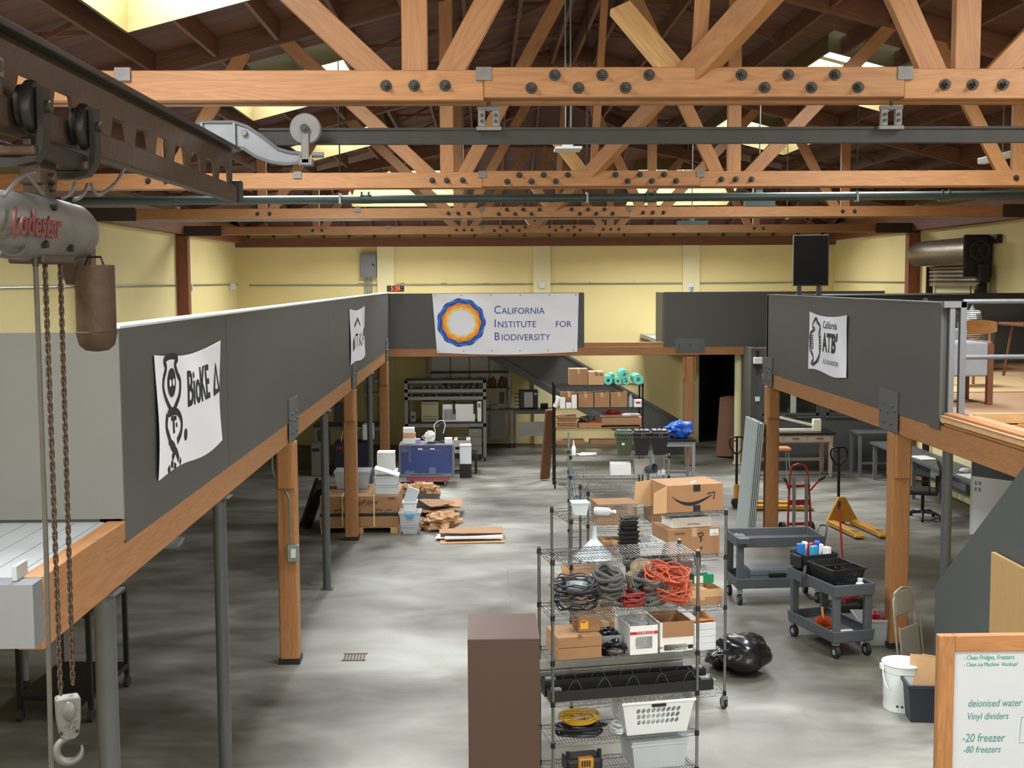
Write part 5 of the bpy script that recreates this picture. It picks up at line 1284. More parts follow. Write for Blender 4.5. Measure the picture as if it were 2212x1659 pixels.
# ------------------------------------------------------------------ back wall fittings
X0, X1, z0, z1 = rect(778, 812, 547, 599, YB - .2)
ep = thing('electrical_panel', 'grey electrical panel high on the back wall beside the pilaster', 'panel', ((X0 + X1) / 2, YB - .1, z0))
MB().box(X0, X1, YB - .17, YB, z0, z1).obj('cabinet', 'gray_steel', ep, local=False, bevel=.01)
MB().box(X0 + .02, X1 - .02, YB - .185, YB - .17, z0 + .03, z1 - .03).obj('door', 'gray_steel', ep, local=False)
MB().box(X1 - .1, X1 - .05, YB - .195, YB - .185, z0 + .28, z0 + .33).obj('latch', 'dark_steel', ep, local=False)
for k in range(4): MB().cyl((X0 + .1 + k * .055, YB - .05, z0), (X0 + .1 + k * .055, YB - .05, DZ), .014, n=6).obj('conduit', 'galv', ep, local=False)
X0, X1, z0, z1 = rect(836, 873, 616, 630, YK)
ck = thing('digital_clock', 'black digital clock with red digits 5:28 on the balcony corner', 'clock', ((X0 + X1) / 2, YK - .03, GT + .03))
hh = z1 - z0
MB().box(X0, X1, YK - .06, YK, GT + .03, GT + .03 + hh).obj('case', 'black_plastic', ck, local=False, bevel=.006)
mat('led_red', '#ff4a30', .5, var=0, emit=('#ff4a30', 2.5)); mat('led_dim', '#c9cdd0', .5, var=0)
text('5:28', hh * .95, 'led_red', ck, T((X0 + X1) / 2 + .0, YK - .0615, GT + .03 + hh * .5) @ FACE_CAM, local=False, sx=.9)
text('16', hh * .32, 'led_dim', ck, T(X1 - .045, YK - .0615, GT + .03 + hh * .72) @ FACE_CAM, local=False); text('75.4', hh * .3, 'led_dim', ck, T(X1 - .05, YK - .0615, GT + .03 + hh * .25) @ FACE_CAM, local=False)
p = at(1492, 619, Y=YK + .05)
cu = thing('paper_cup', 'white cup standing on the back balcony ledge', 'cup', (p.x, YK + .06, GT - .02)); MB().lathe([(.01, 0), (.05, 0), (.062, .12), (.056, .12), (.045, .01)], 18).obj('cup', 'white_plastic', cu, smooth=True)
for k, px in enumerate((780, 868, 958, 1048, 1215, 1280, 1378)):
    p = at(px, 609, Y=YB); MB().box(p.x - .06, p.x + .06, YB - .05, YB, p.z - .02, p.z + .02).obj('wall_cleat', 'wall_yellow', wb, local=False)
# ------------------------------------------------------------------ stairs down from the back balcony
YS = 28.7
st = thing('staircase', 'grey closed-side staircase descending to the right behind the black rack', 'staircase', (3.2, YS + .5, 0))
pu0, pu1 = at(1243, 780, Y=YS), at(1500, 930, Y=YS)
k = (pu1.z - pu0.z) / (pu1.x - pu0.x)
zu = lambda x: pu0.z + k * (x - pu0.x)
xa, xb = at(1085, 790, Y=YS).x - .5, (zu(0) - .62) / -k
for Y0 in (YS, YS + 1.0):
    MB().prism([(xa, min(zu(xa), 3.75)), (max(xa + .01, (3.75 - zu(0)) / k), min(zu(xa), 3.75)), (xb, zu(xb)), (xb, 0), ((zu(0) - 1.06) / -k, 0), (xa, zu(xa) - 1.06)], Y0, Y0 + .05).obj('guard_panel', 'gray_paint', st, local=False)
    beam('cap_rail', (xa, Y0 + .025, zu(xa)), (xb, Y0 + .025, zu(xb)), .09, .06, 'gray_paint', st)
    beam('stringer', (xa, Y0 - .03, zu(xa) - 1.0), ((zu(0) - 1.1) / -k, Y0 - .03, .1), .06, .16, 'gray_paint', st)
n = 12
for i in range(n):
    x = xa + (xb - xa) * (i + .7) / n; z = zu(x) - .95
    if z > .1: MB().box(x - .15, x + .15, YS + .05, YS + 1.0, z - .04, z).obj('tread', 'deck_wood', st, local=False)
# leaning plank
a, c = at(1176, 1035, z=0), at(1188, 884, Y=24.9)
tag(beam('wooden_plank', (a.x, 25.2, .03), (c.x, 24.8, c.z), .06, .2, 'slat_brown', up=(.9, .4, 0)), 'brown wooden plank leaning against the left side of the black rack', 'plank')
# ------------------------------------------------------------------ glassware rack
YG = 27.9
mat('putty', '#77736a', .5, var=.05); mat('cream_dev', '#8f8768', .5, var=.05); mat('black_top', '#17181a', .3, var=.1)
XA, XB = at(874, 900, Y=YG).x, at(1051, 900, Y=YG).x
zt = at(960, 822, Y=YG).z
gr = thing('lab_rack', 'putty-coloured lab rack with two rows of glassware above a bench shelf', 'rack', ((XA + XB) / 2, YG + .35, 0))
for x in (XA + .04, XB - .04):
    for y in (YG + .03, YG + .67): MB().box(x - .035, x + .035, y - .03, y + .03, .1, zt).obj('upright', 'putty', gr, local=False)
    for y in (YG + .05, YG + .65): MB().cyl((x - .02, y, .05), (x + .02, y, .05), .05, n=14).obj('caster', 'rubber', gr, local=False)
sh = [at(960, yy, Y=YG).z for yy in (841, 857, 915)]
for z, hh, m in ((zt, .06, 'putty'), (sh[0], .07, 'putty'), (sh[1], .07, 'putty'), (sh[2], .08, 'putty')):
    MB().box(XA, XB, YG, YG + .7, z - hh, z).obj('shelf', m, gr, local=False)
MB().box(XA + .08, XB - .08, YG - .01, YG + .69, sh[2], sh[2] + .03).obj('black_worktop', 'black_top', gr, local=False)
mat('glassware', '#8d9392', .12, var=.1, alpha=.5)
fl = None
for r, z in enumerate((sh[0], sh[1])):
    for i in range(12):
        x = XA + .14 + i * (XB - XA - .28) / 11 + RND.uniform(-.02, .02)
        lab = 'round glass flask, %s from the left in the %s glassware row' % (('first', 'second', 'third', 'fourth', 'fifth', 'sixth', 'seventh', 'eighth', 'ninth', 'tenth', 'eleventh', 'twelfth')[i], ('upper', 'lower')[r])
        if fl is None:
            fl = thing('glass_flask', lab, 'flask', (x, YG + .2, z), 0, 'flasks on the lab rack')
            MB().lathe([(.02, 0), (.05, .015), (.06, .05), (.05, .085), (.02, .1), (.018, .115)], 14, None, True).obj('bulb', 'glassware', fl, smooth=True)
            MB().cyl((0, 0, .11), (0, 0, .125), .022, n=10).obj('lip', 'glassware', fl)
        else: dup(fl, T(x, YG + .2 + RND.uniform(-.05, .2), z) @ Matrix.Scale(RND.uniform(.75, .85) if r == 0 else RND.uniform(.52, .58), 4), label=lab)
zb = sh[2] + .03
def dev(label, x0, x1, y0, y1, Y, d, m, zb, name='lab_device', cat='device'):
    X0, X1, a_, z1 = rect(x0, x1, y0, y1, Y); t = thing(name, label, cat, ((X0 + X1) / 2, Y + d / 2, zb))
    w, h = X1 - X0, z1 - zb
    MB().box(-w / 2, w / 2, -d / 2, d / 2, 0, h).obj('case', m, t, bevel=.015)
    return t, w, d, h
t, w, d, h = dev('cream upright lab device on the rack bench', 910, 947, 867, 905, YG + .1, .3, 'cream_dev', zb)
for q in (.12, .25, .85): MB().box(-w * .4, w * .4, -d / 2 - .004, -d / 2, h * q, h * q + .012).obj('vent', 'dark_steel', t)
t, w, d, h = dev('white instrument with grille and two black straps on the rack bench', 956, 1026, 873, 903, YG + .08, .4, 'paper', zb)
for q in range(10): MB().box(-w * .46 + q * .028, -w * .46 + q * .028 + .014, -d / 2 - .005, -d / 2, h * .1, h * .72).obj('grille_slot', 'dark_steel', t)
for x in (-.11, .36): MB().box(x - .03, x + .03, -d / 2 - .02, d / 2, h * .45, h * 1.08).obj('strap', 'black_plastic', t, bevel=.008)
for q in range(4): MB().cyl((w / 2, -d / 2 + .03, h * (.2 + .25 * q)), (w / 2 + .03, -d / 2 + .03, h * (.2 + .25 * q)), .008, n=6).obj('tubing', 'galv', t)
t, w, d, h = dev('small pale device at the left of the rack bench', 886, 898, 890, 905, YG + .1, .14, 'putty', zb); MB().cyl((0, -d / 2 - .006, h * .5), (0, -d / 2, h * .5), .035, n=14).obj('dial', 'dark_steel', t)
t, w, d, h = dev('narrow white box standing at the right of the rack bench', 1031, 1040, 867, 905, YG + .05, .3, 'paper', zb); MB().box(-w * .3, w * .3, -d / 2 - .003, -d / 2, h * .7, h * .9).obj('label_plate', 'putty', t)
t, w, d, h = dev('pale drawer unit under the right of the lab rack', 1012, 1041, 925, 985, YG + .06, .5, 'putty', .14, 'drawer_unit', 'cabinet')
for q in range(3): f = MB().box(-w * .46, w * .46, -d / 2 - .015, -d / 2, h * (.03 + .33 * q), h * (.33 + .33 * q) - .01).obj('drawer', 'putty', t); MB().box(-.04, .04, -.012, -.004, .12, .135).obj('pull', 'galv', f)
for sx in (-1, 1): MB().cyl((sx * w * .35 - .02, 0, -.07), (sx * w * .35 + .02, 0, -.07), .07, n=12).obj('caster', 'rubber', t)
# ------------------------------------------------------------------ back benches and wall cabinets
YW = 30.1
for k, (x0, x1) in enumerate(((1048, 1106), (1107, 1196))):
    XA, XB = at(x0, 890, Y=YW).x, at(x1, 890, Y=YW).x; z = .95
    t = thing('lab_bench', ['black-topped bench with pale cabinet door beside the lab rack', 'black-topped open bench under the stairs, white panel behind'][k], 'bench', ((XA + XB) / 2, YW + .35, 0))
    MB().box(XA, XB, YW, YW + .42, z - .03, z).obj('worktop', 'black_top', t, local=False); MB().box(XA + .01, XB - .01, YW + .03, YW + .4, z - .12, z - .03).obj('apron', 'putty', t, local=False)
    for x in (XA + .05, XB - .05):
        for y in (YW + .07, YW + .36): MB().box(x - .035, x + .035, y - .035, y + .035, .12, z - .1).obj('leg', 'putty', t, local=False); MB().cyl((x - .02, y, .06), (x + .02, y, .06), .06, n=12).obj('caster', 'rubber', t, local=False)
    if k == 0:
        c = MB().box(XA + .1, XB - .16, YW + .02, YW + .38, .2, z - .12).obj('cabinet', 'putty', t, local=False); MB().box(XA + .12, XB - .18, YW - .005, YW + .02, .23, z - .15).obj('door', 'putty', t, local=False)
    else: MB().box(XA + .15, XB - .1, YW + .36, YW + .4, .25, .6).obj('modesty_panel', 'paper', t, local=False)
t, w, d, h = dev('tan metal cabinet standing on the bench beside the lab rack', 1050, 1093, 838, 886, YW + .14, .25, 'cream_dev', .95, 'metal_cabinet', 'cabinet'); MB().box(.08, .2, -d / 2 - .004, -d / 2, h * .25, h * .8).obj('control_panel', 'dark_steel', t)
t, w, d, h = dev('dark blue lab machine with papers on its front', 1122, 1162, 843, 884, YW + .1, .3, mat('dark_navy', '#1a2230', .4, var=.1), .95)
MB().box(-.11, .10, -d / 2 - .006, -d / 2, h * .08, h * .9).obj('paper_sheet', 'paper', t); MB().box(.14, .2, -d / 2 - .006, -d / 2, h * .75, h * .85).obj('badge', 'paper', t)
for q in range(4): MB().cyl((-w / 2 - .12, -.1, h * (.2 + .2 * q)), (-w / 2, -.1, h * (.2 + .2 * q)), .012, n=6).obj('pipe_stub', 'chrome', t)
t, w, d, h = dev('small dark device at the right end of the open bench', 1168, 1184, 872, 886, YW + .2, .2, 'dark_steel', .95); MB().box(-w * .3, w * .3, -d / 2 - .004, -d / 2, h * .3, h * .8).obj('screen', 'black', t)
t, w, d, h = dev('grey desktop instrument on the bench in front of the tan cabinet', 1060, 1078, 874, 887, YW + .02, .12, 'label_gray', .95); MB().box(-w * .4, w * .4, -d / 2 - .004, -d / 2, h * .25, h * .85).obj('screen', 'putty', t)
YH = 30.55
wc = thing('display_shelving', 'tall shelving with white panelled bays high on the back wall', 'shelving', (at(1015, 800, Y=YH).x, YH + .2, 0))
xs = [at(x, 800, Y=YH).x for x in (928, 972, 1014, 1057, 1100)]
zz = [at(1000, y, Y=YH).z for y in (780, 803, 809, 833, 838)]
for a_, b_ in zip(xs, xs[1:]):
    MB().box(a_ + .02, b_ - .02, YH + .3, YH + .32, zz[1], zz[0] + .1).obj('white_panel', 'paper', wc, local=False)
    MB().box(a_ + .02, b_ - .02, YH + .3, YH + .32, zz[3], zz[2]).obj('white_panel', 'paper', wc, local=False)
for x in (xs[0], xs[-1]): MB().box(x - .03, x + .03, YH, YH + .32, 0, zz[0] + .1).obj('upright', 'gray_steel', wc, local=False)
for z in (zz[1], zz[4]): MB().box(xs[0], xs[-1], YH, YH + .32, z - .04, z).obj('shelf', 'dark_steel', wc, local=False)
for k in range(6):
    x = xs[-1] - .15 - k * .27
    tag(blob((x, YH + .14, zz[4] + .002), (.11, .1, .12), 20 + k, 14, 10, .25).obj('specimen_bag', mat('bag_tan', '#7d6350', .5, var=.2)), ['tan specimen bag at the right end of the display shelf', 'tan specimen bag second from the right on the display shelf', 'tan specimen bag third from the right on the display shelf', 'tan specimen bag fourth from the right on the display shelf', 'tan specimen bag fifth from the right on the display shelf', 'tan specimen bag at the left of the row on the display shelf'][k], 'bag', 'specimen bags')
# ------------------------------------------------------------------ blue liquid-handling workstation on a dolly
YE = 24.6
X0, X1, z0, z1 = rect(864, 978, 961, 1030, YE)
ew = thing('lab_workstation', 'blue-backed lab workstation with glass front on a red dolly', 'workstation', ((X0 + X1) / 2, YE + .3, .17))
w, h, d = X1 - X0, z1 - .17, .6
MB().box(-w / 2, w / 2, d / 2 - .03, d / 2, 0, h).obj('back_panel', mat('ep_blue', '#2b3f9a', .45, var=.04), ew)
for sx in (-1, 1): MB().box(sx * w / 2 - .02, sx * w / 2 + .02, -d / 2, d / 2, 0, h).obj('side_panel', 'silver_paint', ew, bevel=.008)
MB().box(-w / 2, w / 2, -d / 2, d / 2, h - .02, h + .015).obj('top_panel', 'silver_paint', ew, bevel=.006)
MB().box(-w / 2, w / 2, -d / 2, d / 2, 0, .03).obj('deck', 'label_gray', ew); MB().box(-w / 2, w / 2, -d / 2 - .02, -d / 2 + .02, 0, .07).obj('front_lip', 'silver_paint', ew, bevel=.01)
MB().box(-w / 2 + .02, w / 2 - .02, -d / 2 - .005, -d / 2, .07, h - .02).obj('glass_front', mat('glass_blue', '#6f7fc0', .05, var=0, alpha=.18), ew)
MB().box(-w * .3, w * .3, -d / 2 - .04, -d / 2 - .02, .07, .085).obj('handle', 'silver_paint', ew, bevel=.004)
MB().box(-w / 2 + .03, -w / 2 + .15, -d / 2 + .05, d / 2 - .1, h - .14, h - .03).box(-w / 2 + .16, -w / 2 + .21, -.1, .05, h - .36, h - .03).obj('gantry', 'silver_paint', ew)
for q in range(4): MB().cyl((-.19 + q * .05, .0, .03), (-.19 + q * .05, .0, .2), .014, n=8).obj('tool', 'chrome', ew)
MB().box(.04, .18, -.05, .1, .03, .16).obj('carrier', 'label_gray', ew, bevel=.01); MB().box(-w * .42, -.25, -.1, .15, .03, .09).obj('tray', 'label_gray', ew)
text('eppendorf', .045, 'paper', ew, T(-.06, d / 2 - .034, h * .72) @ FACE_CAM); text('epMotion 5070', .045, 'paper', ew, T(.28, d / 2 - .034, h * .72) @ FACE_CAM)
for x in (-.12, .12): MB().box(x - .045, x + .045, -d / 2 - .007, -d / 2 - .005, h - .09, h - .065).obj('label_plate', 'paper', ew)
dl = thing('dolly', 'red wooden dolly on casters under the blue workstation', 'dolly', ((X0 + X1) / 2 + .03, YE + .3, 0))
MB().box(-.42, .42, -.32, .28, .11, .165).obj('platform', mat('dolly_red', '#b13a4c', .6, var=.1), dl, bevel=.005)
for sx in (-1, 1):
    for sy in (-1, 1): MB().cyl((sx * .34 - .015, sy * .24, .05), (sx * .34 + .015, sy * .24, .05), .05, n=14).box(sx * .34 - .03, sx * .34 + .03, sy * .24 - .03, sy * .24 + .03, .085, .11).obj('caster', 'label_gray', dl)
zt = .17 + h + .016
xc = lambda px: at(px, 945, Y=YE).x
for k, (px, ww, hh2, zo, m, lab) in enumerate(((883, .25, .11, 0, 'paper', 'white box at the bottom of the stack on the workstation'), (883, .24, .10, .112, 'cardboard_light', 'kraft box in the middle of the stack on the workstation'), (882, .22, .10, .214, 'paper', 'white box on top of the stack on the workstation'), (968, .15, .1, 0, 'paper', 'small printed white box at the right of the workstation top'))):
    carton(lab, 0, 0, 0, 0, 0, .2, m, loc=(xc(px), YE + .2, zt + zo, ww, hh2), tape=False, prints=[('___', .6, .5, .3, 'ink')] if k in (0, 3) else ())
carton('small lilac box beside the box stack on the workstation', 0, 0, 0, 0, 0, .15, mat('lilac', '#9d92c4', .5, var=.05), loc=(xc(901), YE + .18, zt, .11, .09), tape=False)
t = thing('tablet_stand', 'black angled stand with looping white cable on the workstation', 'stand', (xc(950), YE + .3, zt))
MB().box(-.25, .1, -.12, .12, 0, .025).obj('base', 'black_plastic', t, bevel=.008); MB().cbox((.0, .02, .2), (.09, .05, .38), Ry(.22)).obj('neck', 'black_plastic', t, bevel=.01)
MB().tube(curve_pts([(-.28, -.05, .04), (-.36, -.05, .12), (-.22, -.05, .16), (-.1, -.03, .2), (-.12, .0, .35), (.02, .0, .44), (.1, .0, .36), (.06, .0, .18)], 6), .008, 6).obj('cable', 'paper', t, smooth=True)
tag(blob((xc(928), YE + .12, zt + .03), (.1, .08, .11), 8.8, amp=.35).obj('cloth_bundle', 'paper', smooth=True), 'crumpled white cloth on the workstation in front of the stand', 'cloth')
# printer and white unit right of it
t, w, d, h = dev('beige desktop printer on a low dark table beside the workstation', 980, 1016, 950, 985, 26.2, .5, mat('beige_dev', '#b9ad9e', .5, var=.05), .42, 'printer', 'printer')
MB().box(-w * .25, w * .25, -d / 2 - .01, d / 2 - .1, h, h + .02).obj('paper_tray', 'dark_steel', t); MB().box(-w * .4, w * .2, -d / 2 - .006, -d / 2, h * .3, h * .5).obj('slot', 'dark_steel', t)
X = at(1000, 985, Y=26.2).x
t2 = thing('low_table', 'low dark metal table under the beige printer', 'table', (X, 26.45, 0)); MB().box(-.3, .3, -.3, .3, .38, .42).obj('top', 'dark_steel', t2)
for sx in (-1, 1):
    for sy in (-1, 1): MB().box(sx * .27 - .025, sx * .27 + .025, sy * .27 - .025, sy * .27 + .025, 0, .38).obj('leg', 'dark_steel', t2)
t, w, d, h = dev('white box-shaped unit in front of the beige printer', 993, 1018, 961, 997, 25.6, .24, 'white_plastic', .28); MB().box(-w / 2, w / 2, -d / 2 - .003, -d / 2, h * .9, h * .93).obj('seam', 'label_gray', t)
MB().box(-w / 2, w / 2, -d / 2, d / 2, -.28, 0).obj('stand', 'dark_steel', t)
# ------------------------------------------------------------------ big carton on a pallet
YT = 19.95
XA, XB = at(692, 1150, Y=YT).x, at(861, 1150, Y=YT).x
w = XB - XA; xc0 = (XA + XB) / 2; d = 1.25
pl = thing('pallet', 'wooden pallet under the big strapped carton', 'pallet', (xc0, YT + d / 2, 0))
for x in (-w / 2 + .07, 0, w / 2 - .07): MB().box(x - .06, x + .06, -d / 2, d / 2, 0, .09).obj('bearer', 'fir_pale', pl)
for i in range(7): y = -d / 2 + .07 + i * (d - .14) / 6; MB().box(-w / 2, w / 2, y - .06, y + .06, .09, .115).obj('slat', 'fir_pale', pl)
zt = at(780, 1072, Y=YT).z
bc = thing('large_carton', 'big strapped cardboard carton with black printed names on the pallet', 'box', (xc0, YT + d / 2, .116))
h = zt - .116; zl = h * .33
MB().box(-w / 2 - .008, w / 2 + .008, -d / 2 - .008, d / 2, 0, zl).obj('base_tray', 'cardboard', bc, bevel=.004); MB().box(-w / 2, w / 2, -d / 2, d / 2, zl, h).obj('sleeve', 'cardboard', bc, bevel=.006)
MB().box(-w / 2 - .004, w / 2 + .004, -d / 2 - .004, -d / 2 + .01, zl, zl + .05).obj('dark_band', 'ink', bc)
for x in (-.27, .24): MB().box(x - .01, x + .01, -d / 2 - .012, d / 2 + .004, 0, h + .004).obj('strap', mat('strap_cream', '#dcc88e', .5, var=.05), bc)
f = lambda u, v: T((u - .5) * w, -d / 2 - .003, v * h) @ FACE_CAM
text('ThermoFisher', .105, 'ink', bc, f(.51, .80)); text('S C I E N T I F I C', .05, 'ink', bc, f(.51, .70))
text('fisher\nscientific', .05, 'ink', bc, f(.72, .50), align='LEFT'); text('unity\nlab services', .05, 'ink', bc, f(.84, .50), align='LEFT'); text('applied\nbiosystems', .05, 'ink', bc, f(.18, .50), align='LEFT')
MB().lathe([(.018, -.001), (.026, -.001), (.026, .001), (.018, .001), (.018, -.001)], 20, T((.70 - .5) * w - .0, -d / 2 - .003, .50 * h) @ Rx(math.pi / 2), False).obj('ring_logo', 'ink', bc)
MB().box(w * .36, w * .47, -d / 2 - .004, -d / 2 - .001, h * .88, h * .95).obj('mark_frame', 'cardboard_dark', bc); text('TOP', .04, 'ink', bc, T(w * .415, -d / 2 - .006, h * .915) @ FACE_CAM)
zt += .004
Xc = at(765, 1030, Y=21.0).x
t = thing('storage_tote', 'clear tote with yellow tray inside on the big carton', 'tote', (Xc, 20.85, zt)); MB().tub(.5, .36, .28, .005, .58, .42, lip=.014).obj('body', 'clear_plastic', t); MB().box(-.3, .3, -.22, .22, .281, .3).obj('lid', 'clear_plastic', t, bevel=.006); MB().tub(.16, .14, .12, .005, .19, .16, M=T(-.14, -.08, .01)).obj('yellow_tray', 'yellow_cord', t)
Xc = at(834, 1020, Y=20.9).x
for k, (zo, ww, hh, lab) in enumerate(((0, .37, .27, 'larger white carton at the bottom of two on the big carton'), (.272, .29, .31, 'smaller white carton stacked on the larger one'))):
    t = carton(lab, 0, 0, 0, 0, 0, .3, 'white_plastic', loc=(Xc, 20.98, zt + zo, ww, hh), tape=False, prints=[('-----\n---', .2, .85, .12, 'ink'), ('o', .88, .88, .16, 'ink')], group='white cartons')
Xc = at(836, 1060, Y=20.15).x
for k in range(2):
    t = thing('plastic_bin', ['translucent bin at the front corner of the big carton', 'translucent bin stacked on another under a tilted lid'][k], 'bin', (Xc, 20.2, zt + k * .15), 0, 'translucent bins'); MB().tub(.34, .26, .145, .004, .38, .30, lip=.01, lipz=.015).obj('bin', 'frost_plastic', t)
tag(MB().cbox((Xc, 20.2, zt + .36), (.42, .32, .03), Ry(.3)).obj('bin_lid', 'white_plastic', bevel=.012), 'white bin lid lying tilted on the translucent bins', 'lid')
# black wrapped panel leaning on the carton's left side
tag(beam('wrapped_parcel', (XA - .30, YT + .35, .02), (XA - .05, YT + .6, .78), .5, .09, 'bag_black', up=(1, 0, .3), bevel=.03), 'black plastic-wrapped panel leaning on the left side of the big carton', 'panel')
# open grey box with packing paper
YO = 21.9; X0, X1, z0, z1 = rect(864, 946, 1066, 1102, YO)
t = thing('open_crate', 'grey open crate full of packing paper behind the big carton', 'crate', ((X0 + X1) / 2, YO + .3, 0), -.05)
w, h = X1 - X0, z1
MB().tub(w, .6, h, .012).obj('crate', mat('crate_gray', '#55524e', .7, var=.08), t); MB().box(-.06, .02, -.303, -.298, h * .55, h * .72).obj('hand_hole', 'ink', t)
for k, (dx, dy) in enumerate(((-.25, -.05), (-.05, .08), (.12, .1), (-.12, -.15), (.2, -.1))): blob((dx, dy, h * .7), (.16, .14, .11), 3.1 * k + 1, 16, 10, .4).obj('packing_paper', 'kraft', t)
MB().box(.06, .24, -.16, -.02, h * .85, h * .85 + .2).obj('pine_block', 'fir_pale', t, bevel=.006)
# stack of small bins right of the carton
Xc, Yb = at(884, 1160, z=0).x, 19.8
for k, (zo, w, d, h, m, lab) in enumerate(((0, .27, .3, .14, 'clear_plastic', 'grey clear bin at the bottom of the small bin stack'), (.142, .34, .36, .21, 'clear_plastic', 'clear latching bin with blue handle in the small bin stack'), (.362, .22, .26, .16, 'white_plastic', 'white basket on top of the small bin stack'))):
    t = thing('plastic_bin', lab, 'bin', (Xc, Yb + .2, zo), 0, 'small bin stack'); MB().tub(w * .82, d * .85, h, .004, w, d, lip=.012).obj('bin', m, t)
    if k < 2: MB().box(-w / 2 - .012, w / 2 + .012, -d / 2 - .012, d / 2 + .012, h, h + (.002 if k == 0 else .008)).obj('lid', m if k else 'gray_bin', t)
    if k == 1: MB().box(-.06, .06, -d / 2 - .03, -d / 2 - .008, h - .08, h - .01).obj('latch', mat('cyan_handle', '#3a9cc0', .4, var=.03), t, bevel=.008)
tag(MB().cbox((Xc + .02, Yb + .2, .60), (.2, .025, .3), Ry(.35) @ Rx(.3)).obj('bin_lid', 'frost_plastic', bevel=.01), 'translucent lid standing tilted in the white basket', 'lid')
# flattened cardboard and paper on the floor
def sheet(label, x, y, z, w, d, rz, m, seed, name='cardboard_sheet', amp=.02, th=.006, group=None):
    R_ = random.Random(seed); a_ = [R_.uniform(0, 6) for _ in range(4)]
    M = T(x, y, z) @ Rz(rz)
    return tag(MB().grid(lambda u, v: M @ Vector(((u - .5) * w, (v - .5) * d, amp * (1 + math.sin(3 * u + a_[0]) * math.cos(2.5 * v + a_[1])))), 6, 6, (0, 0, th)).obj(name, m), label, 'cardboard', group)
for k in range(5):
    c = at(930 + (k * 13) % 40, 1112 + (k % 3) * 5, z=0)
    sheet(['flattened brown cardboard sheet at the bottom of the scrap heap', 'flattened cardboard sheet second in the scrap heap', 'flattened cardboard sheet third in the scrap heap', 'flattened cardboard sheet fourth in the scrap heap', 'flattened cardboard sheet on top of the scrap heap'][k], c.x, c.y + .2, .004 + k * .05, .6, .45, k * .5, ('cardboard_dark', 'cardboard')[k % 2], k, amp=.02, group='cardboard scrap heap')
c = at(942, 1150, z=0)
t = thing('kraft_paper', 'crumpled heap of brown kraft paper on the floor', 'paper', (c.x + .12, c.y + .2, 0))
o = blob((0, 0, 0), (.25, .24, .14), 4.4, 30, 20, .45, 2.4).obj('paper_heap', 'kraft', t)
MB().tube([(.2 * math.cos(a_) - .02, .18 * math.sin(a_), .18 + .05 * math.sin(2 * a_)) for a_ in [k_ * .52 for k_ in range(12)]], .04, 5, True).obj('paper_twist', 'kraft', t)
blob((-.26, .1, 0), (.14, .14, .08), 7.4, 20, 12, .5).obj('paper_wad', 'kraft', t)
c = at(1020, 1172, z=0)
sheet('large tan cardboard sheet under the flattened cartons on the floor', c.x, c.y + .22, .004, 1.0, .6, .02, 'cardboard_light', 3, amp=.004)
sheet('flattened white carton in the floor pile', c.x + .02, c.y + .2, .03, .9, .38, .04, 'white_plastic', 5, amp=.02, th=.03)
sheet('flattened white carton poking out at the left of the floor pile', c.x - .12, c.y + .25, .025, .9, .3, -.12, 'paper', 9, amp=.012, th=.012)
sheet('flat kraft carton sheet on top of the floor pile', c.x - .02, c.y + .38, .10, 1.0, .42, .03, 'cardboard', 7, amp=.012)
# ------------------------------------------------------------------ dim benches under the left balcony
YD = 26.9
XA, XB = at(676, 915, Y=YD).x, at(836, 915, Y=YD).x
t = thing('lab_bench', 'pale-framed lab bench with black top in the dim left bay', 'bench', ((XA + XB) / 2, YD + .35, 0))
MB().box(XA, XB, YD, YD + .75, .93, .96).obj('worktop', 'black_top', t, local=False); MB().box(XA, XB, YD + .02, YD + .7, .85, .93).obj('apron', 'putty', t, local=False)
for x in (XA + .05, XA + .25, XB - .05):
    for y in (YD + .07, YD + .66): MB().box(x - .035, x + .035, y - .035, y + .035, 0, .86).obj('leg', 'putty', t, local=False)
for z in (1.55, 1.85): MB().box(at(780, 850, Y=YD).x, XB, YD + .4, YD + .72, z, z + .07).obj('upper_shelf', 'putty', t, local=False)
for x in (at(780, 850, Y=YD).x, XB - .05): MB().box(x, x + .05, YD + .68, YD + .72, .96, 1.92).obj('shelf_upright', 'putty', t, local=False)
t, w, d, h = dev('grey flat monitor on the dim left bench', 721, 753, 868, 905, YD + .1, .06, 'gray_bin', .99, 'monitor', 'monitor'); MB().box(-.1, .1, -.06, .1, -.03, 0).obj('foot', 'black_plastic', t)
t, w, d, h = dev('dark boxy machine on a low stand in the left bay, pale cables on top', 722, 800, 956, 1010, YD - .8, .6, mat('dark_indigo', '#1e2136', .5, var=.1), .0)
for q in range(3): MB().tube(curve_pts([(-.25 + q * .14, -.1, h), (-.22 + q * .14, -.12, h + .18), (-.1 + q * .14, -.12, h + .3), (0 + q * .14, -.05, h + .28)], 6), .009, 6).obj('cable', 'paper', t, smooth=True)
MB().box(-.32, -.2, -d / 2 - .004, -d / 2, h * .8, h * .88).obj('warning_label', 'red_paint', t)
t, w, d, h = dev('white cube-shaped device behind the middle left post', 783, 806, 917, 955, YD - .75, .3, 'white_plastic', .73); MB().box(-w / 2, w / 2, -d / 2, d / 2, -.04, 0).obj('foot_tray', 'black_plastic', t); MB().box(.06, .11, -d / 2 - .004, -d / 2, h * .1, h * .25).obj('lock', 'ink', t)
t, w, d, h = dev('dusty beige computer tower on the floor of the left bay', 672, 693, 958, 1003, YD - .9, .4, 'putty', .0, 'computer_tower', 'computer'); MB().box(-w * .35, w * .35, -d / 2 - .004, -d / 2, h * .75, h * .85).obj('drive_slot', 'dark_steel', t)
c = at(363, 1186, z=0); t = thing('flat_bin', 'clear shallow tray lying on the floor in the left shade', 'tray', (c.x, c.y + .2, 0)); MB().tub(.26, .36, .1, .004, .3, .4, lip=.008).obj('tray', 'clear_plastic', t)
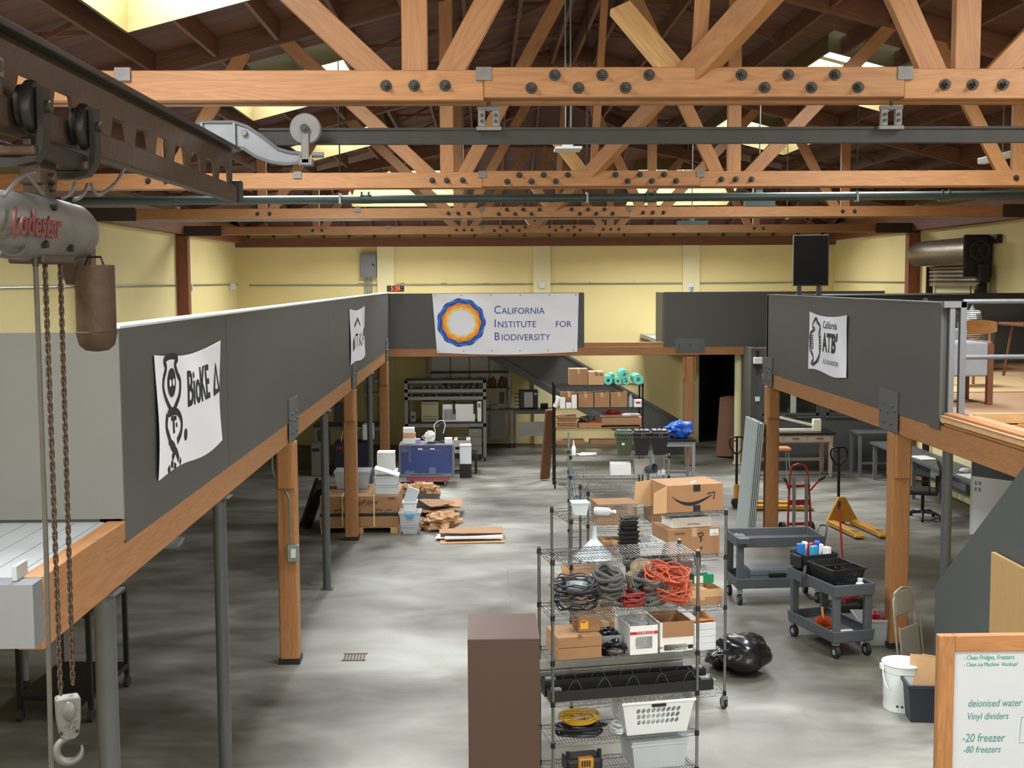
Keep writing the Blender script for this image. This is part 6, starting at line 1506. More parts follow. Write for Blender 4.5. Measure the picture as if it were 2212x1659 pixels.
# black cart under the loading deck
ct = thing('black_cart', 'black metal cart with lower shelf under the loading deck', 'cart', (-3.95, 11.9, 0), -.05)
for sx in (-1, 1):
    for sy in (-1, 1): MB().box(sx * .33 - .022, sx * .33 + .022, sy * .5 - .022, sy * .5 + .022, .13, 1.02).obj('upright', 'black_steel', ct); MB().cyl((sx * .33 - .02, sy * .5, .06), (sx * .33 + .02, sy * .5, .06), .06, n=14).obj('caster', 'rubber', ct)
for z in (.2, .98): MB().box(-.35, .35, -.52, .52, z, z + .05).obj('shelf', 'black_steel', ct)
tg = thing('grey_table', 'grey metal table leg and stretcher at the far left edge', 'table', (-5.0, 11.9, 0)); MB().box(-.5, .5, -.5, .5, .85, .9).obj('top', 'gray_steel', tg)
for sx in (-1, 1):
    for sy in (-1, 1): MB().cyl((sx * .42, sy * .42, .1), (sx * .42, sy * .42, .85), .03, n=10).obj('leg', 'gray_steel', tg); MB().cyl((sx * .42 - .02, sy * .42, .05), (sx * .42 + .02, sy * .42, .05), .05, n=12).obj('caster', 'rubber', tg)
MB().box(-.45, .45, -.44, -.40, .2, .25).obj('stretcher', 'gray_steel', tg)
# ------------------------------------------------------------------ right rear: partition with windows
YP = 26.3
PX0 = at(1622, 950, Y=YP).x
w1a, w1b = at(1648, 850, Y=YP).x, at(1768, 850, Y=YP).x
w2a, w2b = at(1786, 850, Y=YP).x, at(1900, 850, Y=YP).x
zs, zh = at(1700, 897, Y=YP).z, 2.3
b = MB().box(PX0, XR, YP, YP + .12, 0, zs).box(PX0, XR, YP, YP + .12, zh, 2.6)
for a_, c in ((PX0, w1a), (w1b, w2a), (w2b, XR)): b.box(a_, c, YP, YP + .12, zs, zh)
pw = struct('wall_partition', b, 'gray_wall')
MB().box(PX0 - .02, PX0 + .10, YP - .04, YP + 1.0, 0, 2.6).obj('end_jamb', 'gray_paint', pw, local=False)
mat('dark_pane', '#20211e', .08, var=.3, scale=2); mat('mint', '#b7c9bd', .4, var=.03)
for k, (a_, c) in enumerate(((w1a, w1b), (w2a, w2b))):
    g = thing('window_%d' % (31 + k), None, None, ((a_ + c) / 2, YP, zs), kind='structure')
    for z in (zs, 1.95 if k == 0 else zh - .05, zh - .05): MB().box(a_, c, YP - .03, YP + .03, z, z + .05).obj('window_frame', 'gray_wall', g, local=False)
    for x in (a_, c - .05): MB().box(x, x + .05, YP - .03, YP + .03, zs, zh).obj('window_frame', 'gray_wall', g, local=False)
    MB().box(a_ + .05, c - .05, YP + .02, YP + .03, zs + .05, zh - .05).obj('pane', 'dark_pane', g, local=False)
    MB().box(a_ - .05, c + .05, YP - .06, YP + .02, zs - .06, zs - .01).obj('window_sill', 'gray_wall', g, local=False)
    if k == 0:
        x = at(1714, 850, Y=YP).x; MB().box(x - .06, x + .06, YP + .0, YP + .018, zs + .05, zh - .05).obj('blind_strip', 'mint', g, local=False)
for k, (px, py, s_, lab) in enumerate(((1636, 862, .05, 'small white light switch on the grey partition end'), (1653, 812, .06, 'white notice card hanging near the partition window'))):
    p = at(px, py, Y=YP - .05)
    tag(MB().box(p.x - s_, p.x + s_, YP - .06, YP - .042, p.z - s_, p.z + s_).obj('wall_switch' if k == 0 else 'notice_card', 'paper', bevel=.006), lab, 'switch' if k == 0 else 'card')
p = at(1637, 786, Y=YP - .1); t = thing('wall_light', 'small white emergency light under the back balcony beam', 'lamp', (p.x, YP - .1, p.z)); MB().box(-.09, .09, -.05, .05, .0, .14).obj('head', 'white_plastic', t, bevel=.015); MB().box(-.05, .05, -.04, .04, -.1, 0).obj('mount', 'black_plastic', t); MB().box(-.03, .03, .0, .04, .14, 2.55 - p.z).obj('bracket', 'black_plastic', t)
p = at(1608, 1011, z=0)
yc_ = thing('pipe_column', 'pale yellow round column between the dark doorway and grey partition', 'column', (p.x, 27.0, 0)); MB().cyl((p.x, 27.3, 0), (p.x, 27.3, 2.5), .085, n=24).obj('shaft', 'wall_yellow_light', yc_, local=False, smooth=True)
MB().cyl((p.x, 27.3, 0), (p.x, 27.3, .02), .11, n=24).obj('base_ring', 'wall_yellow_light', yc_, local=False)
for k in range(6):
    x0 = at(1562, 1000, Y=28.3).x + k * .05
    o = beam('leaning_sheet', (x0, 28.15 + k * .075, .03), (x0 + .13, 28.4 + k * .075, 1.36), .40, .045, 'slat_brown', up=(.55, 1, 0), bevel=.004)
    tag(o, ['brown panel leftmost of the stack leaning in the dark doorway', 'brown panel second from the left leaning in the doorway', 'brown panel third from the left leaning in the doorway', 'brown panel third from the right leaning in the doorway', 'brown panel second from the right leaning in the doorway', 'brown panel rightmost of the stack leaning by the yellow column'][k], 'panel', 'leaning brown panels')
# lab table with blue bag beside the rack
YQ = 24.3
t = thing('lab_table', 'dark-topped lab table with grey frame holding the blue bag', 'table', (at(1455, 1000, Y=YQ).x, YQ + .4, 0))
w = .9
MB().box(-w / 2, w / 2, -.4, .4, .88, .92).obj('top', 'black_top', t)
for sx in (-1, 1):
    for sy in (-1, 1): MB().box(sx * (w / 2 - .05) - .03, sx * (w / 2 - .05) + .03, sy * .35 - .03, sy * .35 + .03, 0, .88).obj('leg', 'label_gray', t)
for sy in (-1, 1): MB().box(-w / 2 + .05, w / 2 - .05, sy * .35 - .02, sy * .35 + .02, .14, .19).obj('stretcher', 'label_gray', t); MB().box(-w / 2 + .05, w / 2 - .05, sy * .35 - .02, sy * .35 + .02, .78, .88).obj('apron', 'label_gray', t)
X = at(1468, 935, Y=YQ + .3).x
tag(blob((X, YQ + .35, .924), (.24, .2, .16), 3.9, 24, 16, .3).obj('plastic_bag', 'blue_bag', smooth=True), 'crumpled bright blue plastic bag on the dark lab table', 'bag')
# tan bench with paper trimmer
YB2 = 25.0
XA, XB = at(1632, 950, Y=YB2).x, at(1806, 950, Y=YB2).x
mat('tan_metal', '#a89384', .5, .1, var=.05)
t = thing('lab_table', 'tan steel table with drawers and black top below the partition windows', 'table', ((XA + XB) / 2, YB2 + .4, 0)); w = XB - XA
MB().box(-w / 2, w / 2, -.4, .4, .90, .945).obj('top', 'black_top', t, bevel=.006); MB().box(-w / 2 + .05, w / 2 - .05, -.36, .36, .74, .90).obj('drawer_case', 'tan_metal', t)
for k in range(3):
    x = -w / 2 + .08 + k * (w - .16) / 3; f = MB().box(x + .02, x + (w - .16) / 3 - .02, -.375, -.36, .76, .885).obj('drawer', 'tan_metal', t, bevel=.004)
    MB().box(-.07, .07, -.025, -.008, .06, .085).obj('pull', 'chrome', f)
for sx in (-1, 1):
    for sy in (-1, 1): x, y = sx * (w / 2 - .09), sy * .32; MB().box(x - .035, x + .035, y - .035, y + .035, .1, .76).obj('leg', 'tan_metal', t); MB().cyl((x - .02, y, .05), (x + .02, y, .05), .05, n=12).obj('caster', 'label_gray', t)
MB().box(-w / 2 + .1, w / 2 - .1, .28, .32, .28, .34).obj('stretcher', 'tan_metal', t)
Yc = YB2 + .3; zt = .946
xl, xr = at(1672, 940, Y=Yc).x, at(1772, 940, Y=Yc).x
t = thing('paper_trimmer', 'cream paper trimmer with raised arm on the tan steel table', 'trimmer', ((xl + xr) / 2, Yc, zt)); w = xr - xl
mat('cream', '#e2dcc4', .45, var=.04)
MB().box(-w / 2, w / 2 - .02, -.05, .05, 0, .055).obj('base_bar', 'cream', t, bevel=.004); MB().box(w / 2 - .16, w / 2, -.07, .07, 0, .25).obj('pivot_block', 'cream', t, bevel=.01)
MB().cbox((-.08, 0, .22), (.85, .05, .05), Ry(.24)).obj('arm', 'cream', t, bevel=.006); MB().tube([(-.3, 0, .31), (-.25, 0, .34), (-.02, 0, .29), (0, 0, .25)], .012, 6).obj('grip', 'black_plastic', t)
p = at(1690, 1040, z=0)
t = thing('stool', 'stool with orange wooden seat and wire legs behind the timber post', 'stool', (at(1690, 970, Y=24.2).x, 24.3, 0)); MB().box(-.17, .17, -.16, .16, .70, .76).obj('seat', 'board_orange', t, bevel=.02)
for sx in (-1, 1):
    for sy in (-1, 1): MB().cyl((sx * .12, sy * .1, .7), (sx * .17, sy * .15, 0), .011, n=8).obj('leg', 'galv', t)
MB().tube([(-.15, -.13, .25), (.15, -.13, .25), (.15, .13, .25), (-.15, .13, .25)], .009, 6, True).obj('foot_ring', 'galv', t)
# grey boards leaning on the right timber post
mat('board_gray', '#a3adab', .5, var=.1, scale=4, stretch=(1, 1, .2)); mat('board_edge', '#4b4f50', .6, var=.05)
for k in range(4):
    x0 = 4.17 + k * .03
    t = thing('leaning_board', ['pale grey board frontmost of four leaning on the timber post', 'pale grey board second of four leaning on the timber post', 'pale grey board third of four leaning on the timber post', 'pale grey board nearest the post of four leaning on it'][k], 'board', (x0, 19.8, 0), 0, 'leaning grey boards')
    M = Ry(.08)
    MB().box(-.016, .012, -.42, .42, 0, 1.83 - .03 * (k > 0), M).obj('sheet', 'board_gray', t)
    MB().box(.012, .022, -.42, .42, 0, 1.83 - .03 * (k > 0), M).obj('backing', 'board_edge', t)
# ------------------------------------------------------------------ pallet jacks and hand truck
def pallet_jack(label, x, y, rz, m, handle_tilt, swivel=0.):
    t = thing('pallet_jack', label, 'pallet jack', (x, y, 0), rz, 'pallet jacks')       # forks run along -Y
    for sx in (-1, 1):
        MB().prism([(0, .02), (0, .09), (1.05, .09), (1.15, .05), (1.15, .02)], sx * .2 - .075, sx * .2 + .075, Rz(-math.pi / 2)).obj('fork', m, t, bevel=.008)
        for q in range(2): MB().box(sx * .2 - .05, sx * .2 + .05, -1.0 + q * .09, -.96 + q * .09, .09, .0915).obj('fork_slot', 'ink', t)
        MB().cyl((sx * .2 - .03, -1.0, .04), (sx * .2 + .03, -1.0, .04), .04, n=12).obj('roller', 'rubber', t)
    MB().add([(-.28, -.02, .05), (.28, -.02, .05), (.28, .06, .05), (-.28, .06, .05), (-.06, .02, .46), (.06, .02, .46), (.06, .08, .46), (-.06, .08, .46)], [(3, 2, 1, 0), (4, 5, 6, 7), (0, 1, 5, 4), (1, 2, 6, 5), (2, 3, 7, 6), (3, 0, 4, 7)]).obj('body', m, t, bevel=.01)
    MB().cyl((0, .17, .1), (0, .17, .42), .05, n=14).obj('pump', m, t, smooth=True)
    for sx in (-1, 1): MB().cyl((sx * .03, .17, .09), (sx * .09, .17, .09), .09, n=18).obj('steer_wheel', 'rubber', t, smooth=True)
    M = T(0, .17, .36) @ Rz(-swivel) @ Rx(-handle_tilt)
    MB().cyl(tuple(M @ Vector((0, 0, 0))), tuple(M @ Vector((0, 0, .62))), .024, n=12).obj('handle_shaft', 'black_steel', t, smooth=True)
    MB().tube([M @ q for q in curve_pts([(0, 0, .6), (.12, 0, .72), (.14, 0, .84), (.09, 0, .9), (-.09, 0, .9), (-.14, 0, .84), (-.12, 0, .72)], 5, True)], .016, 8, True).obj('handle_loop', 'black_steel', t, smooth=True)
    MB().cyl(tuple(M @ Vector((0, 0, .6))), tuple(M @ Vector((0, 0, .9))), .02, n=8).cyl(tuple(M @ Vector((-.07, 0, .84))), tuple(M @ Vector((0, 0, .84))), .01, n=6).obj('grip_bar', 'black_steel', t)
pallet_jack('yellow pallet jack with triangular body and forks towards the camera', 5.93, 20.25, .12, 'yellow_paint', .02)
pallet_jack('orange pallet jack behind the grey leaning boards', 4.68, 21.9, 1.45, 'yellow_paint', .0, 1.2)
p = at(1716, 1165, z=0)
t = thing('hand_truck', 'red steel hand truck with grey rails and black grips', 'hand truck', (p.x + .1, p.y + .1, 0), .1)
for sx in (-1, 1):
    MB().tube(curve_pts([(sx * .19, 0, .06), (sx * .17, .02, .6), (sx * .14, .05, 1.0), (sx * .11, .06, 1.12), (0, .06, 1.16)], 6), .018, 8).obj('side_tube', 'red_paint', t, smooth=True)
    MB().box(sx * .10 - .025, sx * .10 + .025, -.05, -.03, .04, .98, Rx(-.03)).obj('grey_rail', 'galv', t)
    MB().cyl((sx * .17, .0, .75), (sx * .27, -.12, .93), .014, n=8).obj('handle_arm', 'red_paint', t); MB().cyl((sx * .27, -.12, .93), (sx * .33, -.2, .99), .022, n=10).obj('grip', 'black_plastic', t)
    MB().cyl((sx * .2, .12, .12), (sx * .26, .12, .12), .12, n=20).obj('wheel', 'rubber', t, smooth=True)
for z in (.2, .52, .56, .80): MB().box(-.17, .17, .0, .03, z, z + .045).obj('crossbar', 'red_paint', t)
MB().box(-.2, .2, -.22, .02, .015, .03).obj('toe_plate', 'red_paint', t)
# ------------------------------------------------------------------ utility carts
mat('cart_gray', '#4d5155', .55, var=.07, scale=6)
def utility_cart(label, loc, rz, w, d, top, low, cl, push=False):
    t = thing('utility_cart', label, 'cart', (loc[0], loc[1], 0), rz, 'grey utility carts')
    for z, nm in ((top, 'top_tray'), (low, 'lower_tray')):
        MB().tub(w - .02, d - .02, .13, .02, w, d, z=z - .13).obj(nm, 'cart_gray', t, bevel=.012)
    for sx in (-1, 1):
        for sy in (-1, 1):
            x, y = sx * (w / 2 - .06), sy * (d / 2 - .06)
            MB().box(x - .045, x + .045, y - .03, y + .03, low - .02, top - .1).obj('upright', 'cart_gray', t, bevel=.015)
            MB().box(x - .03, x + .03, y - .03, y + .03, cl + .02, low - .13).obj('caster_fork', 'galv', t)
            MB().cyl((x - .022, y, cl / 2 + .005), (x + .022, y, cl / 2 + .005), cl / 2 + .005, n=20).obj('caster_wheel', 'rubber', t, smooth=True)
            MB().cyl((x - .024, y, cl / 2 + .005), (x + .024, y, cl / 2 + .005), cl / 4, n=14).obj('hub', 'label_gray', t)
    return t
c1 = utility_cart('larger grey utility cart beside the wire shelves, papers on its tray', (3.68, 15.55), .06, 1.12, .62, .86, .34, .12)
for q in (-.1, .0): MB().box(-.55, -.42, -.22 + q * 1.8, -.06 + q * 1.8, .80, .862).obj('tray_pocket', 'gray_bin', c1)
X, Y = on(c1, -.40, -.1); tag(blob((X, Y, .752), (.09, .06, .02), 1.7, amp=.5).obj('crumpled_paper', 'paper'), 'crumpled white paper on the tray of the larger grey cart', 'paper')
X, Y = on(c1, -.44, .08); tag(blob((X, Y, .752), (.07, .07, .035), 2.9, amp=.3).obj('rag', mat('rag', '#b0a79c', .8, var=.2)), 'balled beige rag on the larger grey cart', 'rag')
X, Y = on(c1, -.02, .0)
t = thing('tool_case', 'flat grey tool case on the lower tray of the larger cart', 'case', (X, Y, .232), .06); MB().box(-.33, .33, -.2, .2, 0, .2).obj('case', mat('case_gray', '#5f6a70', .4, var=.15, scale=3), t, bevel=.02); MB().box(-.1, .12, -.225, -.2, .10, .15).obj('handle', 'black_plastic', t, bevel=.008); MB().box(-.33, .33, -.202, -.2, .12, .127).obj('seam', 'ink', t)
c2 = utility_cart('smaller grey utility cart carrying a black basket', (3.83, 13.5), .27, .50, 1.0, .80, .30, .12)
X, Y = on(c2, -.0, -.12)
bk = thing('shopping_basket', 'black slotted plastic basket on the smaller grey cart', 'basket', (X, Y, .692), .30)
slotted(.30, .40, .40, .50, .24, 2, 11, .28, .42, 'black_plastic', bk, .08, .18, dv=.30, name='basket_wall')
MB().box(-.15, .15, -.2, .2, 0, .006).obj('basket_bottom', 'black_plastic', bk); MB().tube([(-.205, -.255, .24), (.205, -.255, .24), (.205, .255, .24), (-.205, .255, .24)], .012, 6, True).obj('rim', 'black_plastic', bk)
MB().tube([(-.19, 0, .245), (-.17, -.05, .252), (.17, -.05, .252), (.19, 0, .245)], .008, 6).obj('handle', 'black_plastic', bk)
X, Y = on(c2, .12, -.40); t = thing('white_bottle', 'small white bottle on the near corner of the smaller cart', 'bottle', (X, Y, .692)); MB().lathe([(.01, 0), (.045, 0), (.045, .09), (.025, .11), (.025, .12)], 18).obj('bottle', 'white_plastic', t, smooth=True); MB().cyl((0, 0, .12), (0, 0, .145), .03, n=16).obj('cap', 'white_plastic', t)
X, Y = on(c2, -.03, .06)
t = thing('duster', 'fluffy orange duster on the lower tray of the smaller cart', 'duster', (X, Y, .192), .27)
rr = random.Random(5); b = MB()
for k in range(260):
    a_, e = rr.random() * 6.28, rr.random() * 1.4; v = Vector((math.cos(a_) * math.cos(e) * .13, math.sin(a_) * math.cos(e) * .16, .02 + math.sin(e) * .10)); b.cyl(v * .25, v * rr.uniform(.85, 1.1), .008, .002, 4)
b.obj('fluff', mat('fluff_orange', '#c9551d', .8, var=.15), t); MB().cyl((0, .02, .08), (.03, .1, .2), .014, n=8).obj('handle', 'orange_env', t)
X, Y = on(c2, -.04, -.27); tag(beam('white_bar', (X - .16, Y + .03, .215), (X + .16, Y + .06, .215), .05, .04, 'white_plastic'), 'white plastic bar lying on the lower tray of the smaller cart', 'bar')
# tool bag behind the basket
X, Y = on(c2, -.12, .62)
t = thing('tool_bag', 'black open tool bag full of blue and white supplies', 'bag', (*on(c2, -.02, .32), .073), .27)
MB().tub(.32, .26, .30, .012, .42, .34, z=.62).obj('bag_body', mat('bag_cloth', '#191a1d', .7, var=.2), t, bevel=.03);
MB().box(-.25, -.2, -.1, .1, .76, .9).obj('side_pocket', 'bag_cloth', t, bevel=.015)
for k, (dx, dy, m, hh) in enumerate(((-.14, .05, 'blue_top', .12), (-.06, -.05, 'cyan_handle', .10), (.03, .05, 'red_paint', .11), (.1, -.02, 'blue_bag', .14), (.15, .08, 'paper', .09), (.06, -.1, 'white_plastic', .08), (-.1, -.1, 'paper', .06))):
    MB().box(dx - .045, dx + .045, dy - .03, dy + .03, .80, .95 + hh * .5, Rz(.3 * k)).obj('supply_pack', m, t, bevel=.012)
MB().tube(curve_pts([(-.2, -.17, .8), (-.25, -.22, .72), (-.28, -.25, .6)], 4), .02, 6).obj('strap', 'black_plastic', t)
# red broom and vacuum head on the floor
p0, p1 = at(1813, 1086, Y=15.0), at(1824, 1330, Y=14.9)
t = thing('broom', 'red-handled floor brush standing behind the smaller cart', 'broom', (p1.x, 14.9, 0)); MB().cyl((0, 0, .1), (p0.x - p1.x, .1, p0.z), .013, n=10).obj('handle', 'red_paint', t); MB().box(-.18, .18, -.08, .08, 0, .1).obj('brush_head', 'black_plastic', t, bevel=.02); MB().cyl((p0.x - p1.x, .1, p0.z - .08), (p0.x - p1.x, .1, p0.z + .02), .017, n=10).obj('grip', 'black_plastic', t)
p = at(1800, 1330, z=0)
t = thing('floor_vacuum', 'black floor vacuum lying behind the smaller cart', 'vacuum', (p.x + .28, p.y + .35, 0), .4); MB().box(-.24, .24, -.12, .12, 0, .12).obj('body', 'black_plastic', t, bevel=.04, seg=3); MB().box(-.1, .1, -.05, .05, .11, .15).obj('cover', 'red_paint', t, bevel=.01)
p0 = at(1775, 1135, Y=16.6)
t = thing('push_handle', 'bent chrome push handle of a trolley behind the larger cart', 'trolley', (p0.x, 16.6, 0)); 
for sx in (-1, 1): MB().tube(curve_pts([(sx * .06 - .1, 0, .0), (sx * .06, 0, p0.z - .12), (sx * .05 + .02, .02, p0.z - .02), (.02, .02, p0.z)], 5), .012, 8).obj('handle_tube', 'chrome', t, smooth=True)
MB().box(-.3, .2, -.05, .5, .06, .1).obj('platform', 'gray_bin', t)
for sx in (-.25, .15): MB().cyl((sx, .05, .03), (sx + .03, .05, .03), .03, n=10).cyl((sx, .4, .03), (sx + .03, .4, .03), .03, n=10).obj('caster', 'rubber', t)
# clear tote, pail, dark tote, trash bag
p = at(1881, 1402, z=0)
t = thing('storage_tote', 'clear open tote with red and white contents by the timber post', 'tote', (p.x + .1, p.y + .3, 0), -.1); MB().tub(.30, .34, .30, .004, .37, .42, lip=.012).obj('tote', 'clear_plastic', t)
blob((.05, .05, .02), (.12, .13, .14), 2.2, amp=.3).obj('red_cloth', 'red_paint', t); MB().box(-.06, .10, -.16, -.08, .02, .22).obj('navy_box', 'navy_case', t, bevel=.02)
for q in range(6): MB().cbox((-.10 + q * .012, -.02 + q * .01, .2), (.012, .1, .16), Ry(.2)).obj('white_sleeve', 'paper', t)
for zz in (.06, .11): MB().box(-.04, .10, -.163, -.16, zz, zz + .035).obj('label_plate', 'paper', t)
p = at(1964, 1544, z=0)
pl_ = thing('metal_pail', 'white enamel pail with lid and wire handle on the floor', 'pail', (p.x, p.y + .2, 0))
MB().lathe([(.01, 0), (.172, 0), (.175, .02), (.172, .10), (.175, .105), (.178, .36), (.184, .365), (.186, .44), (.178, .44), (.165, .02), (.01, .015)], 36).obj('body', mat('enamel', '#dfe6df', .35, var=.04), pl_, smooth=True)
MB().lathe([(.01, .458), (.10, .462), (.17, .452), (.195, .448), (.198, .436), (.19, .434), (.01, .44)], 36).obj('lid', 'enamel', pl_, smooth=True)
MB().tube(curve_pts([(-.192, -.02, .42), (-.205, -.06, .33), (-.19, -.10, .25), (-.165, -.11, .22)], 5), .006, 6).obj('handle', 'enamel', pl_, smooth=True); MB().box(-.215, -.18, -.03, .03, .38, .43).obj('handle_ear', 'enamel', pl_, bevel=.006)
for a_ in (-2.15, -1.9, -1.35): MB().cyl((.171 * math.cos(a_), .171 * math.sin(a_), .06), (.178 * math.cos(a_), .178 * math.sin(a_), .06), .011, n=10).obj('vent_hole', 'ink', pl_)
p = at(2040, 1590, z=0)
t = thing('dark_tote', 'dark navy plastic tote with cardboard sheets beside the white pail', 'tote', (4.09, 11.22, 0), -.12); MB().tub(.34, .36, .36, .006, .40, .44, lip=.018, lipz=.03).obj('tote', mat('navy_tote', '#252833', .5, var=.08), t)
for k in range(3): MB().cbox((-.02 + k * .05, .02, .36), (.26, .008, .40), Rz(-.5) @ Rx(-.1 - .08 * k)).obj('cardboard_sheet', ('cardboard_light', 'cardboard', 'fir_pale')[k], t)
p = at(1618, 1470, z=0)
t = thing('trash_bag', 'shiny black trash bag slumped on the floor beside the wire shelves', 'bag', (p.x, p.y + .3, 0), -.2)
blob((0, 0, 0), (.29, .30, .20), 6.3, 40, 26, .10, 1.6).obj('bag', 'bag_black', t, smooth=True); blob((-.22, .1, 0), (.16, .2, .13), 1.3, 24, 16, .14, 2).obj('bag_neck', 'bag_black', t, smooth=True)
# ------------------------------------------------------------------ folding chair, plywood cabinet, whiteboard
p = at(2046, 1435, z=0)
mat('chair_tan', '#8d8678', .45, .3, var=.06)
t = thing('folding_chair', 'folded tan metal chair leaning against the grey stair wall', 'chair', (4.26, 12.1, 0), .75)
M = Rx(-.12)
for sx in (-1, 1):
    MB().tube([M @ Vector(q) for q in ((sx * .2, 0, .02), (sx * .2, 0, .75), (sx * .19, 0, .88), (sx * .13, 0, .96), (0, 0, .985))], .012, 8).obj('front_frame', 'chair_tan', t, smooth=True)
    MB().tube([M @ Vector((sx * .21, -.05, .02)), M @ Vector((sx * .21, -.05, .62))], .011, 8).obj('rear_leg', 'chair_tan', t)
MB().box(-.175, .175, -.012, .012, .72, .96, M).obj('backrest', 'chair_tan', t, bevel=.03)
MB().box(-.18, .18, -.045, -.02, .20, .60, M).obj('seat', 'chair_tan', t, bevel=.02)
zt = at(2145, 1192, Y=10.4).z; x0 = at(2141, 1200, Y=10.4).x
t = thing('plywood_cabinet', 'tall pale wood-veneer cabinet in front of the grey stair wall', 'cabinet', (x0 + .06, 9.45, 0))
MB().box(x0 - .0, x0 + .022, 8.5, 10.4, .05, zt).obj('side_panel', mat('veneer', '#b99662', .45, var=.1, scale=3, stretch=(6, 6, .5)), t, local=False); MB().box(x0 + .022, 4.37, 10.38, 10.4, .05, zt).obj('end_panel', 'veneer', t, local=False); MB().box(x0 + .02, 4.37, 8.5, 10.38, zt - .03, zt - .005).obj('top_panel', 'veneer', t, local=False); MB().box(x0 + .03, 4.35, 8.55, 10.35, 0, .05).obj('plinth', 'black_plastic', t, local=False)
YWB = 7.3
a = at(2028, 1373, Y=YWB); zt = a.z; x0 = a.x
wbd = thing('whiteboard', 'wood-framed whiteboard with green handwritten list at lower right', 'whiteboard', (x0 + .7, YWB, 0))
fw = .098; W_ = 1.5
MB().box(x0 + fw, x0 + W_ - fw, YWB + .01, YWB + .03, .55, zt - fw).obj('board', mat('wb_white', '#b9bcc0', .35, var=.02), wbd, local=False)
beam('frame_post', (x0 + fw / 2, YWB + .02, .06), (x0 + fw / 2, YWB + .02, zt), fw, .06, 'frame_wood', wbd, up=(0, 1, 0)); beam('frame_post', (x0 + W_ - fw / 2, YWB + .02, .06), (x0 + W_ - fw / 2, YWB + .02, zt), fw, .06, 'frame_wood', wbd, up=(0, 1, 0))
beam('frame_rail', (x0 + fw, YWB + .02, zt - fw / 2), (x0 + W_ - fw, YWB + .02, zt - fw / 2), .06, fw, 'frame_wood', wbd); beam('frame_rail', (x0 + fw, YWB + .02, .5), (x0 + W_ - fw, YWB + .02, .5), .06, fw, 'frame_wood', wbd)
for x in (x0 + fw / 2, x0 + W_ - fw / 2): MB().box(x - .04, x + .04, YWB - .3, YWB + .34, 0, .06).obj('foot', 'frame_wood', wbd, local=False)
mat('marker_green', '#1f8f6d', .6, var=0); mat('marker_dark', '#3f7f78', .6, var=0)
kpx = YWB / F
for s, px, py, hp, m, sh in (('- Clean Fridges, Freezers', 2081, 1421, 17, 'marker_green', .15), ('- Clean ice Machine  Hookup?', 2081, 1436, 15, 'marker_green', .15), ('deionised water', 2090, 1520, 28, 'marker_dark', .2), ('Vinyl dividers', 2088, 1548, 26, 'marker_dark', .2), ('-20 freezer', 2078, 1595, 32, 'marker_dark', .15), ('-80 freezers', 2080, 1620, 26, 'marker_dark', .25)):
    q = at(px, py, Y=YWB + .009); text(s, hp * kpx * .86, m, wbd, T(q.x, YWB + .0085, q.z) @ FACE_CAM, align='LEFT', local=False, sx=.78, shear=sh, name='handwriting', bold=0)
q = at(2206, 1570, Y=YWB + .009); MB().tube([(q.x + .12, YWB + .009, q.z + .06), (q.x, YWB + .009, q.z + .06), (q.x - .01, YWB + .009, q.z - .1), (q.x + .12, YWB + .009, q.z - .1)], .0018, 4).obj('drawn_box', 'marker_dark', wbd, local=False)
# ------------------------------------------------------------------ furniture under the right mezzanine
t = thing('work_desk', 'long dark desk with grey legs along the right wall', 'desk', (8.3, 22, 0)); MB().box(7.85, 8.5, 19.6, 25.0, .72, .76).obj('top', 'gray_bin', t, local=False)
for y in (19.75, 22.6, 24.85):
    for x in (7.92, 8.43): MB().box(x - .035, x + .035, y - .035, y + .035, 0, .72).obj('leg', 'gray_steel', t, local=False)
MB().box(8.40, 8.45, 19.8, 24.8, .3, .7).obj('modesty_panel', 'gray_bin', t, local=False); MB().box(7.87, 8.4, 20.0, 21.6, .58, .72).obj('drawer_case', 'gray_steel', t, local=False)
for k, (y, w_, lab) in enumerate(((22.6, .3, 'white papers on the far part of the dark desk'), (20.4, .26, 'white papers on the near part of the dark desk'))): tag(MB().cbox((8.1, y, .768), (w_, .5, .012), Rz(.1)).obj('paper_stack', 'paper'), lab, 'paper', 'desk papers')
p = (8.15, 20.75, .76); t = thing('desk_phone', 'small white desk device beside the near papers', 'device', p); MB().ball((0, 0, .05), (.1, .08, .05)).obj('shell', 'white_plastic', t, smooth=True); MB().tube(curve_pts([(.05, 0, .03), (.2, .1, .15), (.3, .1, .02)], 5), .006, 5).obj('cable', 'paper', t)
t = thing('work_table', 'small grey table in front of the grey partition', 'table', (8.15, 25.6, 0)); MB().box(-.45, .45, -.35, .35, .86, .9).obj('top', 'gray_bin', t)
for sx in (-1, 1):
    for sy in (-1, 1): MB().box(sx * .4 - .03, sx * .4 + .03, sy * .3 - .03, sy * .3 + .03, 0, .86).obj('leg', 'gray_steel', t)
MB().box(-.4, .4, -.32, -.28, .25, .29).obj('stretcher', 'gray_steel', t)
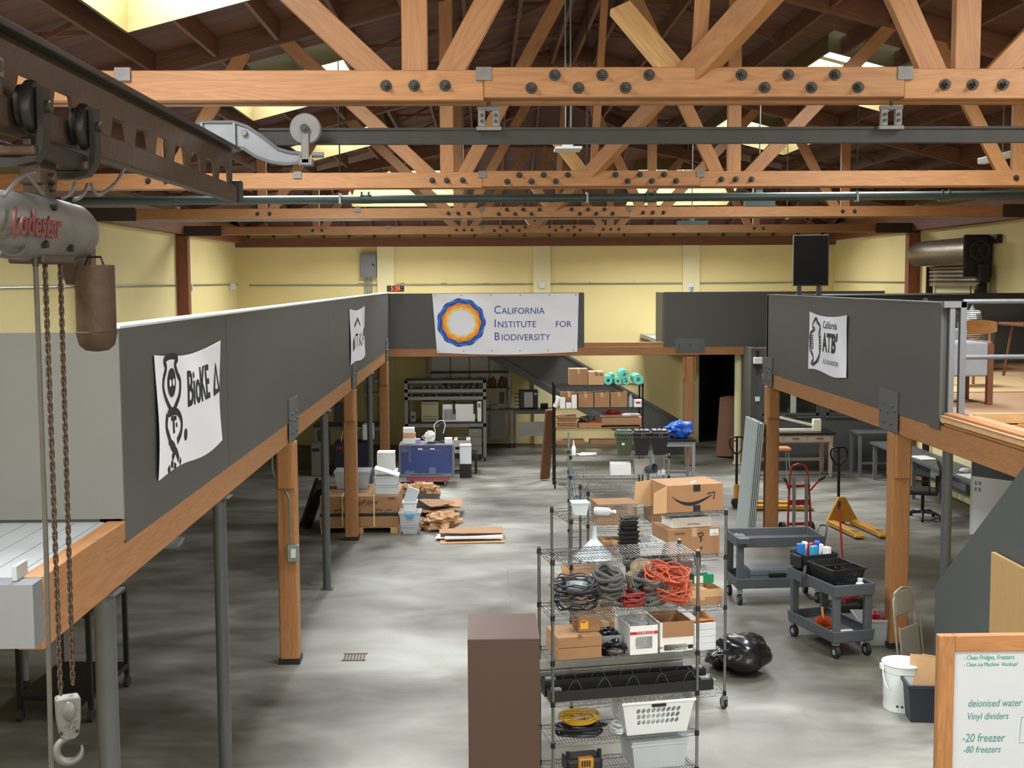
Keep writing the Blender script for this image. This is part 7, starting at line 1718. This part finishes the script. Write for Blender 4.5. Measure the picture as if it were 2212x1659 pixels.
def office_chair(label, x, y, rz):
    t = thing('office_chair', label, 'chair', (x, y, 0), rz, 'office chairs')
    for k in range(5):
        a_ = k * 2 * math.pi / 5; MB().tube([(0, 0, .13), (.2 * math.cos(a_), .2 * math.sin(a_), .12), (.31 * math.cos(a_), .31 * math.sin(a_), .07)], [.03, .025, .018], 6).obj('base_arm', 'black_plastic', t); MB().cyl((.31 * math.cos(a_) - .02, .31 * math.sin(a_), .03), (.31 * math.cos(a_) + .02, .31 * math.sin(a_), .03), .03, n=10).obj('caster', 'rubber', t)
    MB().cyl((0, 0, .12), (0, 0, .44), .028, n=12).obj('gas_lift', 'black_steel', t); MB().box(-.25, .25, -.24, .24, .44, .52).obj('seat', 'black_plastic', t, bevel=.03, seg=3)
    MB().grid(lambda u, v: (( u - .5) * .44, .24 + .06 * math.sin(math.pi * v) - .04 * (2 * u - 1) ** 2, .6 + .42 * v), 8, 8, (0, .02, 0)).obj('backrest', 'black_plastic', t, smooth=True); MB().box(-.03, .03, .2, .26, .46, .75).obj('back_stem', 'black_plastic', t)
    for sx in (-1, 1): MB().tube([(sx * .25, .1, .46), (sx * .3, .1, .5), (sx * .3, .1, .68), (sx * .3, -.12, .7)], .015, 6).obj('armrest', 'black_plastic', t)
office_chair('black office chair at the near end of the dark desk', 7.42, 20.7, -1.9)
p0, p1 = at(2097, 1160, z=0), at(2125, 1172, z=0)
t = thing('standing_panel', 'tall white and dark grey panel board beside the stair wall', 'panel', (7.72, 19.3, 0), -.9)
MB().box(-.02, .7, -.02, .02, .02, .95).obj('white_lower', 'white_plastic', t); MB().box(-.02, .7, -.018, .018, .95, 2.3).obj('dark_upper', 'gray_wall', t); MB().box(-.035, -.02, -.025, .025, .02, 2.3).obj('edge_strip', 'white_plastic', t); MB().box(.4, .44, -.04, -.018, 1.2, 2.2).obj('red_bar', 'fir_dark', t)
for k in range(4): MB().box(.03 + .07 * (k % 2), .07 + .07 * (k % 2), -.022, -.02, .72 + .1 * (k // 2), .78 + .1 * (k // 2)).obj('decal', 'label_gray', t)
# ------------------------------------------------------------------ right deck: railing, chairs, screen
rl_ = thing('pipe_railing', 'grey pipe railing beside the open stair at the right', 'railing', (RX + .3, RY0 - .05, DZ))
yr = RY0 - .03
x1 = at(2078, 760, Y=yr).x
MB().box(x1 - .03, x1 + .03, yr - .03, yr + .03, DZ + .02, GT + .03).obj('post', 'gray_steel', rl_, local=False, bevel=.004); MB().box(x1 - .13, x1 - .08, yr - .02, yr + .02, DZ + .02, GT).obj('post', 'gray_steel', rl_, local=False)
MB().box(RX, x1 + .03, yr - .03, yr + .03, GT - .03, GT + .03).obj('link_bar', 'gray_steel', rl_, local=False); MB().box(x1 - .12, x1 + .06, yr - .06, yr + .06, DZ + .004, DZ + .02).obj('foot_plate', 'gray_steel', rl_, local=False)
for yy in (651, 771): z = at(2150, yy, Y=yr).z; MB().cyl((x1, yr, z), (8.6, yr, z), .024, n=14).obj('rail', 'silver_paint', rl_, local=False, smooth=True)
x2 = at(2208, 880, Y=10.4).x
tag(MB().box(x2, x2 + .3, 10.2, 10.24, 2.45, 3.45).obj('guard_board', 'gray_paint', bevel=.004), 'edge of a grey guard board at the right frame edge', 'board')
sx0 = 4.95
t = thing('armchair', 'grey upholstered armchair with dark wooden legs on the right deck', 'chair', (5.2, 13.3, DZ), 0)
mat('gray_fabric', '#8b8d90', .9, var=.15, scale=60, bump=.2, bscale=120)
MB().box(-.28, .12, -.32, .30, .30, .66).obj('seat_body', 'gray_fabric', t, bevel=.02); MB().box(-.3, .14, .30, .42, .30, .78).obj('backrest', 'gray_fabric', t, bevel=.03)
for x, y in ((-.28, -.30), (.14, -.30), (-.28, .34), (.14, .34)): MB().box(x - .03, x + .03, y - .035, y + .035, 0, .32 if x < 0 else .64).obj('leg', 'walnut', t, bevel=.006)
MB().box(.11, .17, -.32, .38, .62, .67).obj('armrest', 'walnut', t, bevel=.02)
t = thing('wooden_chair', 'oak dining chair with curved backrest behind the armchair', 'chair', (at(2108, 720, Y=15.0).x, 15.0, DZ + .012), .1)
MB().grid(lambda u, v: ((u - .5) * .5, .04 * (2 * u - 1) ** 2 * -1, .66 + (.18 - .06 * (2 * u - 1) ** 2) * (v - .5) + .07), 14, 4, (0, .02, 0)).obj('backrest', 'oak', t, smooth=True)
for sx in (-1, 1):
    MB().cyl((sx * .19, -.02, 0), (sx * .17, .0, .72), .018, n=8).obj('rear_leg', 'oak', t); MB().cyl((sx * .2, .42, 0), (sx * .19, .40, .43), .018, n=8).obj('front_leg', 'oak', t)
MB().box(-.22, .22, -.02, .44, .43, .47).obj('seat', 'oak', t, bevel=.015)
tag(blob((at(2102, 690, Y=15.2).x, 15.25, DZ + .472), (.13, .1, .24), 5.1, amp=.2).obj('striped_cushion', mat('stripe', '#cfcfcf', .8, var=.02), smooth=True), 'white and black striped cushion on the oak chair', 'cushion')
m_ = MATS['stripe']; nt = m_.node_tree; wv_ = nt.nodes.new('ShaderNodeTexWave'); wv_.inputs['Scale'].default_value = 14; wv_.bands_direction = 'Z'; rp = nt.nodes.new('ShaderNodeValToRGB'); rp.color_ramp.elements[0].position = .45; rp.color_ramp.elements[1].position = .5; rp.color_ramp.elements[0].color = (.02, .02, .02, 1); rp.color_ramp.elements[1].color = (.7, .7, .7, 1)
tcn = nt.nodes.new('ShaderNodeTexCoord'); nt.links.new(tcn.outputs['Object'], wv_.inputs['Vector']); nt.links.new(wv_.outputs['Fac'], rp.inputs[0]); nt.links.new(rp.outputs[0], nt.nodes['Principled BSDF'].inputs['Base Color'])
tag(MB().box(5.0, 8.4, 14.4, 17.4, DZ + .001, DZ + .012).obj('rug', mat('rug', '#b99b70', .9, var=.15, scale=20), bevel=.003), 'tan woven rug on the right deck', 'rug')
t = thing('low_table', 'dark walnut table with splayed legs at the right deck edge', 'table', (7.6, 16.4, DZ)); MB().box(-.6, .6, -.4, .4, .70, .74).obj('top', 'walnut', t, bevel=.006)
for sx in (-1, 1):
    for sy in (-1, 1): MB().cyl((sx * .45, sy * .28, .7), (sx * .53, sy * .34, .013), .02, n=8).obj('leg', 'walnut', t)
t = thing('lounge_chair', 'dark grey lounge chair beside the walnut table', 'chair', (7.5, 15.2, DZ), .4); MB().box(-.3, .3, -.3, .3, .25, .5).obj('seat', 'gray_bin', t, bevel=.06, seg=3); MB().box(-.3, .3, .22, .34, .4, .85).obj('backrest', 'gray_bin', t, bevel=.05, seg=3)
for sx in (-1, 1):
    for sy in (-1, 1): MB().cyl((sx * .22, sy * .22, .27), (sx * .27, sy * .27, .013), .018, n=8).obj('leg', 'oak', t)
t = thing('sofa', 'dark grey sofa seen behind the oak chair', 'sofa', (6.3, 18.2, DZ)); MB().box(-1.0, 1.0, -.4, .4, .05, .45).obj('seat', 'gray_bin', t, bevel=.04); MB().box(-1.0, 1.0, .2, .45, .4, .85).obj('backrest', 'gray_bin', t, bevel=.05)
for sx in (-1, 1): MB().box(sx * 1.0 - .1, sx * 1.0 + .1, -.4, .4, .05, .62).obj('armrest', 'gray_bin', t, bevel=.04)
for sx in (-1, 1): MB().box(sx * .8 - .03, sx * .8 + .03, -.3, .3, 0, .06).obj('foot', 'walnut', t)
# dark top beam and conduit over the far guard
yy = 18.9
z = at(2000, 641, Y=yy).z
t = thing('guard_beam', 'long dark steel beam with conduit across the top of the right deck guard', 'beam', (6.6, yy, z)); MB().box(4.75, XR, yy - .03, yy + .03, z - .05, z + .05).obj('beam', 'dark_steel', t, local=False); MB().cyl((4.75, yy - .05, z + .035), (7.4, yy - .05, z + .04), .016, n=8).obj('conduit', 'galv', t, local=False)
for px in (1838, 1997): x = at(px, 645, Y=yy).x; MB().box(x - .035, x + .035, yy - .045, yy - .03, z - .14, z - .02).obj('bracket', 'gray_steel', t, local=False)
for x in (4.9, 6.6, 8.5): MB().box(x - .03, x + .03, yy - .03, yy + .03, DZ, z - .05).obj('post', 'dark_steel', t, local=False)
# television on a black stand
yt = 18.3
X0, X1, z0, z1 = rect(1713, 1790, 507, 618, yt)
t = thing('television', 'black portrait television on twin black posts above the right guard', 'television', ((X0 + X1) / 2, yt, DZ), -.12)
w = X1 - X0
MB().box(-w / 2, w / 2, -.02, .03, z0 - DZ, z1 - DZ).obj('casing', 'black_plastic', t, bevel=.006); MB().box(-w / 2 + .012, w / 2 - .012, -.024, -.02, z0 - DZ + .015, z1 - DZ - .015).obj('screen', mat('tv_screen', '#070606', .5, var=0), t); MB().box(-w / 2 - .003, -w / 2 + .003, -.022, .03, z0 - DZ, z1 - DZ).obj('edge_trim', 'silver_paint', t)
for x in (-.16, .12): MB().box(x - .03, x + .03, .0, .04, .03, z0 - DZ + .3).obj('post', 'black_steel', t)
MB().box(-.2, .3, -.25, .3, 0, .03).obj('base', 'black_steel', t); MB().tube(curve_pts([(.16, .0, z0 - DZ), (.17, -.02, .7), (.2, 0, .4)], 4), .006, 5).obj('cable', 'black_plastic', t)
MATS['tv_screen'].node_tree.nodes['Principled BSDF'].inputs['Specular IOR Level'].default_value = .08
# ------------------------------------------------------------------ roll-up door on the right wall
ya_, yb2 = 21.3, 24.2
zc_ = at(2000, 548, X=XR - .25).z
t = thing('roll_up_door', 'rusty roll-up door drum with black hoist wheel on the right wall', 'door', (XR - .2, 22.8, 3.5))
mat('drum_steel', '#9b8f7c', .4, .6, var=.35, scale=5, stretch=(1, 1, 4)); mat('soot', '#2a221c', .6, .3, var=.3)
MB().cyl((XR - .26, ya_, zc_), (XR - .26, yb2, zc_), .24, n=32).obj('drum_hood', 'drum_steel', t, local=False, smooth=True)
MB().box(XR - .52, XR - .02, ya_ - .06, ya_, zc_ - .45, zc_ + .27).obj('end_bracket', 'soot', t, local=False, bevel=.05); MB().box(XR - .1, XR, ya_ - .4, ya_ - .06, zc_ + .12, zc_ + .26).obj('arm', 'soot', t, local=False)
MB().tube([(XR - .26 + .16 * math.cos(a_), ya_ - .09, zc_ + .16 * math.sin(a_)) for a_ in [k * math.pi / 12 for k in range(24)]], .016, 6, True).obj('chain_wheel', 'rust_steel', t, local=False)
for k in range(6): a_ = k * math.pi / 3; MB().cyl((XR - .26, ya_ - .09, zc_), (XR - .26 + .15 * math.cos(a_), ya_ - .09, zc_ + .15 * math.sin(a_)), .014, n=6).obj('spoke', 'rust_steel', t, local=False)
MB().box(XR - .3, XR - .1, ya_ - .2, ya_ - .02, zc_ - .55, zc_ - .22).obj('gear_box', 'soot', t, local=False, bevel=.03); MB().ball((XR - .25, ya_ - .12, zc_ - .68), (.1, .1, .12)).obj('motor', 'soot', t, local=False, smooth=True)
for dx in (-.1, .05): MB().cyl((XR - .3 + dx, ya_ - .1, zc_ - .6), (XR - .3 + dx, ya_ - .1, 2.9), .01, n=5).obj('hand_chain', 'soot', t, local=False)
for k in range(4): zz = zc_ - .28 - k * .075; MB().cyl((XR - .14, ya_ + .02, zz), (XR - .14, yb2 - .35, zz), .035, n=10).obj('slat', 'drum_steel', t, local=False, smooth=True)
MB().box(XR - .16, XR - .1, ya_ + .02, yb2 - .3, zc_ - .62, zc_ - .55).obj('bottom_bar', 'drum_steel', t, local=False)
for y in (yb2 - .32, ya_ + .0): MB().box(XR - .2, XR - .08, y, y + .06, 0.02, zc_ - .25).obj('guide', 'dark_steel', t, local=False)
MB().box(XR - .06, XR - .01, ya_ + .06, yb2 - .34, 0.02, zc_ - .5).obj('infill_panel', 'wall_yellow_light', t, local=False)
